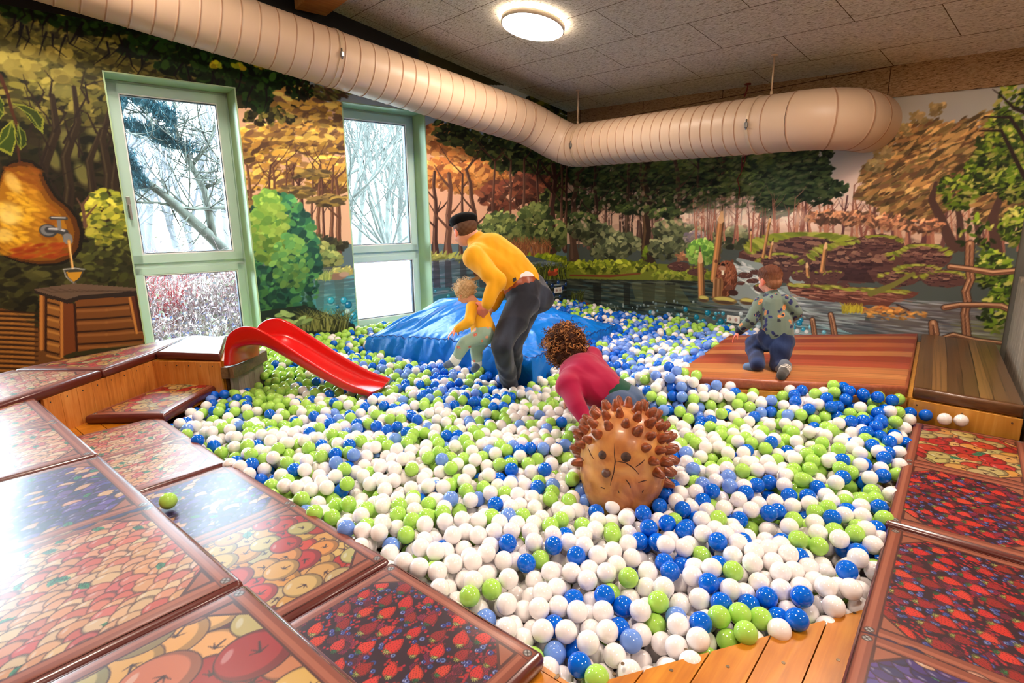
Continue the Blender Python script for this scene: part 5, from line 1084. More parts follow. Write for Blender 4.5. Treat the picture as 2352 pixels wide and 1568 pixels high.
# alcove seat pad
ca, cb, cc2, cd = [np.array(PX(*q, ZL + .03)) for q in ((512, 876), (377, 951), (190, 955), (362, 872))]
cd2 = ca + (cc2 - cb) * 1.0
pad('fruit_crate_pad', [cb, ca, np.array(PX(412, 868, ZL + .03)), cc2], ZL + .03, 'small low alcove pad printed with red and orange apples', 'pad', ['apple'], seed=12, res=.0035)
# right-hand pads
yR = PX(2070, 1040, ZL)[1]; xR0 = PX(2085, 962, ZL)[0]; xR1 = PX(2035, 1198, ZL)[0]; xR2 = PX(1990, 1500, ZL)[0]
pad('fruit_crate_pad', [(xR0, yR + .005), (xR0, yR - .5), (xR1, yR - .53), (xR1, yR - .03)], ZL, 'right-hand pad printed with red and yellow apples and strawberries by the wooden panel', 'pad', ['apple', 'berry'], seed=14, res=.0035)
pad('fruit_crate_pad', [(xR1 - .005, yR - .04), (xR1 - .005, yR - .62), (xR1 - 1.5, yR - .64), (xR1 - 1.5, yR - .06)], ZL, 'nearest right-hand pad printed with dark strawberries and purple plums', 'pad', ['berry', 'plum'], seed=15, res=.003)

# plank-printed mats on the right platform
def art_plank(base, cols, across=True, n=9):
    def f(cv, r):
        cv.a[:] = base; W_, H_ = cv.x1, cv.y1; L_ = H_ if across else W_
        pos = 0; k = 0
        while pos < L_:
            w = L_ / n * r.uniform(.75, 1.25); c = cols[k % len(cols)] if r.random() < .8 else r.choice(cols); k += 1
            if across: cv.poly([(0, pos), (W_, pos), (W_, pos + w), (0, pos + w)], c)
            else: cv.poly([(pos, 0), (pos + w, 0), (pos + w + r.uniform(-.02, .02), H_), (pos + r.uniform(-.02, .02), H_)], c)
            for _ in range(int(w / .0045)):
                p = pos + r.uniform(0, w); dk = r.uniform(.55, 1.2); cc = tuple(min(255, v * dk) for v in c); amp = r.uniform(0, .006); ph = r.uniform(0, 6)
                M = W_ if across else H_; a0 = r.uniform(-.3, .8) * M; a1 = a0 + r.uniform(.3, 1.1) * M
                ln = [(a0 + (a1 - a0) * t, p + amp * math.sin(ph + 5 * t)) for t in np.linspace(0, 1, 7)]
                if not across: ln = [(b, a) for a, b in ln]
                cv.line(ln, r.uniform(.0015, .0055), cc, .7)
            ln = [(0, pos + w), (W_ * .5, pos + w + .003), (W_, pos + w)] if across else [(pos + w, 0), (pos + w + .006, H_ * .5), (pos + w, H_)]
            cv.line(ln, .007, tuple(v * .35 for v in c)); pos += w
    return f
def inwall(p):
    d = float((CORN[:2] - p) @ W1[:2]); return p if d > .03 else p - W1[:2] * (.03 - d)
Ma, Mb, Mc, Md = [inwall(np.array(PX(*q, ZM))) for q in ((1540, 862), (1672, 768), (2112, 764), (2088, 888))]
reds = [(178, 106, 62), (196, 128, 76), (156, 62, 44), (166, 72, 50), (146, 56, 40), (186, 116, 70), (150, 66, 48), (176, 92, 58), (140, 52, 40)]
m_side_red = wood('plank_print_side', (110, 50, 34), (150, 78, 52), (176, 100, 66), 'X', 1.5, .35, False)
m_plank_print = painted('plank_printed_vinyl', rough=.34, spec=.5, coat=.15, coat_rough=.15)
pad('plank_mat', [Ma, Md, Mc, Mb], ZM, 'large red-brown plank-patterned mat under the kneeling child', 'mat', art=art_plank((160, 80, 54), reds, True, 11), thick=.07, res=.004, side=m_side_red, seed=21, mat=m_plank_print)
Me = inwall(np.array(PX(2302, 776, ZM))); Mf = np.array(PX(2356, 934, ZM)); Md2 = Md + (Mf - Md) / np.linalg.norm(Mf - Md) * .02; Mc2 = Mc + (Me - Mc) / np.linalg.norm(Me - Mc) * .02
darks = [(112, 80, 44), (126, 90, 50), (84, 58, 34), (76, 52, 32), (132, 96, 54), (106, 76, 42), (94, 66, 38)]
m_side_dark = wood('dark_plank_print_side', (60, 34, 20), (92, 58, 34), (120, 82, 48), 'Y', 1.5, .3, False)
pad('plank_mat', [Md2, Mf, Me, Mc2], ZM + .005, 'dark brown plank-patterned mat in the right corner by the grey fence', 'mat', art=art_plank((100, 70, 40), darks, False, 7), thick=.075, res=.004, side=m_side_dark, seed=23, mat=m_plank_print)
# ------------------------------------------------------------------ timber platforms round the pit
m_pineY = wood('oiled_pine_deck', (124, 64, 8), (184, 110, 22), (210, 142, 42), 'X', 1.0, .32, True, .2)
m_pineZ = wood('oiled_pine_boards', (132, 62, 20), (196, 122, 52), (222, 156, 84), 'Z', 1.0, .42, True)
m_greyZ = wood('weathered_boards', (104, 96, 84), (140, 128, 112), (168, 154, 136), 'Z', 1.4, .7, False)
m_brownb = wood('brown_stained_beam', (70, 48, 28), (104, 74, 44), (132, 100, 64), 'X', 1.5, .5, False)
m_ply = wood('oiled_plywood', (190, 120, 30), (222, 156, 62), (240, 186, 98), 'Z', .7, .3, True, .2)
m_screw = plain('screw_head', (120, 100, 78), .35, metal=.7)
def clip(poly, a, b, c):
    """keep a*x+b*y<=c"""
    out = []
    for i in range(len(poly)):
        p, q = poly[i], poly[(i + 1) % len(poly)]; dp, dq = a * p[0] + b * p[1] - c, a * q[0] + b * q[1] - c
        if dp <= 0: out.append(p)
        if dp * dq < 0: t = dp / (dp - dq); out.append((p[0] + t * (q[0] - p[0]), p[1] + t * (q[1] - p[1])))
    return out
def deck(name, polys, z, th, w, label, axis='y', off=0, mat=None, screws=True, gap=.004):
    """boards of width w (counted along axis) clipped to convex plan polygons"""
    bm = bmesh.new(); sc_p = []
    cen = np.mean([p for pl in polys for p in pl], 0)
    for pl in polys:
        v = [p[1] if axis == 'y' else p[0] for p in pl]; k = math.floor((min(v) - off) / w)
        while off + k * w < max(v):
            a, b = off + k * w + gap / 2, off + (k + 1) * w - gap / 2; s = (0, 1) if axis == 'y' else (1, 0)
            q = clip(clip(list(pl), -s[0], -s[1], -a), s[0], s[1], b); k += 1
            if len(q) < 3: continue
            prism(bm, [(p[0] - cen[0], p[1] - cen[1]) for p in q], 0, th)
            if screws:
                xs = [p[0] for p in q]; ys = [p[1] for p in q]
                for t in (.3, .62, .9):
                    x = min(xs) + t * (max(xs) - min(xs)); y = (a + b) / 2 if axis == 'y' else 0
                    if axis != 'y': y = min(ys) + t * (max(ys) - min(ys)); x = (a + b) / 2
                    sc_p.append((x - cen[0], y - cen[1], th))
    root = empty(name, (cen[0], cen[1], z - th), 0, label, 'platform')
    obj('deck_boards', bm, mat or m_pineY, root)
    if screws: heads(sc_p, (0, 0, 1), .0055, .0012, m_screw, root)
    return root
def board_panel(a, b, z0, z1, w, outn, th=.02, mat=None, parent=None, nails=True, name='board_cladding', origin=None, seed=0):
    """upright boards from a to b, standing on z0; outn points to the side they show"""
    a, b = np.array(a, float)[:2], np.array(b, float)[:2]; L = np.linalg.norm(b - a); d = (b - a) / L; n = np.array(outn, float)[:2]; bm = bmesh.new(); nb = []
    N = max(1, round(L / w)); w = L / N; o = np.array(origin if origin is not None else (0, 0, 0), float)
    for i in range(N):
        c = a + d * (i + .5) * w + n * th / 2; m = frame_mat((c[0] - o[0], c[1] - o[1], (z0 + z1) / 2 - o[2]), (d[0], d[1], 0), (n[0], n[1], 0))
        add_box(bm, (0, 0, 0), (w - .002, th, z1 - z0), m, .0025)
        if nails:
            q = a + d * (i + .35) * w + n * (th + .0005)
            nb.append((q[0] - o[0], q[1] - o[1], z1 - .03 - o[2]))
    p = obj(name, bm, mat or m_pineZ, parent)
    if nails: heads(nb, (n[0], n[1], 0), .004, .002, m_gasket, p, 'nail_head')
    return p
# near corner deck
dA = np.array(PX(1238, 1522, ZD)); dB = np.array(PX(1325, 1580, ZD)); dC = np.array(PX(1970, 1403, ZD))
dC = dB + (dC - dB) * 1.06
near = [[(dA[0], dA[1]), (dB[0], dB[1]), (dB[0], -.6), (xL - .010, -.6), (xL - .010, dA[1])], [(dB[0], dB[1]), (dB[0], -.6), (dC[0] + .1, -.6), (dC[0] + .1, dC[1] - .08), (dC[0], dC[1])]]
for pl in near:
    ar = sum(pl[i][0] * pl[(i + 1) % len(pl)][1] - pl[(i + 1) % len(pl)][0] * pl[i][1] for i in range(len(pl)))
    if ar < 0: pl.reverse()
dk = deck('corner_deck', near, ZD, .028, .118, 'bare yellow pine boards cut across the nearest corner of the ball pit')
n_ = np.array([dC[1] - dB[1], -(dC[0] - dB[0])]); n_ = -n_ / np.linalg.norm(n_)
o_ = np.array([*dk.location])
board_panel(dB - n_ * .021, dC - n_ * .021, .0, ZD - .03, .12, n_, parent=dk, origin=o_, nails=False)
# lower and upper tier boxes on the left
def box_poly(name, pl, z0, z1, mat, label, cat='platform'):
    c = np.mean(pl, 0); bm = bmesh.new(); prism(bm, [(p[0] - c[0], p[1] - c[1]) for p in pl], 0, z1 - z0)
    return tag(obj(name, bm, mat, loc=(c[0], c[1], z0)), label, cat)
ZLb, ZUb = ZL - .061, ZU - .061
t = box_poly('tier_box', [(XU - .02, yL2 - .9), (xL - .012, yL2 - .9), (xL - .012, yL0 - .005), (XU - .02, yL0 - .005)], 0, ZLb, m_pineY, 'long low wooden box carrying the lower left pads')
box_poly('tier_box', [(XW - .3, yU2 - 1.5), (XU - .014, yU2 - 1.5), (XU - .014, yU0 + .0), (XW - .3, yU0 + .0)], 0, ZUb, m_pineY, 'long wooden box carrying the raised left pads')
# back bench box and its alcove cladding
w0 = b0 + bn * .03; w1_ = b1 + bn * .03
bench = empty('back_bench', (float(b0[0]), float(b0[1]), 0), 0, 'boarded wooden bench box under the back pads round the alcove', 'platform')
ob = np.array([b0[0], b0[1], 0.])
bk = np.array(PX(520, 771, ZB))
pl = [w0 - bd * .5, w1_, b5 + (b6 - b5) * .02 - bd * .0, b6, b2a, ba + bn * bw * .97]
bm = bmesh.new(); e58 = (b5 - b1) / np.linalg.norm(b5 - b1); n58 = np.array([e58[1], -e58[0]])
if n58 @ (b2a - b1) > 0: n58 = -n58
core = [ba + bn * .05, w1_ + bn * .02, b5 - n58 * .03, b6 - n58 * .01, b2a, ba + bn * bw * .96]
prism(bm, [(p[0] - ob[0], p[1] - ob[1]) for p in core], 0, ZB - .061); obj('bench_core', bm, m_pineY, bench)
zf = ZL - .03
board_panel(w0 + bd * .05, w1_, zf - .06, ZB - .062, .115, -bn, parent=bench, origin=ob)
board_panel(w1_ - bd * .01, b5 - n58 * .005, zf - .06, ZB - .062, .10, n58, parent=bench, origin=ob)
# alcove floor
fl = [np.array([XU - .02, yL0 + .002]), np.array([xL + .03, yL0 + .002]), ca + (ca - cb) * .02, b5 + (b5 - b1) * 0, w1_, w0]
box = [tuple(p) for p in fl]
deck('alcove_floor', [box], ZL - .031, .03, .12, 'small bare board floor of the alcove between the pad tiers', axis='x', screws=False)
bm = bmesh.new()
nf = np.array([(ca - cb)[1], -(ca - cb)[0]]); nf /= np.linalg.norm(nf)
f0 = cb - nf * .012; f1 = ca - nf * .012
m_redb = wood('red_stained_boards', (110, 34, 16), (160, 62, 30), (190, 90, 44), 'Z', 1.0, .4)
p_ = board_panel(f0, f1, .0, ZL - .062, .115, nf, mat=m_redb, nails=False, name='alcove_front')
tag(p_, 'red-stained board front below the alcove pad at the edge of the balls', 'platform')
# box under the head of the slide
s0 = b5 + n58 * .0; 
sb_a = np.array(PX(524, 842, ZB - .10)); sb_b = np.array(PX(596, 806, ZB - .10))
sd = (sb_b - sb_a) / np.linalg.norm(sb_b - sb_a); sn = np.array([sd[1], -sd[0]])
slide_box = empty('slide_box', (sb_a[0], sb_a[1], 0), 0, 'weathered wooden box with a dark top rail under the red slide', 'platform'); osb = np.array([sb_a[0], sb_a[1], 0.])
Ls = float((sb_b - sb_a) @ sd)
bm = bmesh.new(); back = -sn * .42
prism(bm, [tuple(p - osb[:2]) for p in (sb_a - sn * .02, sb_b - sn * .02, sb_b + back, sb_a + sd * .32 + back, sb_a + sd * .04 - sn * .05)], 0, ZB - .11); obj('box_core', bm, m_brownb, slide_box)
board_panel(sb_a, sb_b, 0.0, ZB - .10 - .075, .085, sn, parent=slide_box, origin=osb, mat=m_greyZ, nails=False)
bm = bmesh.new(); c = (sb_a + sb_b) / 2 + sn * .025
add_box(bm, (0, 0, 0), (Ls + .05, .05, .085), frame_mat((c[0] - osb[0], c[1] - osb[1], ZB - .10 - .042), (sd[0], sd[1], 0), (sn[0], sn[1], 0)), .004)
c = sb_a - sn * .01 - sd * .0
add_box(bm, (0, 0, 0), (.05, .07, .085), frame_mat((c[0] - osb[0], c[1] - osb[1], ZB - .10 - .0425), (sd[0], sd[1], 0), (sn[0], sn[1], 0)), .004)
obj('top_rail', bm, m_brownb, slide_box)
# right-hand platform: box, plywood face and plank mats on top
zt = ZM - .072
rp = empty('play_platform', (float(Md[0]), float(Md[1]), 0), 0, 'yellow wooden platform box carrying the two plank-patterned mats', 'platform'); orp = np.array([Md[0], Md[1], 0.])
core = [Ma + (Mb - Ma) * .01, Md, Mf, Mf + np.array([.02, 0]), Me, Mc, Mb]
core = [Ma, Md, Mf, Me, Mc, Mb]; cc_ = np.mean(core, 0); core = [p + (cc_ - p) / np.linalg.norm(cc_ - p) * .03 for p in core]
bm = bmesh.new(); prism(bm, [tuple(p - orp[:2]) for p in core], 0, zt); obj('platform_core', bm, m_ply, rp)
def face(a, b, z0, z1, n, mat, nm='face_panel', th=.018):
    c = (a + b) / 2; d = (b - a) / np.linalg.norm(b - a); bm = bmesh.new()
    add_box(bm, (0, 0, 0), (np.linalg.norm(b - a), th, z1 - z0), frame_mat((c[0] - orp[0], c[1] - orp[1], (z0 + z1) / 2), (d[0], d[1], 0), (n[0], n[1], 0)), .002); f = obj(nm, bm, mat, rp)
    sb = []
    for t in (.08, .5, .92):
        q = a + (b - a) * t + np.array(n) * (th / 2); 
        for zz in (z1 - .03, z0 + .04): sb.append((q[0] - orp[0], q[1] - orp[1], zz))
    heads(sb, (n[0], n[1], 0), .005, .0015, m_screw, f)
dn = (Mf - Md) / np.linalg.norm(Mf - Md); nn = np.array([dn[1], -dn[0]]); 
if nn @ (Mc - Md) > 0: nn = -nn
face(Md - nn * .01 + dn * .01, Mf - nn * .01, ZL - .3, zt - .002, nn, m_ply)
dm = (Md - Ma) / np.linalg.norm(Md - Ma); nm_ = np.array([-dm[1], dm[0]])
if nm_ @ (Mc - Md) > 0: nm_ = -nm_
m_pineH = wood('oiled_pine_rail', (150, 76, 16), (206, 130, 44), (228, 164, 74), 'X', 1.0, .35, True, .1)
face(Ma - nm_ * .01, Md - nm_ * .01, zt - .075, zt - .002, nm_, m_pineH, 'rail'); face(Ma - nm_ * .012, Md - nm_ * .012, .05, zt - .08, nm_, m_redb, 'lower_rail')
dl = (Mb - Ma) / np.linalg.norm(Mb - Ma); nl = np.array([-dl[1], dl[0]])
if nl @ (Mc - Ma) > 0: nl = -nl
face(Ma - nl * .01, Mb - nl * .01, .05, zt - .002, nl, m_pineH, 'rail')
# box under the right-hand pads
yRa = yR - .02
box_poly('tier_box', [(dC[0] + .102, yRa - 1.0), (xR0 - .02, yRa - 1.0), (xR0 - .02, yRa - .0), (xR1 - .01, yRa - .0), (xR1 - .02, yRa - .04), (dC[0] + .102, yRa - .05)], 0, ZLb - .0, m_pineY, 'wooden box carrying the right-hand fruit pads')
# grey plank fence panel beside the dark mat
fa = np.array(PX(2312, 786, ZM))
fdir = np.array([-1.0, -.035]); fdir /= np.linalg.norm(fdir)
z_top = Pl(2339, 633, (fa[0], fa[1], 0), (0.0, 1, 0))[2]
fence = empty('fence_panel', (fa[0], fa[1], 0), 0, 'grey weathered plank fence panel at the right edge beside the dark mat', 'fence'); of = np.array([fa[0], fa[1], 0.])
fn = np.array([-fdir[1], fdir[0]])
if fn[1] < 0: fn = -fn
rr = random.Random(3)
for i in range(14):
    bm = bmesh.new(); w = .16; c = fa + fdir * (i + .5) * w - fn * .02; h = z_top * 1.0 + rr.uniform(-.05, .04) if i else z_top
    h0 = .30
    add_box(bm, (0, 0, 0), (w - .005, .035, h - h0), frame_mat((c[0] - of[0], c[1] - of[1], (h + h0) / 2), (fdir[0], fdir[1], 0), (fn[0], fn[1], 0)), .006); obj('fence_plank', bm, m_greyZ, fence)
bm = bmesh.new(); c = fa + fdir * 1.1 - fn * .06
for zz in (.95, 1.35): add_box(bm, (0, 0, 0), (2.2, .03, .08), frame_mat((c[0] - of[0], c[1] - of[1], zz), (fdir[0], fdir[1], 0), (fn[0], fn[1], 0)), .004)
obj('fence_rail', bm, m_greyZ, fence)
# pit bottom
pit_poly = [(xL - .01, .15), (dC[0], dC[1]), (4.0, .2), tuple(Ma), tuple(Mb), tuple(wr(3.0, 0, .02)[:2]), tuple(wr(.0, 0, .02)[:2]), tuple(wl(-1.0, 0, .03)[:2]), tuple(b6), tuple(b5), tuple(ca), (xL + .02, yL0)]
bm = bmesh.new(); prism(bm, [tuple(wl(-.9, 0, .02)[:2]), tuple(wl(SCOR - .02, 0, .02)[:2]), tuple(wr(3.6, 0, .02)[:2]), (4.6, -.1), (2.2, -.1), (1.0, .3), (.9, 3.8), (1.5, 4.6)], .0, ZPIT)
struct('floor_1', bm, m_pit)
# ------------------------------------------------------------------ red slide
m_red = plain('red_moulded_plastic', (206, 2, 4), .30, spec=.5, coat=.35)
# plan line of the slide: from the box head to the foot in the balls
SF = np.array(PX(872, 888, .60)); SH = np.array(PX(548, 838, ZB - .10)) 
far_foot = np.array(PX(886, 868, .60)); near_foot = np.array(PX(850, 906, .60))
ax = far_foot - near_foot; wS = .40
_hd = np.array(PX(516, 845, ZB - .10)); _ft = np.array(PX(850, 906, .58))   # near rim line, head and foot
sdir = (_ft - _hd); Lsl = float(np.linalg.norm(sdir)); sdir /= Lsl; sside = np.array([-sdir[1], sdir[0]])
if sside @ (far_foot - near_foot) < 0: sside = -sside
zh = ZB - .10
def sl(t, side, z): q = _hd + sdir * t + sside * side; return (q[0], q[1], z)
def interp(x, xs, ys): return float(np.interp(x, xs, ys))
def smooth(xs, ys, x):
    # Catmull-Rom through the control points
    i = max(0, min(len(xs) - 2, int(np.searchsorted(xs, x)) - 1)); t = (x - xs[i]) / (xs[i + 1] - xs[i])
    p0 = ys[max(i - 1, 0)]; p1, p2 = ys[i], ys[i + 1]; p3 = ys[min(i + 2, len(ys) - 1)]
    return .5 * ((2 * p1) + (-p0 + p2) * t + (2 * p0 - 5 * p1 + 4 * p2 - p3) * t * t + (-p0 + 3 * p1 - 3 * p2 + p3) * t ** 3)
def rim_from_px(pts):
    """photo points on the near rim -> (t, z) in the rim's upright plane"""
    out = []
    for px, py in pts:
        q = Pl(px, py, (_hd[0], _hd[1], 0), (sside[0], sside[1], 0)); out.append((float((q[:2] - _hd) @ sdir), float(q[2])))
    return out
RIM = rim_from_px([(514, 843), (516, 800), (523, 772), (540, 757), (560, 751), (580, 753), (605, 764), (640, 786), (680, 812), (720, 838), (760, 862), (800, 883), (830, 894), (853, 903)])
LOW = rim_from_px([(529, 843), (531, 815), (537, 803), (550, 797), (570, 795), (590, 796), (610, 801), (640, 817), (670, 835), (700, 853), (730, 870), (765, 888), (800, 903), (850, 915)])
def resample(P_, n):
    P_ = np.array(P_); L = np.r_[0, np.cumsum(np.linalg.norm(np.diff(P_, axis=0), axis=1))]; L /= L[-1]; u = np.linspace(0, 1, n)
    return np.stack([[smooth(L, P_[:, k], a) for a in u] for k in (0, 1)], 1)
n = 72
rim = resample(RIM, n); low = resample(LOW, n)
bm = bmesh.new(); wall = .011
wS = float(abs((far_foot - near_foot) @ sside)); wS = .36
rows = []
for i in range(n):
    (rt, rz), (lt, lz) = rim[i], low[i]; row = []
    d = np.array([rt - lt, rz - lz]); 
    fz = .10 * (1 - np.exp(-i / 6.0))
    # section from near rim, down the inside, across the dished bed, up to the far rim; then back underneath
    bedt, bedz = lt + d[0] * .16, lz + d[1] * .16
    sec_in = [(0.0, 1.0), (.006, 1.03), (.020, 1.03), (.030, .98), (.036, .80), (.045, .50), (.058, .22), (.08, .10), (.13, .05), (.20, .04)]
    full = [(s, h) for s, h in sec_in]; full = [(s * wS / .40, h) for s, h in full]
    full += [(wS - s, h) for s, h in reversed(full[:-1])]
    for s, h in full: row.append(sl(lt + d[0] * h, s, lz + d[1] * h))
    under = [(wS - .002, .93), (wS - .004, 0.0), (wS - .05, -.02), (wS * .5, .02), (.05, -.02), (.004, 0.0), (.000, .93)]
    for s, h in under:
        k = 1.0
        row.append(sl(lt + d[0] * h, s, lz + d[1] * h))
    rows.append([bm.verts.new(p) for p in row])
m = len(rows[0])
for i in range(n - 1):
    for k in range(m):
        f = bm.faces.new((rows[i][k], rows[i][(k + 1) % m], rows[i + 1][(k + 1) % m], rows[i + 1][k])); f.smooth = True
bm.faces.new(rows[0]); bm.faces.new(rows[-1]); bmesh.ops.recalc_face_normals(bm, faces=bm.faces)
sroot = tag(obj('slide', bm, m_red), 'glossy red plastic toddler slide running down into the balls', 'slide')
mod = sroot.modifiers.new('soft', 'SUBSURF'); mod.levels = 1; mod.render_levels = 1
SLIDE_AX = (_hd, sdir, sside, Lsl, wS)

# ------------------------------------------------------------------ blue vinyl crash cushion
m_blue = NT('blue_tarpaulin'); m_blue.b.inputs['Base Color'].default_value = srgb(0, 116, 216); m_blue.b.inputs['Roughness'].default_value = .42; m_blue.b.inputs['Specular IOR Level'].default_value = .35
_n = m_blue.node('ShaderNodeTexNoise'); m_blue.link(m_blue.coord('Object', (1, 1, 1)), _n.inputs[0]); _n.inputs['Scale'].default_value = 9; _n.inputs['Detail'].default_value = 4; _n.inputs['Distortion'].default_value = 1.5
m_blue.bump(_n.outputs[0], .35, .02); m_blue = m_blue.m
# four plan corners: near-left, near-right, far-right, far-left
TC = [np.array([3.055, 4.407]), np.array([3.267, 2.579]), np.array([5.33, 3.02]), np.array([4.50, 4.86])]
TZ = [.675, .70, .60, .80]
def tarp_xy(u, v): return (1 - u) * (1 - v) * TC[0] + u * (1 - v) * TC[1] + u * v * TC[2] + (1 - u) * v * TC[3]
def build_tarp():
    nu, nv = 200, 200; rr = np.random.default_rng(4)
    U, V = np.meshgrid(np.linspace(0, 1, nu), np.linspace(0, 1, nv)); u = U[..., None]; v = V[..., None]
    XY = (1 - u) * (1 - v) * TC[0] + u * (1 - v) * TC[1] + u * v * TC[2] + (1 - u) * v * TC[3]
    Z = (1 - U) * (1 - V) * TZ[0] + U * (1 - V) * TZ[1] + U * V * TZ[2] + (1 - U) * V * TZ[3]
    dome = (np.sin(np.pi * U) ** .75) * (np.sin(np.pi * np.clip(V * .92 + .04, 0, 1)) ** .75)
    Z = Z + .30 * dome * (1 - .35 * U * V)
    pk = tarp_xy(.50, .55)
    for k in range(90):                                        # creases fanning out of the crown and along the edges
        if k < 50:
            an = rr.uniform(0, 2 * np.pi); r0 = rr.uniform(.05, .6); r1 = r0 + rr.uniform(.3, .9)
            a = pk + r0 * np.array([np.cos(an), np.sin(an)]); an2 = an + rr.uniform(-.35, .35); b = pk + r1 * np.array([np.cos(an2), np.sin(an2)])
        else:
            e = rr.uniform(0, 1); c0 = tarp_xy(e, rr.choice([.03, .97])) if k % 2 else tarp_xy(rr.choice([.03, .97]), e)
            a = c0; b = c0 + (pk - c0) * rr.uniform(.15, .45) + rr.uniform(-.15, .15, 2)
        w = rr.uniform(.014, .042); h = rr.uniform(.010, .034) * rr.choice([1, 1, -1])
        d = b - a; L = d @ d; t = np.clip(((XY - a) @ d) / L, 0, 1); D_ = np.linalg.norm(XY - a - t[..., None] * d, axis=-1)
        Z += h * np.exp(-(D_ / w) ** 2) * np.sin(np.pi * np.clip(t * .9 + .05, 0, 1))
    # long parallel folds on the right half
    q = (XY @ np.array([.35, .94])) * 9 + 1.2 * np.sin(XY[..., 0] * 4)
    Z += .026 * (np.abs(((q % 1) - .5)) * 2 - .5) * np.clip((U - .45) * 3, 0, 1) * dome
    # gathered seam just inside the edge
    ed = np.minimum(np.minimum(U, 1 - U), np.minimum(V, 1 - V)); per = np.where(np.minimum(U, 1 - U) < np.minimum(V, 1 - V), V, U)
    Z += .007 * np.sin(per * 140) * np.exp(-(ed / .03) ** 2)
    top = np.concatenate([XY, Z[..., None]], -1)
    # skirt rings
    idx = [(0, j) for j in range(nu)] + [(i, nu - 1) for i in range(1, nv)] + [(nv - 1, j) for j in range(nu - 2, -1, -1)] + [(i, 0) for i in range(nv - 2, 0, -1)]
    rim_ = np.array([top[i, j] for i, j in idx]); cen = rim_[:, :2].mean(0); out = rim_[:, :2] - cen; out /= np.linalg.norm(out, axis=1)[:, None]
    s = np.arange(len(rim_)); co = [top.reshape(-1, 3)]; N0 = nu * nv; m_ = len(rim_); faces = []
    ii = np.arange(N0).reshape(nv, nu); faces.append(np.stack([ii[:-1, :-1], ii[:-1, 1:], ii[1:, 1:], ii[1:, :-1]], -1).reshape(-1, 4))
    prev = np.array([i * nu + j for i, j in idx]); base = N0
    for k, (f, o) in enumerate(((.10, .012), (.3, .02), (.55, .022), (.8, .02), (1.0, .0))):
        r = rim_.copy(); r[:, 2] = rim_[:, 2] + (.42 - rim_[:, 2]) * f; wob = .010 * np.sin(s * .21 + k) + .007 * np.sin(s * .55 + 2 * k)
        r[:, :2] += out * (o + wob * (f < 1))[:, None] if f < 1 else 0
        co.append(r); cur = base + s; faces.append(np.stack([prev, cur, np.roll(cur, -1), np.roll(prev, -1)], -1)); prev = cur; base += m_
    co = np.concatenate(co); me = mesh_np('crash_cushion', co - np.array([cen[0], cen[1], .42]), np.concatenate(faces), [m_blue]); return me, cen
me, tcen = build_tarp()
_v = np.empty(len(me.vertices) * 3, np.float32); me.vertices.foreach_get('co', _v); _v = _v.reshape(-1, 3)[:40000].reshape(200, 200, 3)
_rim = [tuple(q) for q in list(_v[1, ::3]) + list(_v[1::3, -2]) + list(_v[-2, ::-3]) + list(_v[::-3, 1])]
o = obj('crash_cushion', me, None, loc=(tcen[0], tcen[1], .42)); tag(o, 'big wrinkled blue vinyl crash cushion lying in the balls below the second window', 'cushion')
sm_ = bmesh.new(); tube(sm_, _rim + [_rim[0]], .0065, 6); obj('piping', sm_, plain('dark_blue_piping', (0, 66, 150), .5), o)
bm = bmesh.new(); bm.from_mesh(me); bmesh.ops.recalc_face_normals(bm, faces=bm.faces); bm.to_mesh(me); bm.free()

# ------------------------------------------------------------------ carved hedgehog
HC = D(1433, 1036, 2.58); HC[2] = max(HC[2], .69)
hf = D(1398, 1082, 2.36) - HC; hf /= np.linalg.norm(hf)
# ------------------------------------------------------------------ sculpting: overlapping solids fused into one skin
def fuse(name, solids, voxel=.008, smooth=3, mat=None, parent=None, origin=(0, 0, 0), paint=None, disp=None, factor=.5):
    """solids: ('c', p0, p1, r0, r1) tapered limb, ('e', centre, radii, rotation) ellipsoid"""
    bm = bmesh.new(); o = Vector(origin)
    for s in solids:
        if s[0] == 'c':
            a, b = Vector(s[1]) - o, Vector(s[2]) - o
            ellipsoid(bm, a, (s[3],) * 3, None, 16, 10); ellipsoid(bm, b, (s[4],) * 3, None, 16, 10)
            if (b - a).length > 1e-4: tube(bm, [a, b], [s[3], s[4]], 16)
        else: ellipsoid(bm, Vector(s[1]) - o, s[2], s[3] if len(s) > 3 else None, 24, 16)
    me = bpy.data.meshes.new('tmp'); bm.to_mesh(me); bm.free(); t = bpy.data.objects.new('tmp', me); COL.objects.link(t)
    m = t.modifiers.new('r', 'REMESH'); m.mode = 'VOXEL'; m.voxel_size = voxel; m.use_smooth_shade = True
    if smooth: m = t.modifiers.new('s', 'SMOOTH'); m.iterations = smooth; m.factor = factor
    dg = bpy.context.evaluated_depsgraph_get(); ev = t.evaluated_get(dg); out = bpy.data.meshes.new_from_object(ev)
    bpy.data.objects.remove(t, do_unlink=True); bpy.data.meshes.remove(me)
    out.name = name; n = len(out.vertices); co = np.empty(n * 3, np.float32); out.vertices.foreach_get('co', co); co = co.reshape(-1, 3)
    W_ = co + np.array(origin)
    if disp is not None:
        nr = np.empty(n * 3, np.float32); out.vertices.foreach_get('normal', nr); nr = nr.reshape(-1, 3)
        co = co + nr * disp(W_)[:, None]; out.vertices.foreach_set('co', co.ravel())
    out.materials.clear(); out.materials.append(mat)
    out.polygons.foreach_set('use_smooth', np.ones(len(out.polygons), bool))
    if paint is not None:
        at = out.color_attributes.new('Paint', 'BYTE_COLOR', 'POINT'); c = np.ones((n, 4), np.float32); c[:, :3] = np.clip(paint(W_) / 255., 0, 1); at.data.foreach_set('color_srgb', c.ravel())
    ob = bpy.data.objects.new(name, out); COL.objects.link(ob)
    if parent is not None: ob.parent = parent
    return ob
def chain(pts, rads): return [('c', pts[i], pts[i + 1], rads[i], rads[i + 1]) for i in range(len(pts) - 1)]
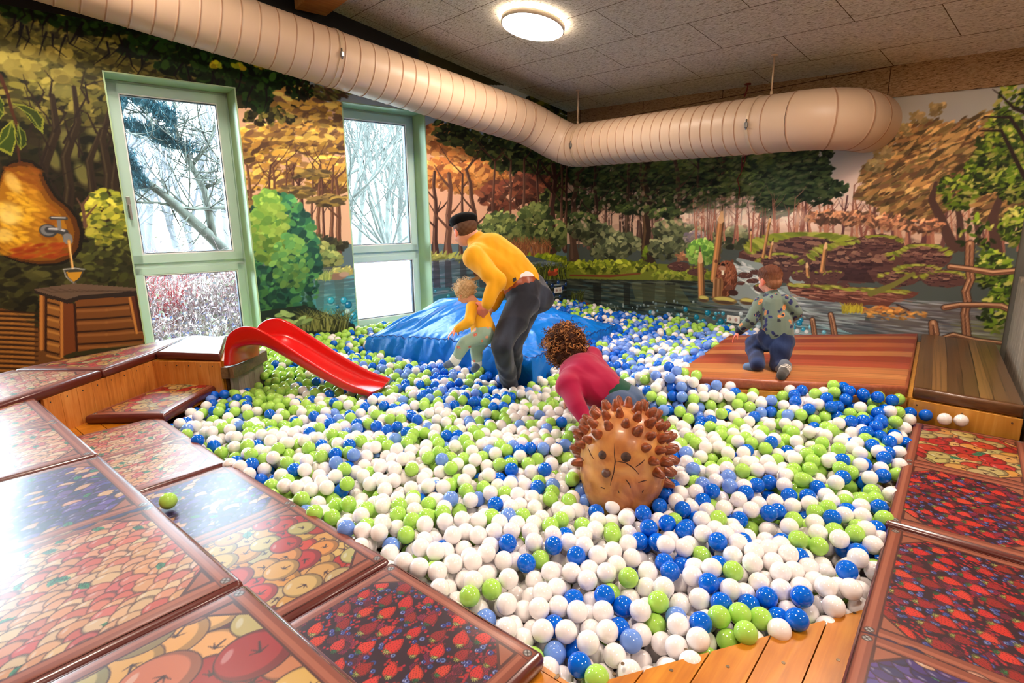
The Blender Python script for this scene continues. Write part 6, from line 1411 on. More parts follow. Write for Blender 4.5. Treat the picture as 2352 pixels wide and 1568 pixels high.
def V3(p): return Vector((float(p[0]), float(p[1]), float(p[2])))
def J(px, py, dep): return V3(D(px, py, dep))
def folds(seed, amp=.004, f=26, stretch=(1, 1, 1)):
    """cloth creases: warped sine ridges over position"""
    r = np.random.default_rng(seed); K_ = r.normal(size=(5, 3)) * np.array(stretch); ph = r.uniform(0, 6, 5)
    def g(p):
        w = p @ K_[3] * 5 + ph[3]; q = p @ (K_[0] / np.linalg.norm(K_[0])) * f + 1.6 * np.sin(w) + ph[0]; q2 = p @ (K_[1] / np.linalg.norm(K_[1])) * f * .6 + 1.9 * np.sin(p @ K_[4] * 4 + ph[4])
        return amp * (1 - 2 * np.abs(np.sin(q * .5))) * (.5 + .5 * np.sin(q2)) + amp * .3 * np.sin(q2 * 2.3)
    return g
def cloth(name, rough=.8, sheen=.2, bscale=700, bstr=.25):
    t = NT(name); a = t.node('ShaderNodeVertexColor'); a.layer_name = 'Paint'; t.link(a.outputs[0], t.b.inputs['Base Color']); t.b.inputs['Roughness'].default_value = rough
    t.b.inputs['Sheen Weight'].default_value = sheen; t.b.inputs['Specular IOR Level'].default_value = .2
    n = t.node('ShaderNodeTexNoise'); t.link(t.coord(), n.inputs[0]); n.inputs['Scale'].default_value = bscale; t.bump(n.outputs[0], bstr, .002); return t.m
m_cloth = cloth('knitted_cloth')
def skin_mat():
    t = NT('skin'); a = t.node('ShaderNodeVertexColor'); a.layer_name = 'Paint'; t.link(a.outputs[0], t.b.inputs['Base Color']); t.b.inputs['Roughness'].default_value = .5
    t.b.inputs['Subsurface Weight'].default_value = .12; t.b.inputs['Subsurface Radius'].default_value = (.02, .008, .004); t.b.inputs['Subsurface Scale'].default_value = .4; return t.m
m_skin = skin_mat()
def flat(c): return lambda p: np.tile(np.array(c, float), (len(p), 1))
def mottled(c, seed=0, a=8, f=30):
    r = np.random.default_rng(seed); k = r.normal(size=(3, 3)) * f
    return lambda p: np.array(c, float) + (a * np.sin(p @ k[0]) * np.sin(p @ k[1] + 1))[:, None]
def basis(fwd, up):
    f = Vector(fwd).normalized(); l = Vector(up).cross(f).normalized(); u = f.cross(l).normalized(); return f, l, u
def rot_of(f, l, u):
    return Matrix(((f.x, l.x, u.x), (f.y, l.y, u.y), (f.z, l.z, u.z)))
def head_solids(c, fwd, up, s=1.0, child=False):
    """skull, jaw, brow, nose, lips, ears; s=1 is an adult head 0.23 m tall"""
    f, l, u = basis(fwd, up); c = Vector(c); R = rot_of(f, l, u); a = lambda x, y, z: c + (f * x + l * y + u * z) * s
    k = 1.0 if not child else .86
    out = [('e', a(-.010, 0, .028), (.098 * s, .077 * s, .088 * s), R), ('e', a(.026, 0, -.03), (.062 * s, .058 * s, .075 * s * k), R), ('e', a(.048, 0, -.072 * k), (.034 * s, .038 * s, .030 * s), R),
           ('e', a(.078, 0, -.012), (.022 * s, .012 * s, .026 * s), R), ('e', a(.092, 0, -.022), (.014 * s, .013 * s, .012 * s), R), ('e', a(.070, 0, .022), (.02 * s, .05 * s, .014 * s), R),
           ('e', a(.074, 0, -.052), (.014 * s, .024 * s, .007 * s), R), ('e', a(.071, 0, -.063), (.013 * s, .02 * s, .007 * s), R)]
    for q in (-1, 1):
        out += [('e', a(.046, q * .036, -.034), (.034 * s, .026 * s, .030 * s), R), ('e', a(-.008, q * .079, -.004), (.019 * s, .009 * s, .031 * s), R), ('e', a(-.002, q * .080, -.026), (.012 * s, .008 * s, .014 * s), R), ('e', a(.088, q * .011, -.028), (.009 * s, .007 * s, .006 * s), R)]
    return out
m_eye = plain('eye_white', (236, 232, 226), .2); m_iris = plain('iris', (40, 60, 70), .2)
def eyes(c, fwd, up, s, root, o):
    f, l, u = basis(fwd, up); c = Vector(c) - Vector(o)
    for q in (-1, 1):
        bm = bmesh.new(); p = c + (f * .070 + l * q * .031 + u * .001) * s; ellipsoid(bm, p, (.0125 * s,) * 3); e = obj('eye', bm, m_eye, root)
        bm = bmesh.new(); ellipsoid(bm, p + f * .0085 * s, (.0055 * s,) * 3); obj('iris', bm, m_iris, e)
def hand_solids(wrist, d, pn, thumb_side, s=1.0, curl=.5, spread=.12, curls=None):
    """palm with four unequal bent fingers and a thumb; d = direction of the palm, pn = palm normal the fingers bend towards"""
    w = Vector(wrist); d = Vector(d).normalized(); n = Vector(pn).normalized(); n = (n - d * n.dot(d)).normalized(); t = d.cross(n).normalized() * thumb_side
    out = [('c', w, w + d * .03 * s, .026 * s, .027 * s)]
    R = rot_of(d, t, n); out.append(('e', w + d * .055 * s, (.048 * s, .040 * s, .016 * s), R))
    L = [.040, .045, .041, .032]
    for k in range(4):
        off = (1.5 - k) * .0195 * s; p = w + d * .088 * s + t * off; out.append(('c', w + d * .05 * s + t * off * .8, p, .012 * s, .0098 * s)); c = 0; cu = (curls[k] if curls else curl)
        dd = (d + t * (1.5 - k) * spread * .5).normalized()
        for j, (ll, r0, r1) in enumerate(((L[k], .0095, .0088), (L[k] * .66, .0088, .0080), (L[k] * .5, .0080, .0068))):
            c += cu * (.55, .85, .5)[j] * 1.5; v = dd * math.cos(c) + n * math.sin(c); q = p + v * ll * s; out.append(('c', p, q, r0 * s, r1 * s)); p = q
    p = w + d * .022 * s + t * .026 * s; q = p + (d * .5 + t * .62 + n * .35).normalized() * .038 * s; out.append(('c', p, q, .0135 * s, .0115 * s))
    q2 = q + (d * .8 + t * .22 + n * .55).normalized() * .030 * s; out.append(('c', q, q2, .0112 * s, .0098 * s)); q3 = q2 + (d * .85 + n * .5).normalized() * .022 * s; out.append(('c', q2, q3, .0098 * s, .0078 * s))
    return out
SKIN = (226, 164, 138)
def skin_paint(base, hc=None, fwd=None, up=None, s=1):
    def g(p):
        c = np.tile(np.array(base, float), (len(p), 1)) + (5 * np.sin(p @ np.array([40, 23, 31])))[:, None]
        if hc is not None:
            f, l, u = [np.array(q) for q in basis(fwd, up)]; q = p - np.array(hc)
            x, y, z = q @ f / s, q @ l / s, q @ u / s
            lips = (np.abs(y) < .021) & (np.abs(z + .057) < .0085) & (x > .06); c[lips] = (186, 92, 88)
            ch = np.exp(-(((np.abs(y) - .04) / .02) ** 2 + ((z + .03) / .02) ** 2)) * (x > .03); c += ch[:, None] * np.array([10, -22, -18])
            ear = np.abs(y) > .074; c[ear] += (12, -24, -22)
            brow = (np.abs(np.abs(y) - .032) < .017) & (np.abs(z - .022) < .0035) & (x > .06); c[brow] = (120, 84, 60)
        return c
    return g
def curls(name, c, radii, axis_up, face_dir, n, mat, parent, origin, rc=(.008, .014), tr=.003, length=(.03, .07), seed=1, cover=None, cols=((60, 34, 20), (150, 96, 52)), droop=.5):
    """tangled ringlets rooted on an ellipsoid of hair"""
    r = random.Random(seed); bm = bmesh.new(); vc = []; o = Vector(origin); c = Vector(c)
    f, l, u = basis(face_dir, axis_up)
    i = 0; tries = 0
    while i < n and tries < n * 12:
        tries += 1
        z = r.uniform(-1, 1); a = r.uniform(0, 2 * math.pi); q = math.sqrt(1 - z * z); x, y = q * math.cos(a), q * math.sin(a)
        if cover and not cover(x, y, z): continue
        i += 1
        nrm = (f * x + l * y + u * z); p = c + f * x * radii[0] + l * y * radii[1] + u * z * radii[2] - o
        L = r.uniform(*length); R_ = r.uniform(*rc); turns = L / (R_ * 3.2) * r.uniform(.8, 1.2); dirn = (nrm * r.uniform(.1, .5) + Vector((0, 0, -1)) * droop + Vector((r.uniform(-1, 1), r.uniform(-1, 1), r.uniform(-1, 1))) * .55).normalized()
        a1 = dirn.cross(Vector((.3, .5, .8))).normalized(); a2 = dirn.cross(a1); ph = r.uniform(0, 6.28); m_ = 4 + int(turns * 7); pts = []
        for k in range(m_ + 1):
            t = k / m_; an = ph + turns * 2 * math.pi * t; pts.append(p + nrm * .004 + dirn * L * t + (a1 * math.cos(an) + a2 * math.sin(an)) * R_)
        n0 = len(bm.verts); tube(bm, pts, [tr * (1 - .5 * k / m_) for k in range(m_ + 1)], 5); t = r.random() ** 1.3
        col = [cols[0][k] * (1 - t) + cols[1][k] * t for k in range(3)]; vc += [col] * (len(bm.verts) - n0)
    me = bpy.data.meshes.new(name); bm.to_mesh(me); bm.free(); me.materials.append(mat)
    at = me.color_attributes.new('Paint', 'BYTE_COLOR', 'POINT'); cc = np.ones((len(me.vertices), 4), np.float32); cc[:, :3] = np.array(vc) / 255.; at.data.foreach_set('color_srgb', cc.ravel())
    ob = bpy.data.objects.new(name, me); COL.objects.link(ob); ob.parent = parent; return ob
m_hair = NT('hair_strands'); _a = m_hair.node('ShaderNodeVertexColor'); _a.layer_name = 'Paint'; m_hair.link(_a.outputs[0], m_hair.b.inputs['Base Color']); m_hair.b.inputs['Roughness'].default_value = .7; m_hair.b.inputs['Specular IOR Level'].default_value = .2; m_hair = m_hair.m

# ------------------------------------------------------------------ hedgehog, carved from one log
m_hog = NT('carved_larch'); _g = m_hog.node('ShaderNodeTexNoise'); m_hog.link(m_hog.coord('Object', (3, 3, 3)), _g.inputs[0]); _g.inputs['Scale'].default_value = 2.2; _g.inputs['Detail'].default_value = 6; _g.inputs['Distortion'].default_value = 1.4
m_hog.link(m_hog.ramp(_g.outputs[0], [(.3, srgb(150, 84, 44)), (.48, srgb(188, 122, 66)), (.66, srgb(208, 148, 78))]), m_hog.b.inputs['Base Color']); m_hog.b.inputs['Roughness'].default_value = .34; m_hog.b.inputs['Coat Weight'].default_value = .15
m_hog.bump(_g.outputs[0], .15, .01); m_hog = m_hog.m
m_spike = plain('dark_stained_spike', (132, 66, 34), .38, noise=.35, nscale=40)
m_hole2 = plain('dark_hollow', (66, 40, 28), .7, noise=.3, nscale=60); m_crack = plain('drying_crack', (60, 26, 14), .8)
hog = empty('wooden_hedgehog', (HC[0], HC[1], .45), 0, 'large carved wooden hedgehog with brown cone spikes half sunk in the balls', 'hedgehog'); ho = Vector((HC[0], HC[1], .45))
hv, hl_, hu_ = basis(hf, (0, 0, 1)); HR = rot_of(hv, hl_, hu_); hcv = V3(HC)
side_r = Vector(np.cross(np.array(hv), (0, 0, 1))).normalized()
hb = [('e', hcv, (.205, .205, .215)), ('e', hcv - V3(hf) * .05 + Vector((0, 0, -.02)), (.20, .20, .21)), ('e', hcv + V3(hf) * .085 + Vector((0, 0, -.035)), (.125, .125, .125)), ('e', hcv + V3(hf) * .145 - Vector((0, 0, .01)), (.07, .07, .055)), ('e', hcv - Vector((0, 0, .09)) + V3(hf) * .02, (.197, .197, .19)), ('e', hcv - Vector((0, 0, .14)) + V3(hf) * .05, (.17, .17, .17))]
hbody = fuse('body', hb, .009, 5, m_hog, hog, ho)
def hog_hit(px, py, inward=0.0):
    """first point of the carved body along a photo direction"""
    d = Vector(ray(px, py)); d.normalize(); ok, loc, nrm, _ = hbody.ray_cast(Vector(CAM0) - ho, d)
    return (loc, nrm) if ok else (None, None)
bpy.context.view_layer.update()
for ex, ey, rr_ in ((1384, 1045, .023), (1438, 1049, .025)):
    p, nn_ = hog_hit(ex, ey)
    bm = bmesh.new(); ellipsoid(bm, p - nn_ * rr_ * .55, (rr_,) * 3); e = obj('eye_socket', bm, m_hole2, hog)  # dark brown ball sunk into the face for the eye hollow
    bm = bmesh.new(); ellipsoid(bm, p - nn_ * rr_ * .1 + Vector((0, 0, .002)), (rr_ * .52,) * 3); obj('eye', bm, plain('black_eye', (24, 16, 14), .3), e)
p, nn_ = hog_hit(1394, 1084); bm = bmesh.new(); ellipsoid(bm, p + nn_ * .008, (.0195, .0195, .0195)); obj('nose', bm, plain('carved_nose', (92, 60, 48), .35), hog)
crk = [[(1412, 1017), (1411, 1040), (1413, 1060), (1410, 1083), (1404, 1104), (1400, 1120)], [(1350, 1027), (1358, 1045), (1366, 1058)], [(1412, 1058), (1436, 1062), (1452, 1072), (1462, 1082), (1471, 1094)], [(1459, 1073), (1474, 1062), (1484, 1052)], [(1335, 1050), (1345, 1062)], [(1437, 1100), (1446, 1112), (1450, 1124)], [(1466, 1108), (1478, 1104), (1490, 1102)], [(1478, 1124), (1474, 1134)], [(1380, 1118), (1394, 1124)], [(1420, 1126), (1424, 1136)]]
for ln in crk:
    pts = []
    for i in range(len(ln) - 1):
        for t in (0, .33, .66):
            p, nn_ = hog_hit(ln[i][0] * (1 - t) + ln[i + 1][0] * t, ln[i][1] * (1 - t) + ln[i + 1][1] * t)
            if p is not None: pts.append(p)
    if len(pts) > 2:
        bm = bmesh.new(); k = len(pts); tube(bm, pts, [.0022 * math.sin(math.pi * (i + .6) / (k + .2)) + .0004 for i in range(k)], 6); obj('crack', bm, m_crack, hog)
# spikes all round the back and sides, leaving the face bare
sp = bmesh.new(); lathe_p = [(.0, .046), (.007, .0445), (.0125, .038), (.0175, .022), (.0215, .004), (.0235, -.006), (.018, -.018)]
seg = 14; vs = []
for r_, z in lathe_p[1:]: vs.append([sp.verts.new((r_ * math.cos(6.2832 * k / seg), r_ * math.sin(6.2832 * k / seg), z)) for k in range(seg)])
tp = sp.verts.new((0, 0, .046))
for k in range(seg): sp.faces.new((tp, vs[0][k], vs[0][(k + 1) % seg]))
for i in range(len(vs) - 1):
    for k in range(seg): sp.faces.new((vs[i][k], vs[i + 1][k], vs[i + 1][(k + 1) % seg], vs[i][(k + 1) % seg]))
for f in sp.faces: f.smooth = True
bmesh.ops.recalc_face_normals(sp, faces=sp.faces)
spm = bpy.data.meshes.new('spike'); sp.to_mesh(spm); sp.free(); spm.materials.append(m_spike)
rs = random.Random(5); Ns = 150; cnt = 0
fax = Vector((hv.x, hv.y, hv.z * .4 - .12)).normalized()
for i in range(Ns):
    z = 1 - 2 * (i + .5) / Ns; a = i * 2.399963; q = math.sqrt(1 - z * z); n0 = Vector((q * math.cos(a), q * math.sin(a), z))
    if n0.dot(fax) > .64 or n0.z < -.55: continue
    if n0.dot(fax) > .2 and n0.z < -.35: continue
    ok, loc, nrm, _ = hbody.ray_cast(hcv - ho + n0 * .6, -n0)
    if not ok: continue
    o = bpy.data.objects.new('spike', spm); COL.objects.link(o); o.parent = hog; s = rs.uniform(.9, 1.12); o.location = loc; d = (nrm + n0 * .6 + Vector((rs.uniform(-.1, .1), rs.uniform(-.1, .1), rs.uniform(-.1, .1)))).normalized()
    o.rotation_euler = d.to_track_quat('Z', 'Y').to_euler(); o.scale = (s, s, s); cnt += 1

# ------------------------------------------------------------------ the man
def denim(seed, base=(32, 34, 44), hi=(64, 72, 90)):
    r = np.random.default_rng(seed); k = r.normal(size=(3, 3))
    def g(p):
        t = .5 + .5 * np.sin(p @ k[0] * 22 + 2 * np.sin(p @ k[1] * 9)); t = t ** 2 * .6 + .1 * r.uniform(size=len(p)); return np.array(base) * (1 - t[:, None]) + np.array(hi) * t[:, None]
    return g
Yel = (240, 172, 28)
mo = V3(P(1190, 905, .26)); man = empty('person', tuple(mo), 0, 'man in yellow sweater, dark jeans and black cap bending over to hold a toddler', 'person')
hip = J(1207, 668, 3.98); waist = J(1196, 646, 3.96); mid = J(1166, 610, 3.93); chest = J(1122, 583, 3.92); nb_ = J(1098, 552, 3.92); hc = J(1067, 531, 3.93)
shN = J(1090, 592, 3.76); elN = J(1142, 645, 3.66); wrN = J(1119, 700, 3.66); shF = J(1128, 575, 4.10); elF = J(1166, 650, 4.02); wrF = J(1128, 708, 3.92)
hipN = J(1204, 690, 3.89); hipF = J(1212, 690, 4.08); kneeN = J(1152, 790, 3.70); ankN = V3(P(1178, 915, .34)) ; kneeF = J(1176, 790, 4.02); ankF = V3(P(1196, 905, .34)) + V3(W2) * .08
toeN = ankN + Vector((-.10, .12, -.045)); toeF = ankF + Vector((-.10, .12, -.045))
hfwd = (J(1030, 548, 4.12) - hc); hup = (hc - nb_) * .3 + Vector((0, 0, 1)) * .25 + (J(1062, 500, 3.93) - hc)
bdir = (chest - mid).normalized(); latm = (shF - shN).normalized(); Rt = rot_of(*basis(bdir.cross(latm), bdir))
grip_t = J(1101, 722, 3.72)
body = chain([hip, waist, mid, chest, nb_], [.13, .12, .125, .13, .062]) + [('c', nb_, hc + (nb_ - hc) * .25, .06, .058)] + head_solids(hc, hfwd, hup, .97)
body += chain([shN, elN, wrN], [.058, .044, .031]) + chain([shF, elF, wrF], [.058, .044, .031]) + chain([hipN, kneeN, ankN], [.09, .062, .042]) + chain([hipF, kneeF, ankF], [.09, .062, .042]) + chain([ankN, toeN], [.042, .035]) + chain([ankF, toeF], [.042, .035])
body += hand_solids(wrN, grip_t - wrN, J(1094, 722, 3.9) - J(1101, 722, 3.66), -1, 1.02, .55) + hand_solids(wrF, J(1108, 726, 3.88) - wrF, J(1112, 720, 3.6) - J(1112, 720, 3.9), 1, 1.0, .55)
fuse('body', body, .0062, 2, m_skin, man, mo, skin_paint(SKIN, hc, hfwd, hup, .97)); eyes(hc, hfwd, hup, .97, man, mo)
# sweater
sw = chain([waist + (hip - waist) * .15, mid, chest], [.138, .150, .150]) + [('c', chest, nb_, .135, .072)]
sw += [('c', shN, shF, .082, .082), ('c', chest + (shN - chest) * .6, mid + (shN - chest) * .35, .10, .11), ('c', chest + (shF - chest) * .6, mid + (shF - chest) * .35, .10, .11), ('c', mid + (shN - chest) * .3, waist + (shN - chest) * .3, .115, .105)]
sw += chain([shN, shN.lerp(elN, .5), elN, elN.lerp(wrN, .85)], [.078, .068, .060, .044]) + chain([shF, elF, elF.lerp(wrF, .85)], [.078, .058, .044]) + [('c', elN.lerp(wrN, .86), elN.lerp(wrN, .95), .041, .040), ('c', elF.lerp(wrF, .86), elF.lerp(wrF, .95), .041, .040)]
fuse('sweater', sw, .0085, 4, m_cloth, man, mo, mottled(Yel, 3, 5), folds(3, .008, 34))
bm = bmesh.new(); pk_ = J(1182, 642, 3.775); add_box(bm, (0, 0, 0), (.028, .004, .024), frame_mat(pk_ - mo, W1 * .8 + np.array([0, 0, .25]), W2), .001)
fuse('shirt_hem', [('c', waist + (hip - waist) * .16 + latm * .04, waist + (hip - waist) * .16 - latm * .04, .127, .127)], .01, 2, m_cloth, man, mo, flat((226, 224, 226)))
fuse('belt', [('c', waist + (hip - waist) * .40 + latm * .05, waist + (hip - waist) * .40 - latm * .05, .1285, .1285)], .01, 2, plain('brown_leather', (140, 62, 28), .4), man, mo)
obj('hem_label', bm, plain('dark_label', (46, 44, 50), .6), man)
jn = [('c', waist + (hip - waist) * .80 + latm * .05, waist + (hip - waist) * .80 - latm * .05, .129, .129), ('c', hip + latm * .06, hip - latm * .06, .138, .138), ('e', hip - bdir * .05 - V3(hf) * 0 + Vector((0.03, 0, -.02)), (.14, .14, .13))]
jn += chain([hipN, hipN.lerp(kneeN, .5), kneeN, kneeN.lerp(ankN, .5), ankN + Vector((0, 0, .0))], [.112, .096, .078, .066, .058]) + chain([hipF, hipF.lerp(kneeF, .5), kneeF, kneeF.lerp(ankF, .5), ankF], [.112, .096, .078, .066, .058])
fuse('jeans', jn, .0095, 3, m_cloth, man, mo, denim(2), folds(8, .009, 40))
fuse('sock', chain([ankN, toeN], [.05, .04]), .008, 2, m_cloth, man, mo, flat((60, 60, 66))); fuse('sock', chain([ankF, toeF], [.05, .04]), .008, 2, m_cloth, man, mo, flat((60, 60, 66)))
ff, fl_, fu_ = basis(hfwd, hup); Rh = rot_of(ff, fl_, fu_)
fuse('hair', [('e', hc + fu_ * .028 - ff * .018, (.094, .0815, .080), Rh)], .006, 1, m_hair, man, mo, mottled((96, 70, 54), 4, 10, 90))
m_cap = plain('black_felt', (7, 8, 13), .9, spec=.2)
fuse('cap', [('e', hc + fu_ * .082 - ff * .012, (.108, .098, .046), Rh), ('e', hc + fu_ * .062 - ff * .010, (.101, .090, .036), Rh), ('e', hc + fu_ * .072 + ff * .085, (.045, .062, .018), Rh)], .006, 3, m_cap, man, mo)

# ------------------------------------------------------------------ the toddler in front of him
to = V3(P(1080, 850, .50)); tod = empty('person', tuple(to), 0, 'small curly blond toddler in yellow top and pale printed trousers held by the man', 'person')
s = .70
th = J(1067, 672, 3.80); tn = J(1090, 696, 3.80); tc = J(1097, 716, 3.80); tm = J(1106, 742, 3.80); tp = J(1112, 766, 3.82)
tfw = J(1020, 702, 3.95) - th; tup = th - J(1086, 712, 3.80)
tsN = J(1084, 706, 3.72); teN = J(1078, 737, 3.68); twN = J(1047, 757, 3.70); tsF = J(1104, 704, 3.90); teF = J(1088, 735, 3.95); twF = J(1066, 750, 3.95)
k1 = J(1068, 787, 3.74); a1_ = J(1042, 832, 3.76); f1_ = J(1027, 838, 3.74); k2 = J(1094, 800, 3.88); a2_ = J(1095, 838, 3.88); f2_ = J(1089, 848, 3.82); th1 = J(1108, 770, 3.77); th2 = J(1118, 770, 3.87)
tb_ = chain([tp, tm, tc, tn], [.068, .066, .064, .034]) + [('c', tn, th, .032, .04)] + head_solids(th, tfw, tup, s, True) + chain([tsN, teN, twN], [.032, .026, .018]) + chain([tsF, teF, twF], [.032, .026, .018]) + chain([th1, k1, a1_, f1_], [.045, .034, .024, .02]) + chain([th2, k2, a2_, f2_], [.045, .034, .024, .02])
tb_ += hand_solids(twN, J(1040, 762, 3.70) - twN, (0, 0, -1), 1, .5, .4) + hand_solids(twF, J(1058, 756, 3.96) - twF, (0, 0, -1), -1, .5, .4)
fuse('body', tb_, .0048, 2, m_skin, tod, to, skin_paint((236, 178, 152), th, tfw, tup, s)); eyes(th, tfw, tup, s, tod, to)
tl = (tsF - tsN).normalized()
tt_ = [('c', tn + (tc - tn) * .3, tc, .045, .074), ('c', tc, tm, .076, .078), ('c', tm, tp + (tm - tp) * .15, .079, .088), ('c', tsN, tsF, .042, .042)] + chain([tsN, teN, teN.lerp(twN, .9)], [.042, .036, .027]) + chain([tsF, teF, teF.lerp(twF, .9)], [.042, .036, .027])
fuse('top', tt_, .0055, 3, m_cloth, tod, to, mottled((246, 178, 34), 5, 4), folds(5, .004, 60))
def printed(base, spots, seed, n, rad):
    def g(p):
        r = np.random.default_rng(seed); c = np.tile(np.array(base, float), (len(p), 1)); ids = r.choice(len(p), n); 
        for k, i in enumerate(ids):
            d = p - p[i]; ax_ = r.normal(size=3); ax_ /= np.linalg.norm(ax_); dd = np.sqrt((d ** 2).sum(1) - .72 * (d @ ax_) ** 2); m = dd < rad * r.uniform(.7, 1.1)
            c[m] = spots[k % len(spots)]
            m2 = np.sqrt(((d - ax_ * rad * .5) ** 2).sum(1)) < rad * .42; c[m2] = spots[(k + 1) % len(spots)]
        return c
    return g
tj = chain([tp + (tm - tp) * .1, tp], [.072, .080]) + [('c', tp + tl * .02, tp - tl * .03, .08, .08)] + chain([th1, k1, k1.lerp(a1_, .8)], [.058, .046, .036]) + chain([th2, k2, k2.lerp(a2_, .8)], [.058, .046, .036])
fuse('trousers', tj, .0055, 3, m_cloth, tod, to, printed((150, 178, 160), [(230, 140, 110), (206, 110, 96), (240, 170, 140)], 4, 46, .012), folds(6, .003, 60))
for a, b in ((k1, a1_), (k2, a2_)): fuse('cuff', chain([a.lerp(b, .78), a.lerp(b, .93)], [.038, .038]), .005, 1, m_cloth, tod, to, flat((222, 226, 224)))
for a, b in ((a1_, f1_), (a2_, f2_)): fuse('sock', chain([a, b], [.031, .025]), .005, 2, m_cloth, tod, to, flat((84, 102, 128)))
fuse('hair', [('e', th + basis(tfw, tup)[2] * .028 * s - basis(tfw, tup)[0] * .014, (.078, .066, .066), rot_of(*basis(tfw, tup)))], .005, 2, m_hair, tod, to, mottled((206, 174, 132), 4, 16, 120), folds(9, .004, 160))
curls('hair_curls', th + basis(tfw, tup)[2] * .020 - basis(tfw, tup)[0] * .012, (.078, .068, .068), tup, tfw, 170, m_hair, tod, to, (.005, .009), .0014, (.012, .028), 3, lambda x, y, z: not (x > .35 and z < .45) and z > -.75, ((196, 164, 120), (252, 236, 206)), .15)

# ------------------------------------------------------------------ the woman with curly hair
wo = V3(P(1400, 945, .45)); wom = empty('person', tuple(wo), 0, 'woman with curly brown hair in a magenta top leaning forward behind the hedgehog', 'person')
wh = J(1297, 793, 3.36); wn = J(1316, 834, 3.30); wc = J(1334, 858, 3.22); wm = J(1376, 890, 3.14); wp = J(1416, 922, 3.12)
wsN = J(1306, 884, 3.08); weN = J(1326, 934, 2.98); wwN = J(1352, 972, 2.94); wsF = J(1358, 824, 3.36); weF = J(1352, 868, 3.52); wwF = J(1322, 896, 3.55)
wfw = J(1250, 800, 3.75) - wh; wup = wh - J(1310, 838, 3.34)
hipA = J(1424, 940, 3.02); hipB = J(1440, 925, 3.20); knA = V3(P(1360, 950, .36)) ; knB = V3(P(1392, 900, .36)); anA = V3(P(1450, 960, .33)); anB = V3(P(1475, 925, .33))
wb = chain([wp, wm, wc, wn], [.12, .105, .11, .055]) + [('c', wn, wh, .052, .05)] + head_solids(wh, wfw, wup, .93) + chain([wsN, weN, wwN], [.048, .038, .027]) + chain([wsF, weF, wwF], [.048, .038, .027]) + chain([hipA, knA, anA], [.085, .06, .04]) + chain([hipB, knB, anB], [.085, .06, .04])
wb += hand_solids(wwN, (wwN - weN) + Vector((0, 0, -.05)), V3(hf) * -1, 1, .9, .4) + hand_solids(wwF, (wwF - weF), (0, 0, -1), -1, .9, .4)
fuse('body', wb, .0068, 2, m_skin, wom, wo, skin_paint((224, 166, 140), wh, wfw, wup, .93)); eyes(wh, wfw, wup, .93, wom, wo)
wt = chain([wp + (wm - wp) * .25, wm, wc], [.122, .122, .124]) + [('c', wc, wn, .11, .062), ('c', wsN, wsF, .075, .075), ('c', wc + (wsN - wc) * .5, wm + (wsN - wc) * .3, .09, .098), ('c', wc + (wsF - wc) * .5, wm + (wsF - wc) * .35, .09, .095)] + chain([wsN, wsN.lerp(weN, .5), weN, weN.lerp(wwN, .9)], [.068, .060, .052, .040]) + chain([wsF, weF, weF.lerp(wwF, .9)], [.068, .052, .04])
fuse('top', wt, .0085, 4, m_cloth, wom, wo, mottled((160, 12, 62), 7, 5), folds(7, .008, 36))
fuse('shirt_collar', [('c', wn + (wh - wn) * .05, wn + (wh - wn) * .38, .063, .056)], .006, 2, m_cloth, wom, wo, flat((16, 74, 58)))
fuse('shirt_hem', [('c', wp + (wm - wp) * .2, wp + (wm - wp) * -.05, .126, .130)], .008, 2, m_cloth, wom, wo, flat((16, 70, 52)))
fuse('jeans', [('c', wp + (wm - wp) * -.05, (hipA + hipB) / 2, .124, .13)] + chain([hipA, knA, anA], [.105, .078, .055]) + chain([hipB, knB, anB], [.105, .078, .055]), .01, 3, m_cloth, wom, wo, denim(5, (54, 74, 110), (96, 118, 150)), folds(5, .005, 40))
wf_, wl_, wu_ = basis(wfw, wup); whc = wh + wu_ * .012 - wf_ * .022
fuse('hair', [('e', whc, (.112, .108, .116), rot_of(wf_, wl_, wu_)), ('e', whc - wu_ * .06 - wf_ * .02, (.10, .10, .07), rot_of(wf_, wl_, wu_))], .007, 2, m_hair, wom, wo, mottled((58, 30, 18), 4, 12, 100), folds(11, .008, 150))
curls('hair_curls', whc, (.112, .108, .116), wup, wfw, 520, m_hair, wom, wo, (.007, .013), .0026, (.03, .07), 8, lambda x, y, z: not (x > .62 and z < .3), ((62, 32, 18), (226, 156, 92)), .55)

# ------------------------------------------------------------------ the kneeling boy
bo = V3(P(1770, 855, ZM)); boy = empty('person', tuple(bo), 0, 'boy with short brown hair in grey-green animal sweater kneeling on the plank mat', 'person')
s = .82
bh = J(1767, 644, 3.82); bn_ = J(1773, 672, 3.81); bc_ = J(1777, 700, 3.80); bm__ = J(1781, 738, 3.78); bp = J(1783, 774, 3.78)
bfw = J(1715, 652, 4.02) - bh; bup = bh - J(1772, 690, 3.83)
sL = J(1748, 694, 3.84); eL = J(1724, 737, 3.83); wL_ = J(1698, 760, 3.88); sR = J(1806, 692, 3.75); eR = J(1829, 718, 3.72); wR_ = J(1812, 736, 3.86)
hL = J(1768, 782, 3.82); hR = J(1797, 782, 3.74)
kL = J(1730, 788, 3.96); aL = V3(P(1738, 852, ZM)) + Vector((0, 0, .035)); tL = V3(P(1722, 850, ZM)) + Vector((.0, .02, .02))
kR = V3(P(1786, 856, ZM)) + Vector((.045, .01, .05)); aR = V3(P(1802, 856, ZM)) + Vector((-.03, -.01, .04)); tR = V3(P(1797, 868, ZM)) + Vector((-.02, .0, .028))
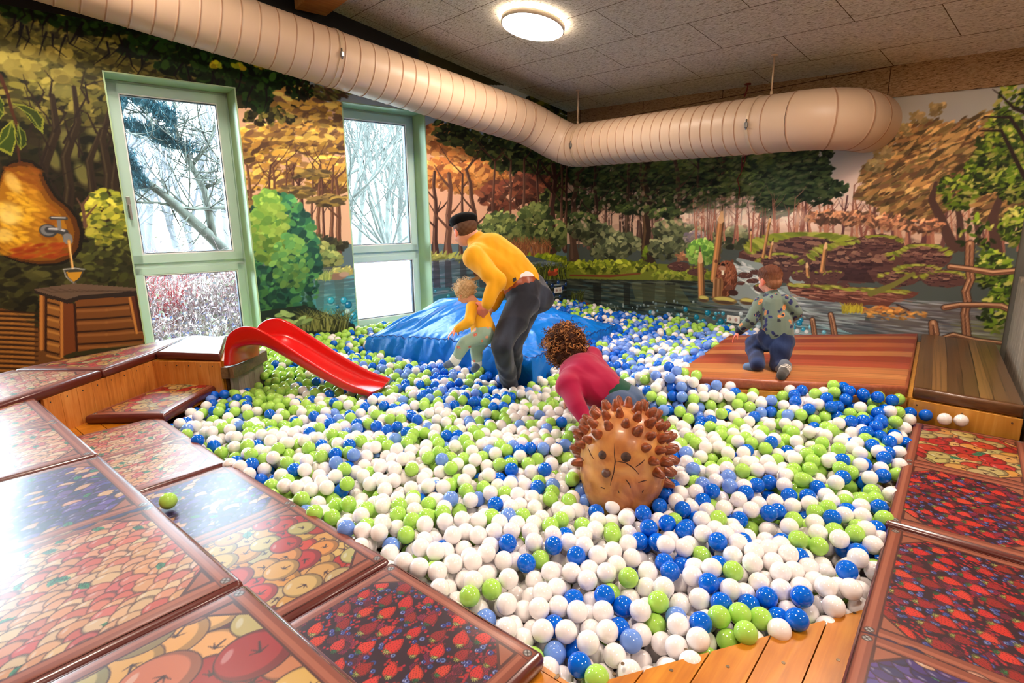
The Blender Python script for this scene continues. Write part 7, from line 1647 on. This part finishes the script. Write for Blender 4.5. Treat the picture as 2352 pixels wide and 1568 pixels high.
bb = chain([bp, bm__, bc_, bn_], [.08, .078, .074, .036]) + [('c', bn_, bh, .036, .044)] + head_solids(bh, bfw, bup, s, True) + chain([sL, eL, wL_], [.036, .029, .020]) + chain([sR, eR, wR_], [.036, .029, .020]) + chain([hL, kL, aL, tL], [.06, .045, .032, .024]) + chain([hR, kR, aR, tR], [.06, .045, .032, .024])
bb += hand_solids(wL_, J(1688, 772, 3.9) - wL_, Vector((0, 0, -1)), 1, .56, .25) + hand_solids(wR_, J(1800, 742, 3.95) - wR_, Vector((0, 0, -1)), -1, .56, .35)
fuse('body', bb, .0048, 2, m_skin, boy, bo, skin_paint((222, 150, 122), bh, bfw, bup, s)); eyes(bh, bfw, bup, s, boy, bo)
lb = (sR - sL).normalized()
bs = [('c', bn_ + (bc_ - bn_) * .25, bc_, .048, .082), ('c', bc_, bm__, .086, .092), ('c', bm__, bp + (bm__ - bp) * .12, .092, .098), ('c', sL, sR, .047, .047), ('c', bm__ + lb * .02, bp + lb * .02 + (bm__ - bp) * .12, .09, .096)] + chain([sL, eL, eL.lerp(wL_, .92)], [.050, .042, .031]) + chain([sR, eR, eR.lerp(wR_, .92)], [.050, .042, .031])
fuse('sweater', bs, .0052, 3, m_cloth, boy, bo, printed((100, 114, 102), [(34, 40, 92), (26, 28, 60), (40, 44, 54), (34, 40, 92), (30, 36, 80), (200, 130, 74)], 12, 190, .0115), folds(4, .0035, 60))
fuse('neck_band', [('c', bn_ + (bc_ - bn_) * .10, bn_ + (bc_ - bn_) * .22, .043, .047)], .005, 1, m_cloth, boy, bo, flat((96, 110, 100)))
fuse('cuff', chain([eL.lerp(wL_, .9), eL.lerp(wL_, .96)], [.0315, .0315]), .005, 1, m_cloth, boy, bo, flat((20, 24, 44)))
bj = [('c', bp + lb * .02, bp - lb * .03, .092, .092)] + chain([hL, hL.lerp(kL, .5), kL, kL.lerp(aL, .5), aL + Vector((0, 0, .015))], [.080, .070, .060, .054, .052]) + chain([hR, hR.lerp(kR, .5), kR, kR.lerp(aR, .6)], [.080, .070, .058, .050])
fuse('jeans', bj, .0055, 3, m_cloth, boy, bo, denim(8, (16, 28, 64), (54, 76, 124)), folds(12, .0055, 60))
fuse('trouser_turn_up', chain([kR.lerp(aR, .55), kR.lerp(aR, .68)], [.052, .054]), .006, 1, m_cloth, boy, bo, flat((96, 104, 118)))
sd_ = (tR - aR).normalized()
def stripes(p):
    q = (p - np.array(aR)) @ np.array(sd_); c = np.where((np.sin(q * 260) > .1)[:, None], np.array([60, 56, 56.]), np.array([214, 208, 200.])); c[q > .085] = (66, 62, 60); return c
fuse('striped_sock', chain([aR - sd_ * .02, aR, tR + sd_ * .015], [.032, .038, .031]), .0048, 2, m_cloth, boy, bo, stripes)
fuse('sock', chain([aL, tL], [.036, .028]), .0055, 2, m_cloth, boy, bo, flat((90, 120, 160)))
bf_, bl_, bu_ = basis(bfw, bup)
def boyhair(p):
    q = (p - np.array(bh)) @ np.array(bu_); t = np.clip((q - .0) / .05, 0, 1)[:, None]; n = np.random.default_rng(2).uniform(-9, 9, (len(p), 1)); return np.array([146, 98, 72.]) * (1 - t) + np.array([84, 44, 26.]) * t + n
fuse('hair', [('e', bh + bu_ * .034 - bf_ * .018, (.083, .069, .075), rot_of(bf_, bl_, bu_)), ('e', bh + bu_ * .055 + bf_ * .02, (.056, .056, .048), rot_of(bf_, bl_, bu_)), ('e', bh - bf_ * .038 - bu_ * .014, (.051, .057, .051), rot_of(bf_, bl_, bu_))], .0042, 2, m_hair, boy, bo, boyhair, folds(13, .0022, 260))
# ------------------------------------------------------------------ the balls
def inpoly(pts, poly):
    x, y = pts[:, 0], pts[:, 1]; m = np.zeros(len(pts), bool); n = len(poly)
    for i in range(n):
        x0, y0 = poly[i]; x1, y1 = poly[(i + 1) % n]
        if y0 == y1: continue
        c = ((y0 <= y) & (y < y1)) | ((y1 <= y) & (y < y0)); m ^= c & (x < x0 + (y - y0) * (x1 - x0) / (y1 - y0))
    return m
R_ = BALL_R
far_b6 = b6 + (b6 - b5) / np.linalg.norm(b6 - b5) * .0
PIT = [(dA[0], dA[1]), (xL - .008, dA[1]), (xL - .008, yL1), (xL + .02, yL0), tuple(cb - nf * .0), tuple(ca), tuple(b5), tuple(b6), tuple(b2a + (b2a - b1) * .02), tuple(wl(-2.0, 0, .01)[:2]), tuple(wl(SCOR - .01, 0, .01)[:2]), tuple(wr(3.2, 0, .01)[:2]), tuple(Mb + (Mb - Ma) * .05), tuple(Ma - nl * .01), tuple(Md - nm_ * .01), (xR0 + .03, yR), (xR0, yR + .01), (xR1, yR - .025), (dC[0], dC[1]), (dB[0], dB[1])]
boxP = [tuple(sb_a + sn * .04), tuple(sb_b + sn * .04), tuple(sb_b - sn * .45), tuple(sb_a - sn * .45)]
def hsurf(p):
    """height of the topmost ball centres"""
    x, y = p[:, 0], p[:, 1]; h = np.full(len(p), ZBALL)
    d = (A0[:2] - p[:, :2]) @ W2[:2]; h += .06 * np.exp(-(d / .5) ** 2)                        # heaped against the window wall
    dm_ = np.hypot(x - (Md[0] - .25), y - (Md[1] + .25)); h += .12 * np.exp(-(dm_ / .38) ** 2)      # and into the corner by the plywood
    # along the left edge of the plank mat
    a, b_ = Ma, Mb; dd = b_ - a; t = np.clip(((p[:, :2] - a) @ dd) / (dd @ dd), 0, 1); q = np.linalg.norm(p[:, :2] - a - t[:, None] * dd, axis=1); h += .17 * np.exp(-(q / .32) ** 2)
    a, b_ = Ma, Md; dd = b_ - a; t = np.clip(((p[:, :2] - a) @ dd) / (dd @ dd), 0, 1); q = np.linalg.norm(p[:, :2] - a - t[:, None] * dd, axis=1); h += .07 * np.exp(-(q / .25) ** 2)
    h += .018 * np.sin(x * 2.3 + 1) * np.sin(y * 1.9) + .012 * np.sin(x * 6.1 + y * 4.3)
    h -= .035 * np.exp(-(np.hypot(x - dB[0] - .1, y - dB[1] - .05) / .4) ** 2)
    return h
def blocked(p):
    """True where something solid stands"""
    m = inpoly(p, boxP)
    m |= (np.linalg.norm(p - np.array(HC), axis=1) < .225 + R_) | (np.hypot(p[:, 0] - HC[0], p[:, 1] - HC[1]) < .18)
    c = sum(TC) / 4; TT = [q + (c - q) / np.linalg.norm(c - q) * .0 for q in TC]; m |= inpoly(p, [tuple(q + (q - c) / np.linalg.norm(q - c) * .03) for q in TT])
    for a, b_, r in ((kneeN, ankN, .075), (kneeF, ankF, .075), (hipA, knA, .11), (hipB, knB, .11), (knA, anA, .08), (knB, anB, .08), (wp, hipA, .14), (wp, hipB, .14), (wsN, weN, .07), (weN, wwN, .06), (k1, a1_, .05), (a1_, f1_, .04), (k2, a2_, .05), (a2_, f2_, .04)):
        a, b_ = np.array(a), np.array(b_); d = b_ - a; t = np.clip(((p - a) @ d) / (d @ d + 1e-9), 0, 1); m |= np.linalg.norm(p - a - t[:, None] * d, axis=1) < r + R_ * .9
    # the slide: keep clear of its underside and bed
    q = p[:, :2] - _hd; t = q @ sdir; s_ = q @ sside; zl = np.interp(t, low[:, 0], low[:, 1]); ok = (t > -.05) & (t < Lsl + .03) & (s_ > -.03) & (s_ < wS + .03)
    m |= ok & (p[:, 2] + R_ > zl - .02)
    return m
xs0, xs1, ys0, ys1 = .8, 6.9, 0.0, 6.3
N_try = int((xs1 - xs0) * (ys1 - ys0) * .135 / (4 / 3 * math.pi * R_ ** 3) * .74)
pts = np.stack([NR.uniform(xs0, xs1, N_try), NR.uniform(ys0, ys1, N_try), NR.uniform(0, 1, N_try)], 1)
PITa = np.array(PIT)
pts = pts[inpoly(pts, PIT)]; pts[:, 2] = hsurf(pts) - pts[:, 2] * .135
pts = pts[~blocked(pts)]
N = len(pts)
for it in range(30):
    kd = kdtree.KDTree(N)
    for i in range(N): kd.insert(pts[i], i)
    kd.balance(); I, Jn = [], []
    for i in range(N):
        for (_, j, dd) in kd.find_range(pts[i], 2 * R_ * .998):
            if j > i: I.append(i); Jn.append(j)
    if not I: break
    I = np.array(I); Jn = np.array(Jn); d = pts[Jn] - pts[I]; L = np.linalg.norm(d, axis=1) + 1e-9; mv = (2 * R_ - L)[:, None] * d / L[:, None] * .42
    acc = np.zeros_like(pts); np.add.at(acc, I, -mv); np.add.at(acc, Jn, mv); new = pts + acc
    hs = hsurf(new); new[:, 2] = np.clip(new[:, 2], hs - .16, hs + .012)
    bad = ~inpoly(new, PIT) | blocked(new); new[bad] = pts[bad] * .999 + new[bad] * .001; pts = new
# colours: how the kinds mix over the pit, and single blue and green balls that stand out
MIX = [((450, 1000), (.58, .24, .12, .06)), ((650, 820), (.10, .80, .08, .02)), ((620, 860), (.12, .78, .1, 0)), ((780, 800), (.12, .78, .1, 0)), ((720, 840), (.1, .82, .08, 0)), ((700, 770), (.14, .8, .06, 0)), ((750, 950), (.58, .28, .08, .06)), ((650, 1050), (.56, .34, .06, .04)), ((850, 830), (.2, .42, .28, .1)), ((1000, 850), (.24, .16, .34, .26)), ((1100, 880), (.38, .24, .26, .12)), ((1000, 1000), (.5, .36, .09, .05)),
       ((950, 1100), (.70, .24, .03, .03)), ((1200, 1000), (.56, .34, .04, .06)), ((800, 1050), (.64, .28, .04, .04)), ((1250, 1150), (.86, .09, .04, .01)), ((1100, 1280), (.93, .05, .02, 0)), ((1000, 1200), (.78, .20, .02, 0)), ((1350, 1330), (.95, .03, .02, 0)), ((1300, 1480), (.93, .02, .03, .02)), ((1500, 1500), (.90, .06, .02, .02)), ((1200, 1380), (.95, .03, .02, 0)), ((1550, 1200), (.78, .08, .14, 0)),
       ((1700, 1200), (.74, .16, .1, 0)), ((1650, 1330), (.84, .08, .08, 0)), ((1900, 1300), (.72, .14, .14, 0)), ((1750, 1450), (.76, .14, .1, 0)), ((1900, 1150), (.3, .56, .14, 0)), ((1950, 1030), (.44, .5, .06, 0)), ((2000, 940), (.05, .25, .7, 0)), ((1700, 1000), (.62, .32, .05, .01)), ((1700, 930), (.5, .3, .12, .08)), ((1450, 900), (.5, .24, .06, .2)), ((1540, 820), (.6, .06, .06, .28)),
       ((1420, 790), (.25, .05, .28, .42)), ((1500, 745), (.12, .1, .28, .5)), ((1600, 745), (.12, .76, .05, .07)), ((1480, 720), (.04, .5, .36, .1)), ((1380, 705), (.25, .3, .45, 0)), ((1620, 790), (.1, .06, .14, .7))]
SPOT = {2: [(1295, 1237), (1388, 1180), (1148, 1158), (951, 1232), (1172, 1245), (1208, 1297), (1330, 1290), (1387, 1355), (1446, 1400), (1408, 1424), (1312, 1387), (1270, 1460), (1300, 1537), (1563, 1322), (1640, 1330), (1658, 1350), (1606, 1432), (1516, 1230), (1540, 1205), (1562, 1236), (1585, 1210), (1497, 1205), (1690, 1198), (1630, 1258), (1660, 1305), (1769, 1190), (1748, 1130), (1836, 1145), (1725, 1043), (1930, 1058), (1960, 1178), (1921, 1187), (1985, 1255), (1960, 1320), (1850, 1380), (1742, 1362), (1772, 1405), (1800, 1232), (1857, 1275), (2030, 1042), (1478, 1268), (1505, 1140), (1528, 1130), (1500, 1165), (583, 1066), (497, 897), (520, 898), (495, 927), (430, 963), (418, 955), (575, 884), (745, 993), (832, 940), (855, 990), (960, 968), (680, 1083), (1765, 1130), (1700, 1235), (1540, 1130), (1850, 1432), (1245, 1090), (880, 990), (1215, 1035), (1195, 1040), (1610, 960), (1635, 965)],
        1: [(1450, 1315), (1403, 1385), (1126, 1380), (1217, 1182), (1357, 1548), (990, 1290), (1715, 1450), (1703, 1465), (1757, 1440), (603, 1076), (668, 1040), (1700, 1300), (1640, 1425), (940, 1190), (968, 1190), (1160, 1140), (1243, 1275), (1100, 1100), (1070, 1140), (930, 1215), (1720, 1415), (1880, 1160), (1900, 1180), (1930, 1215), (1960, 1225), (1850, 1090), (1955, 1085), (1985, 1130), (1890, 1060)],
        3: [(1505, 1500), (1548, 1410), (1265, 1505), (1105, 1398), (993, 1120), (1265, 1118), (1050, 1150), (1090, 1147), (510, 905), (1683, 1095), (1118, 1028), (1175, 1030)]}
pr = proj(pts); wts = np.array([m_[0] for m_ in MIX], float); wv = np.array([m_[1] for m_ in MIX], float)
d2_ = ((pr[:, None, :2] - wts[None]) ** 2).sum(-1); ww = 1 / (d2_ + 400) ** 1.5; prob = (ww[..., None] * wv[None]).sum(1) / ww.sum(1)[:, None]
prob /= prob.sum(1)[:, None]; cdf = np.cumsum(prob, 1); uu = NR.uniform(size=N)[:, None]; kind = (uu > cdf).sum(1); kind = np.clip(kind, 0, 3)
topm = pts[:, 2] > hsurf(pts) - .035
for kk, lst in SPOT.items():
    for px, py in lst:
        dq = np.hypot(pr[:, 0] - px, pr[:, 1] - py) + (~topm) * 60; i = int(np.argmin(dq))
        if dq[i] < 45: kind[i] = kk
BC = [(247, 241, 240), (170, 220, 96), (2, 100, 220), (112, 152, 232)]
def ball_mat(name, c):
    t = NT(name); t.b.inputs['Base Color'].default_value = srgb(c); t.b.inputs['Roughness'].default_value = .06; t.b.inputs['Specular IOR Level'].default_value = .55
    n = t.node('ShaderNodeTexNoise'); t.link(t.coord('Object', (1, 1, 1)), n.inputs[0]); n.inputs['Scale'].default_value = 14; t.bump(n.outputs[0], .05, .004); return t.m
BM = [ball_mat(n, c) for n, c in zip(('white_ball_plastic', 'green_ball_plastic', 'blue_ball_plastic', 'light_blue_ball_plastic'), BC)]
# which balls show largest: paint discs far to near into a small id picture
SCL = .33; IW, IH = int(2352 * SCL), int(1568 * SCL); idb = np.full((IH, IW), -1, np.int32)
for i in np.argsort(-pr[:, 2]):
    x, y, z = pr[i]
    if z < .3 or not (-40 < x < 2392 and -40 < y < 1608): continue
    r = F * R_ / z * SCL; x *= SCL; y *= SCL; x0_, x1_, y0_, y1_ = int(max(0, x - r)), int(min(IW, x + r + 1)), int(max(0, y - r)), int(min(IH, y + r + 1))
    if x0_ >= x1_ or y0_ >= y1_: continue
    yy, xx = np.mgrid[y0_:y1_, x0_:x1_]; m = (xx - x) ** 2 + (yy - y) ** 2 < r * r; idb[y0_:y1_, x0_:x1_][m] = i
vis = np.bincount(idb[idb >= 0].ravel(), minlength=N)
order = np.argsort(-vis)[:290]; solo = set(int(i) for i in order)
def uvs(seg, ring, r):
    bm = bmesh.new(); bmesh.ops.create_uvsphere(bm, u_segments=seg, v_segments=ring, radius=r)
    for f in bm.faces: f.smooth = True
    return bm
BMESH = []
for k, m in enumerate(BM):
    bm = uvs(40, 22, R_); me = bpy.data.meshes.new('play_ball'); bm.to_mesh(me); bm.free(); me.materials.append(m); BMESH.append(me)
CN = ['white', 'lime green', 'deep blue', 'pale blue']
def zone(p, q):
    e = (dC - dB) / np.linalg.norm(dC - dB); w = np.array(p[:2]) - dB; along = float(w @ e); off = abs(float(w[0] * -e[1] + w[1] * e[0]))
    if -.2 < along < np.linalg.norm(dC - dB) + .1 and off < .5:
        side = 'left end' if along < .38 else 'right end' if along > .72 else 'middle'
        return ('touching the %s of the corner boards' if off < .09 else 'just beyond the %s of the corner boards' if off < .26 else 'a few rows beyond the %s of the corner boards') % side
    if p[0] < xL + .28: return ('beside the near strawberry pad' if p[1] < yL2 else 'beside the pink apple pad' if p[1] < (yL1 + yL2) / 2 else 'beside the pale plum pad' if p[1] < yL1 else 'beside the faint peach pad') + (', outer row' if p[0] < xL + .09 else '')
    if p[1] < yR + .33: return ('beside the nearest right-hand strawberry pad' if p[0] < xR1 else 'beside the farther right-hand fruit pad') + (', outer row' if p[1] < yR + .09 else '')
    if math.hypot(p[0] - HC[0], p[1] - HC[1]) < .42: return 'round the wooden hedgehog'
    if p[0] < 1.75 and p[1] > 2.2: return 'in the pit beyond the loose green ball'
    if p[0] < 1.75: return 'in the pit between strawberry pad and hedgehog'
    if p[1] > 2.0: return 'between the hedgehog and the standing man'
    if p[0] > 2.9: return 'between the hedgehog and the plywood panel'
    return 'right of the hedgehog in the open pit'
for i in sorted(solo):
    k = int(kind[i]); z = zone(pts[i], pr[i]); z += ', on top' if pts[i, 2] > hsurf(pts[i:i + 1])[0] - .004 else ', half buried' if pts[i, 2] < hsurf(pts[i:i + 1])[0] - .024 else ''; o = bpy.data.objects.new('play_ball', BMESH[k]); COL.objects.link(o); o.location = tuple(pts[i])
    o.rotation_euler = (rnd.uniform(0, 6), rnd.uniform(0, 6), 0)
    tag(o, '%s ball %s' % (CN[k], z), 'ball', '%s balls %s' % (CN[k], z))
def loner(p, k, label):
    o = bpy.data.objects.new('play_ball', BMESH[k]); COL.objects.link(o); o.location = tuple(p); tag(o, label, 'ball')
q = P(386, 1149, ZL + R_ + .012); loner((max(q[0], XU + .012 + R_ + .01), q[1], ZL + R_ + .010), 1, 'single green ball lying on the lower left pad against the raised tier')
for (px, py), k, lb in (((2170, 961), 0, 'white ball on the apple pad against the plywood, left one of two'), ((2208, 964), 0, 'white ball on the apple pad against the plywood, right one of two'), ((2127, 949), 2, 'blue ball at the pad corner next to the two white ones'), ((2091, 944), 2, 'second blue ball from the two white ones, by the pad corner')):
    q = P(px, py, ZL + R_ + .008); q[0] = min(q[0], float(Md[0]) - R_ - .012); loner((q[0] - .012, q[1], ZL + R_ + (.008 if k == 0 else .0)), k, lb)
# everything else: the uncountable mass, one object
rest = np.array([i for i in range(N) if i not in solo])
near = rest[(pr[rest, 2] < 3.6)]; far = rest[(pr[rest, 2] >= 3.6)]
def sphere_arrays(seg, ring):
    bm = uvs(seg, ring, R_); bmesh.ops.triangulate(bm, faces=bm.faces); v = np.array([q.co for q in bm.verts]); f = np.array([[w.index for w in q.verts] for q in bm.faces]); bm.free(); return v, f
CO, FA, MI = [], [], []; base = 0
for ids, (seg, ring) in ((near, (28, 16)), (far, (20, 12))):
    v, f = sphere_arrays(seg, ring); nv_ = len(v); co = (pts[ids][:, None, :] + v[None]).reshape(-1, 3); fa_ = (f[None] + (np.arange(len(ids)) * nv_)[:, None, None]).reshape(-1, 3) + base
    CO.append(co); FA.append(fa_); MI.append(np.repeat(kind[ids], len(f))); base += len(co)
me = mesh_np('play_balls', np.concatenate(CO), np.concatenate(FA), BM, np.concatenate(MI))
tag(obj('play_balls', me, None), 'mass of white, green and blue plastic balls filling the pit', 'ball pit', kind='stuff')
print('BALLS', N, 'solo', len(solo), 'smallest', vis[order[-1]])
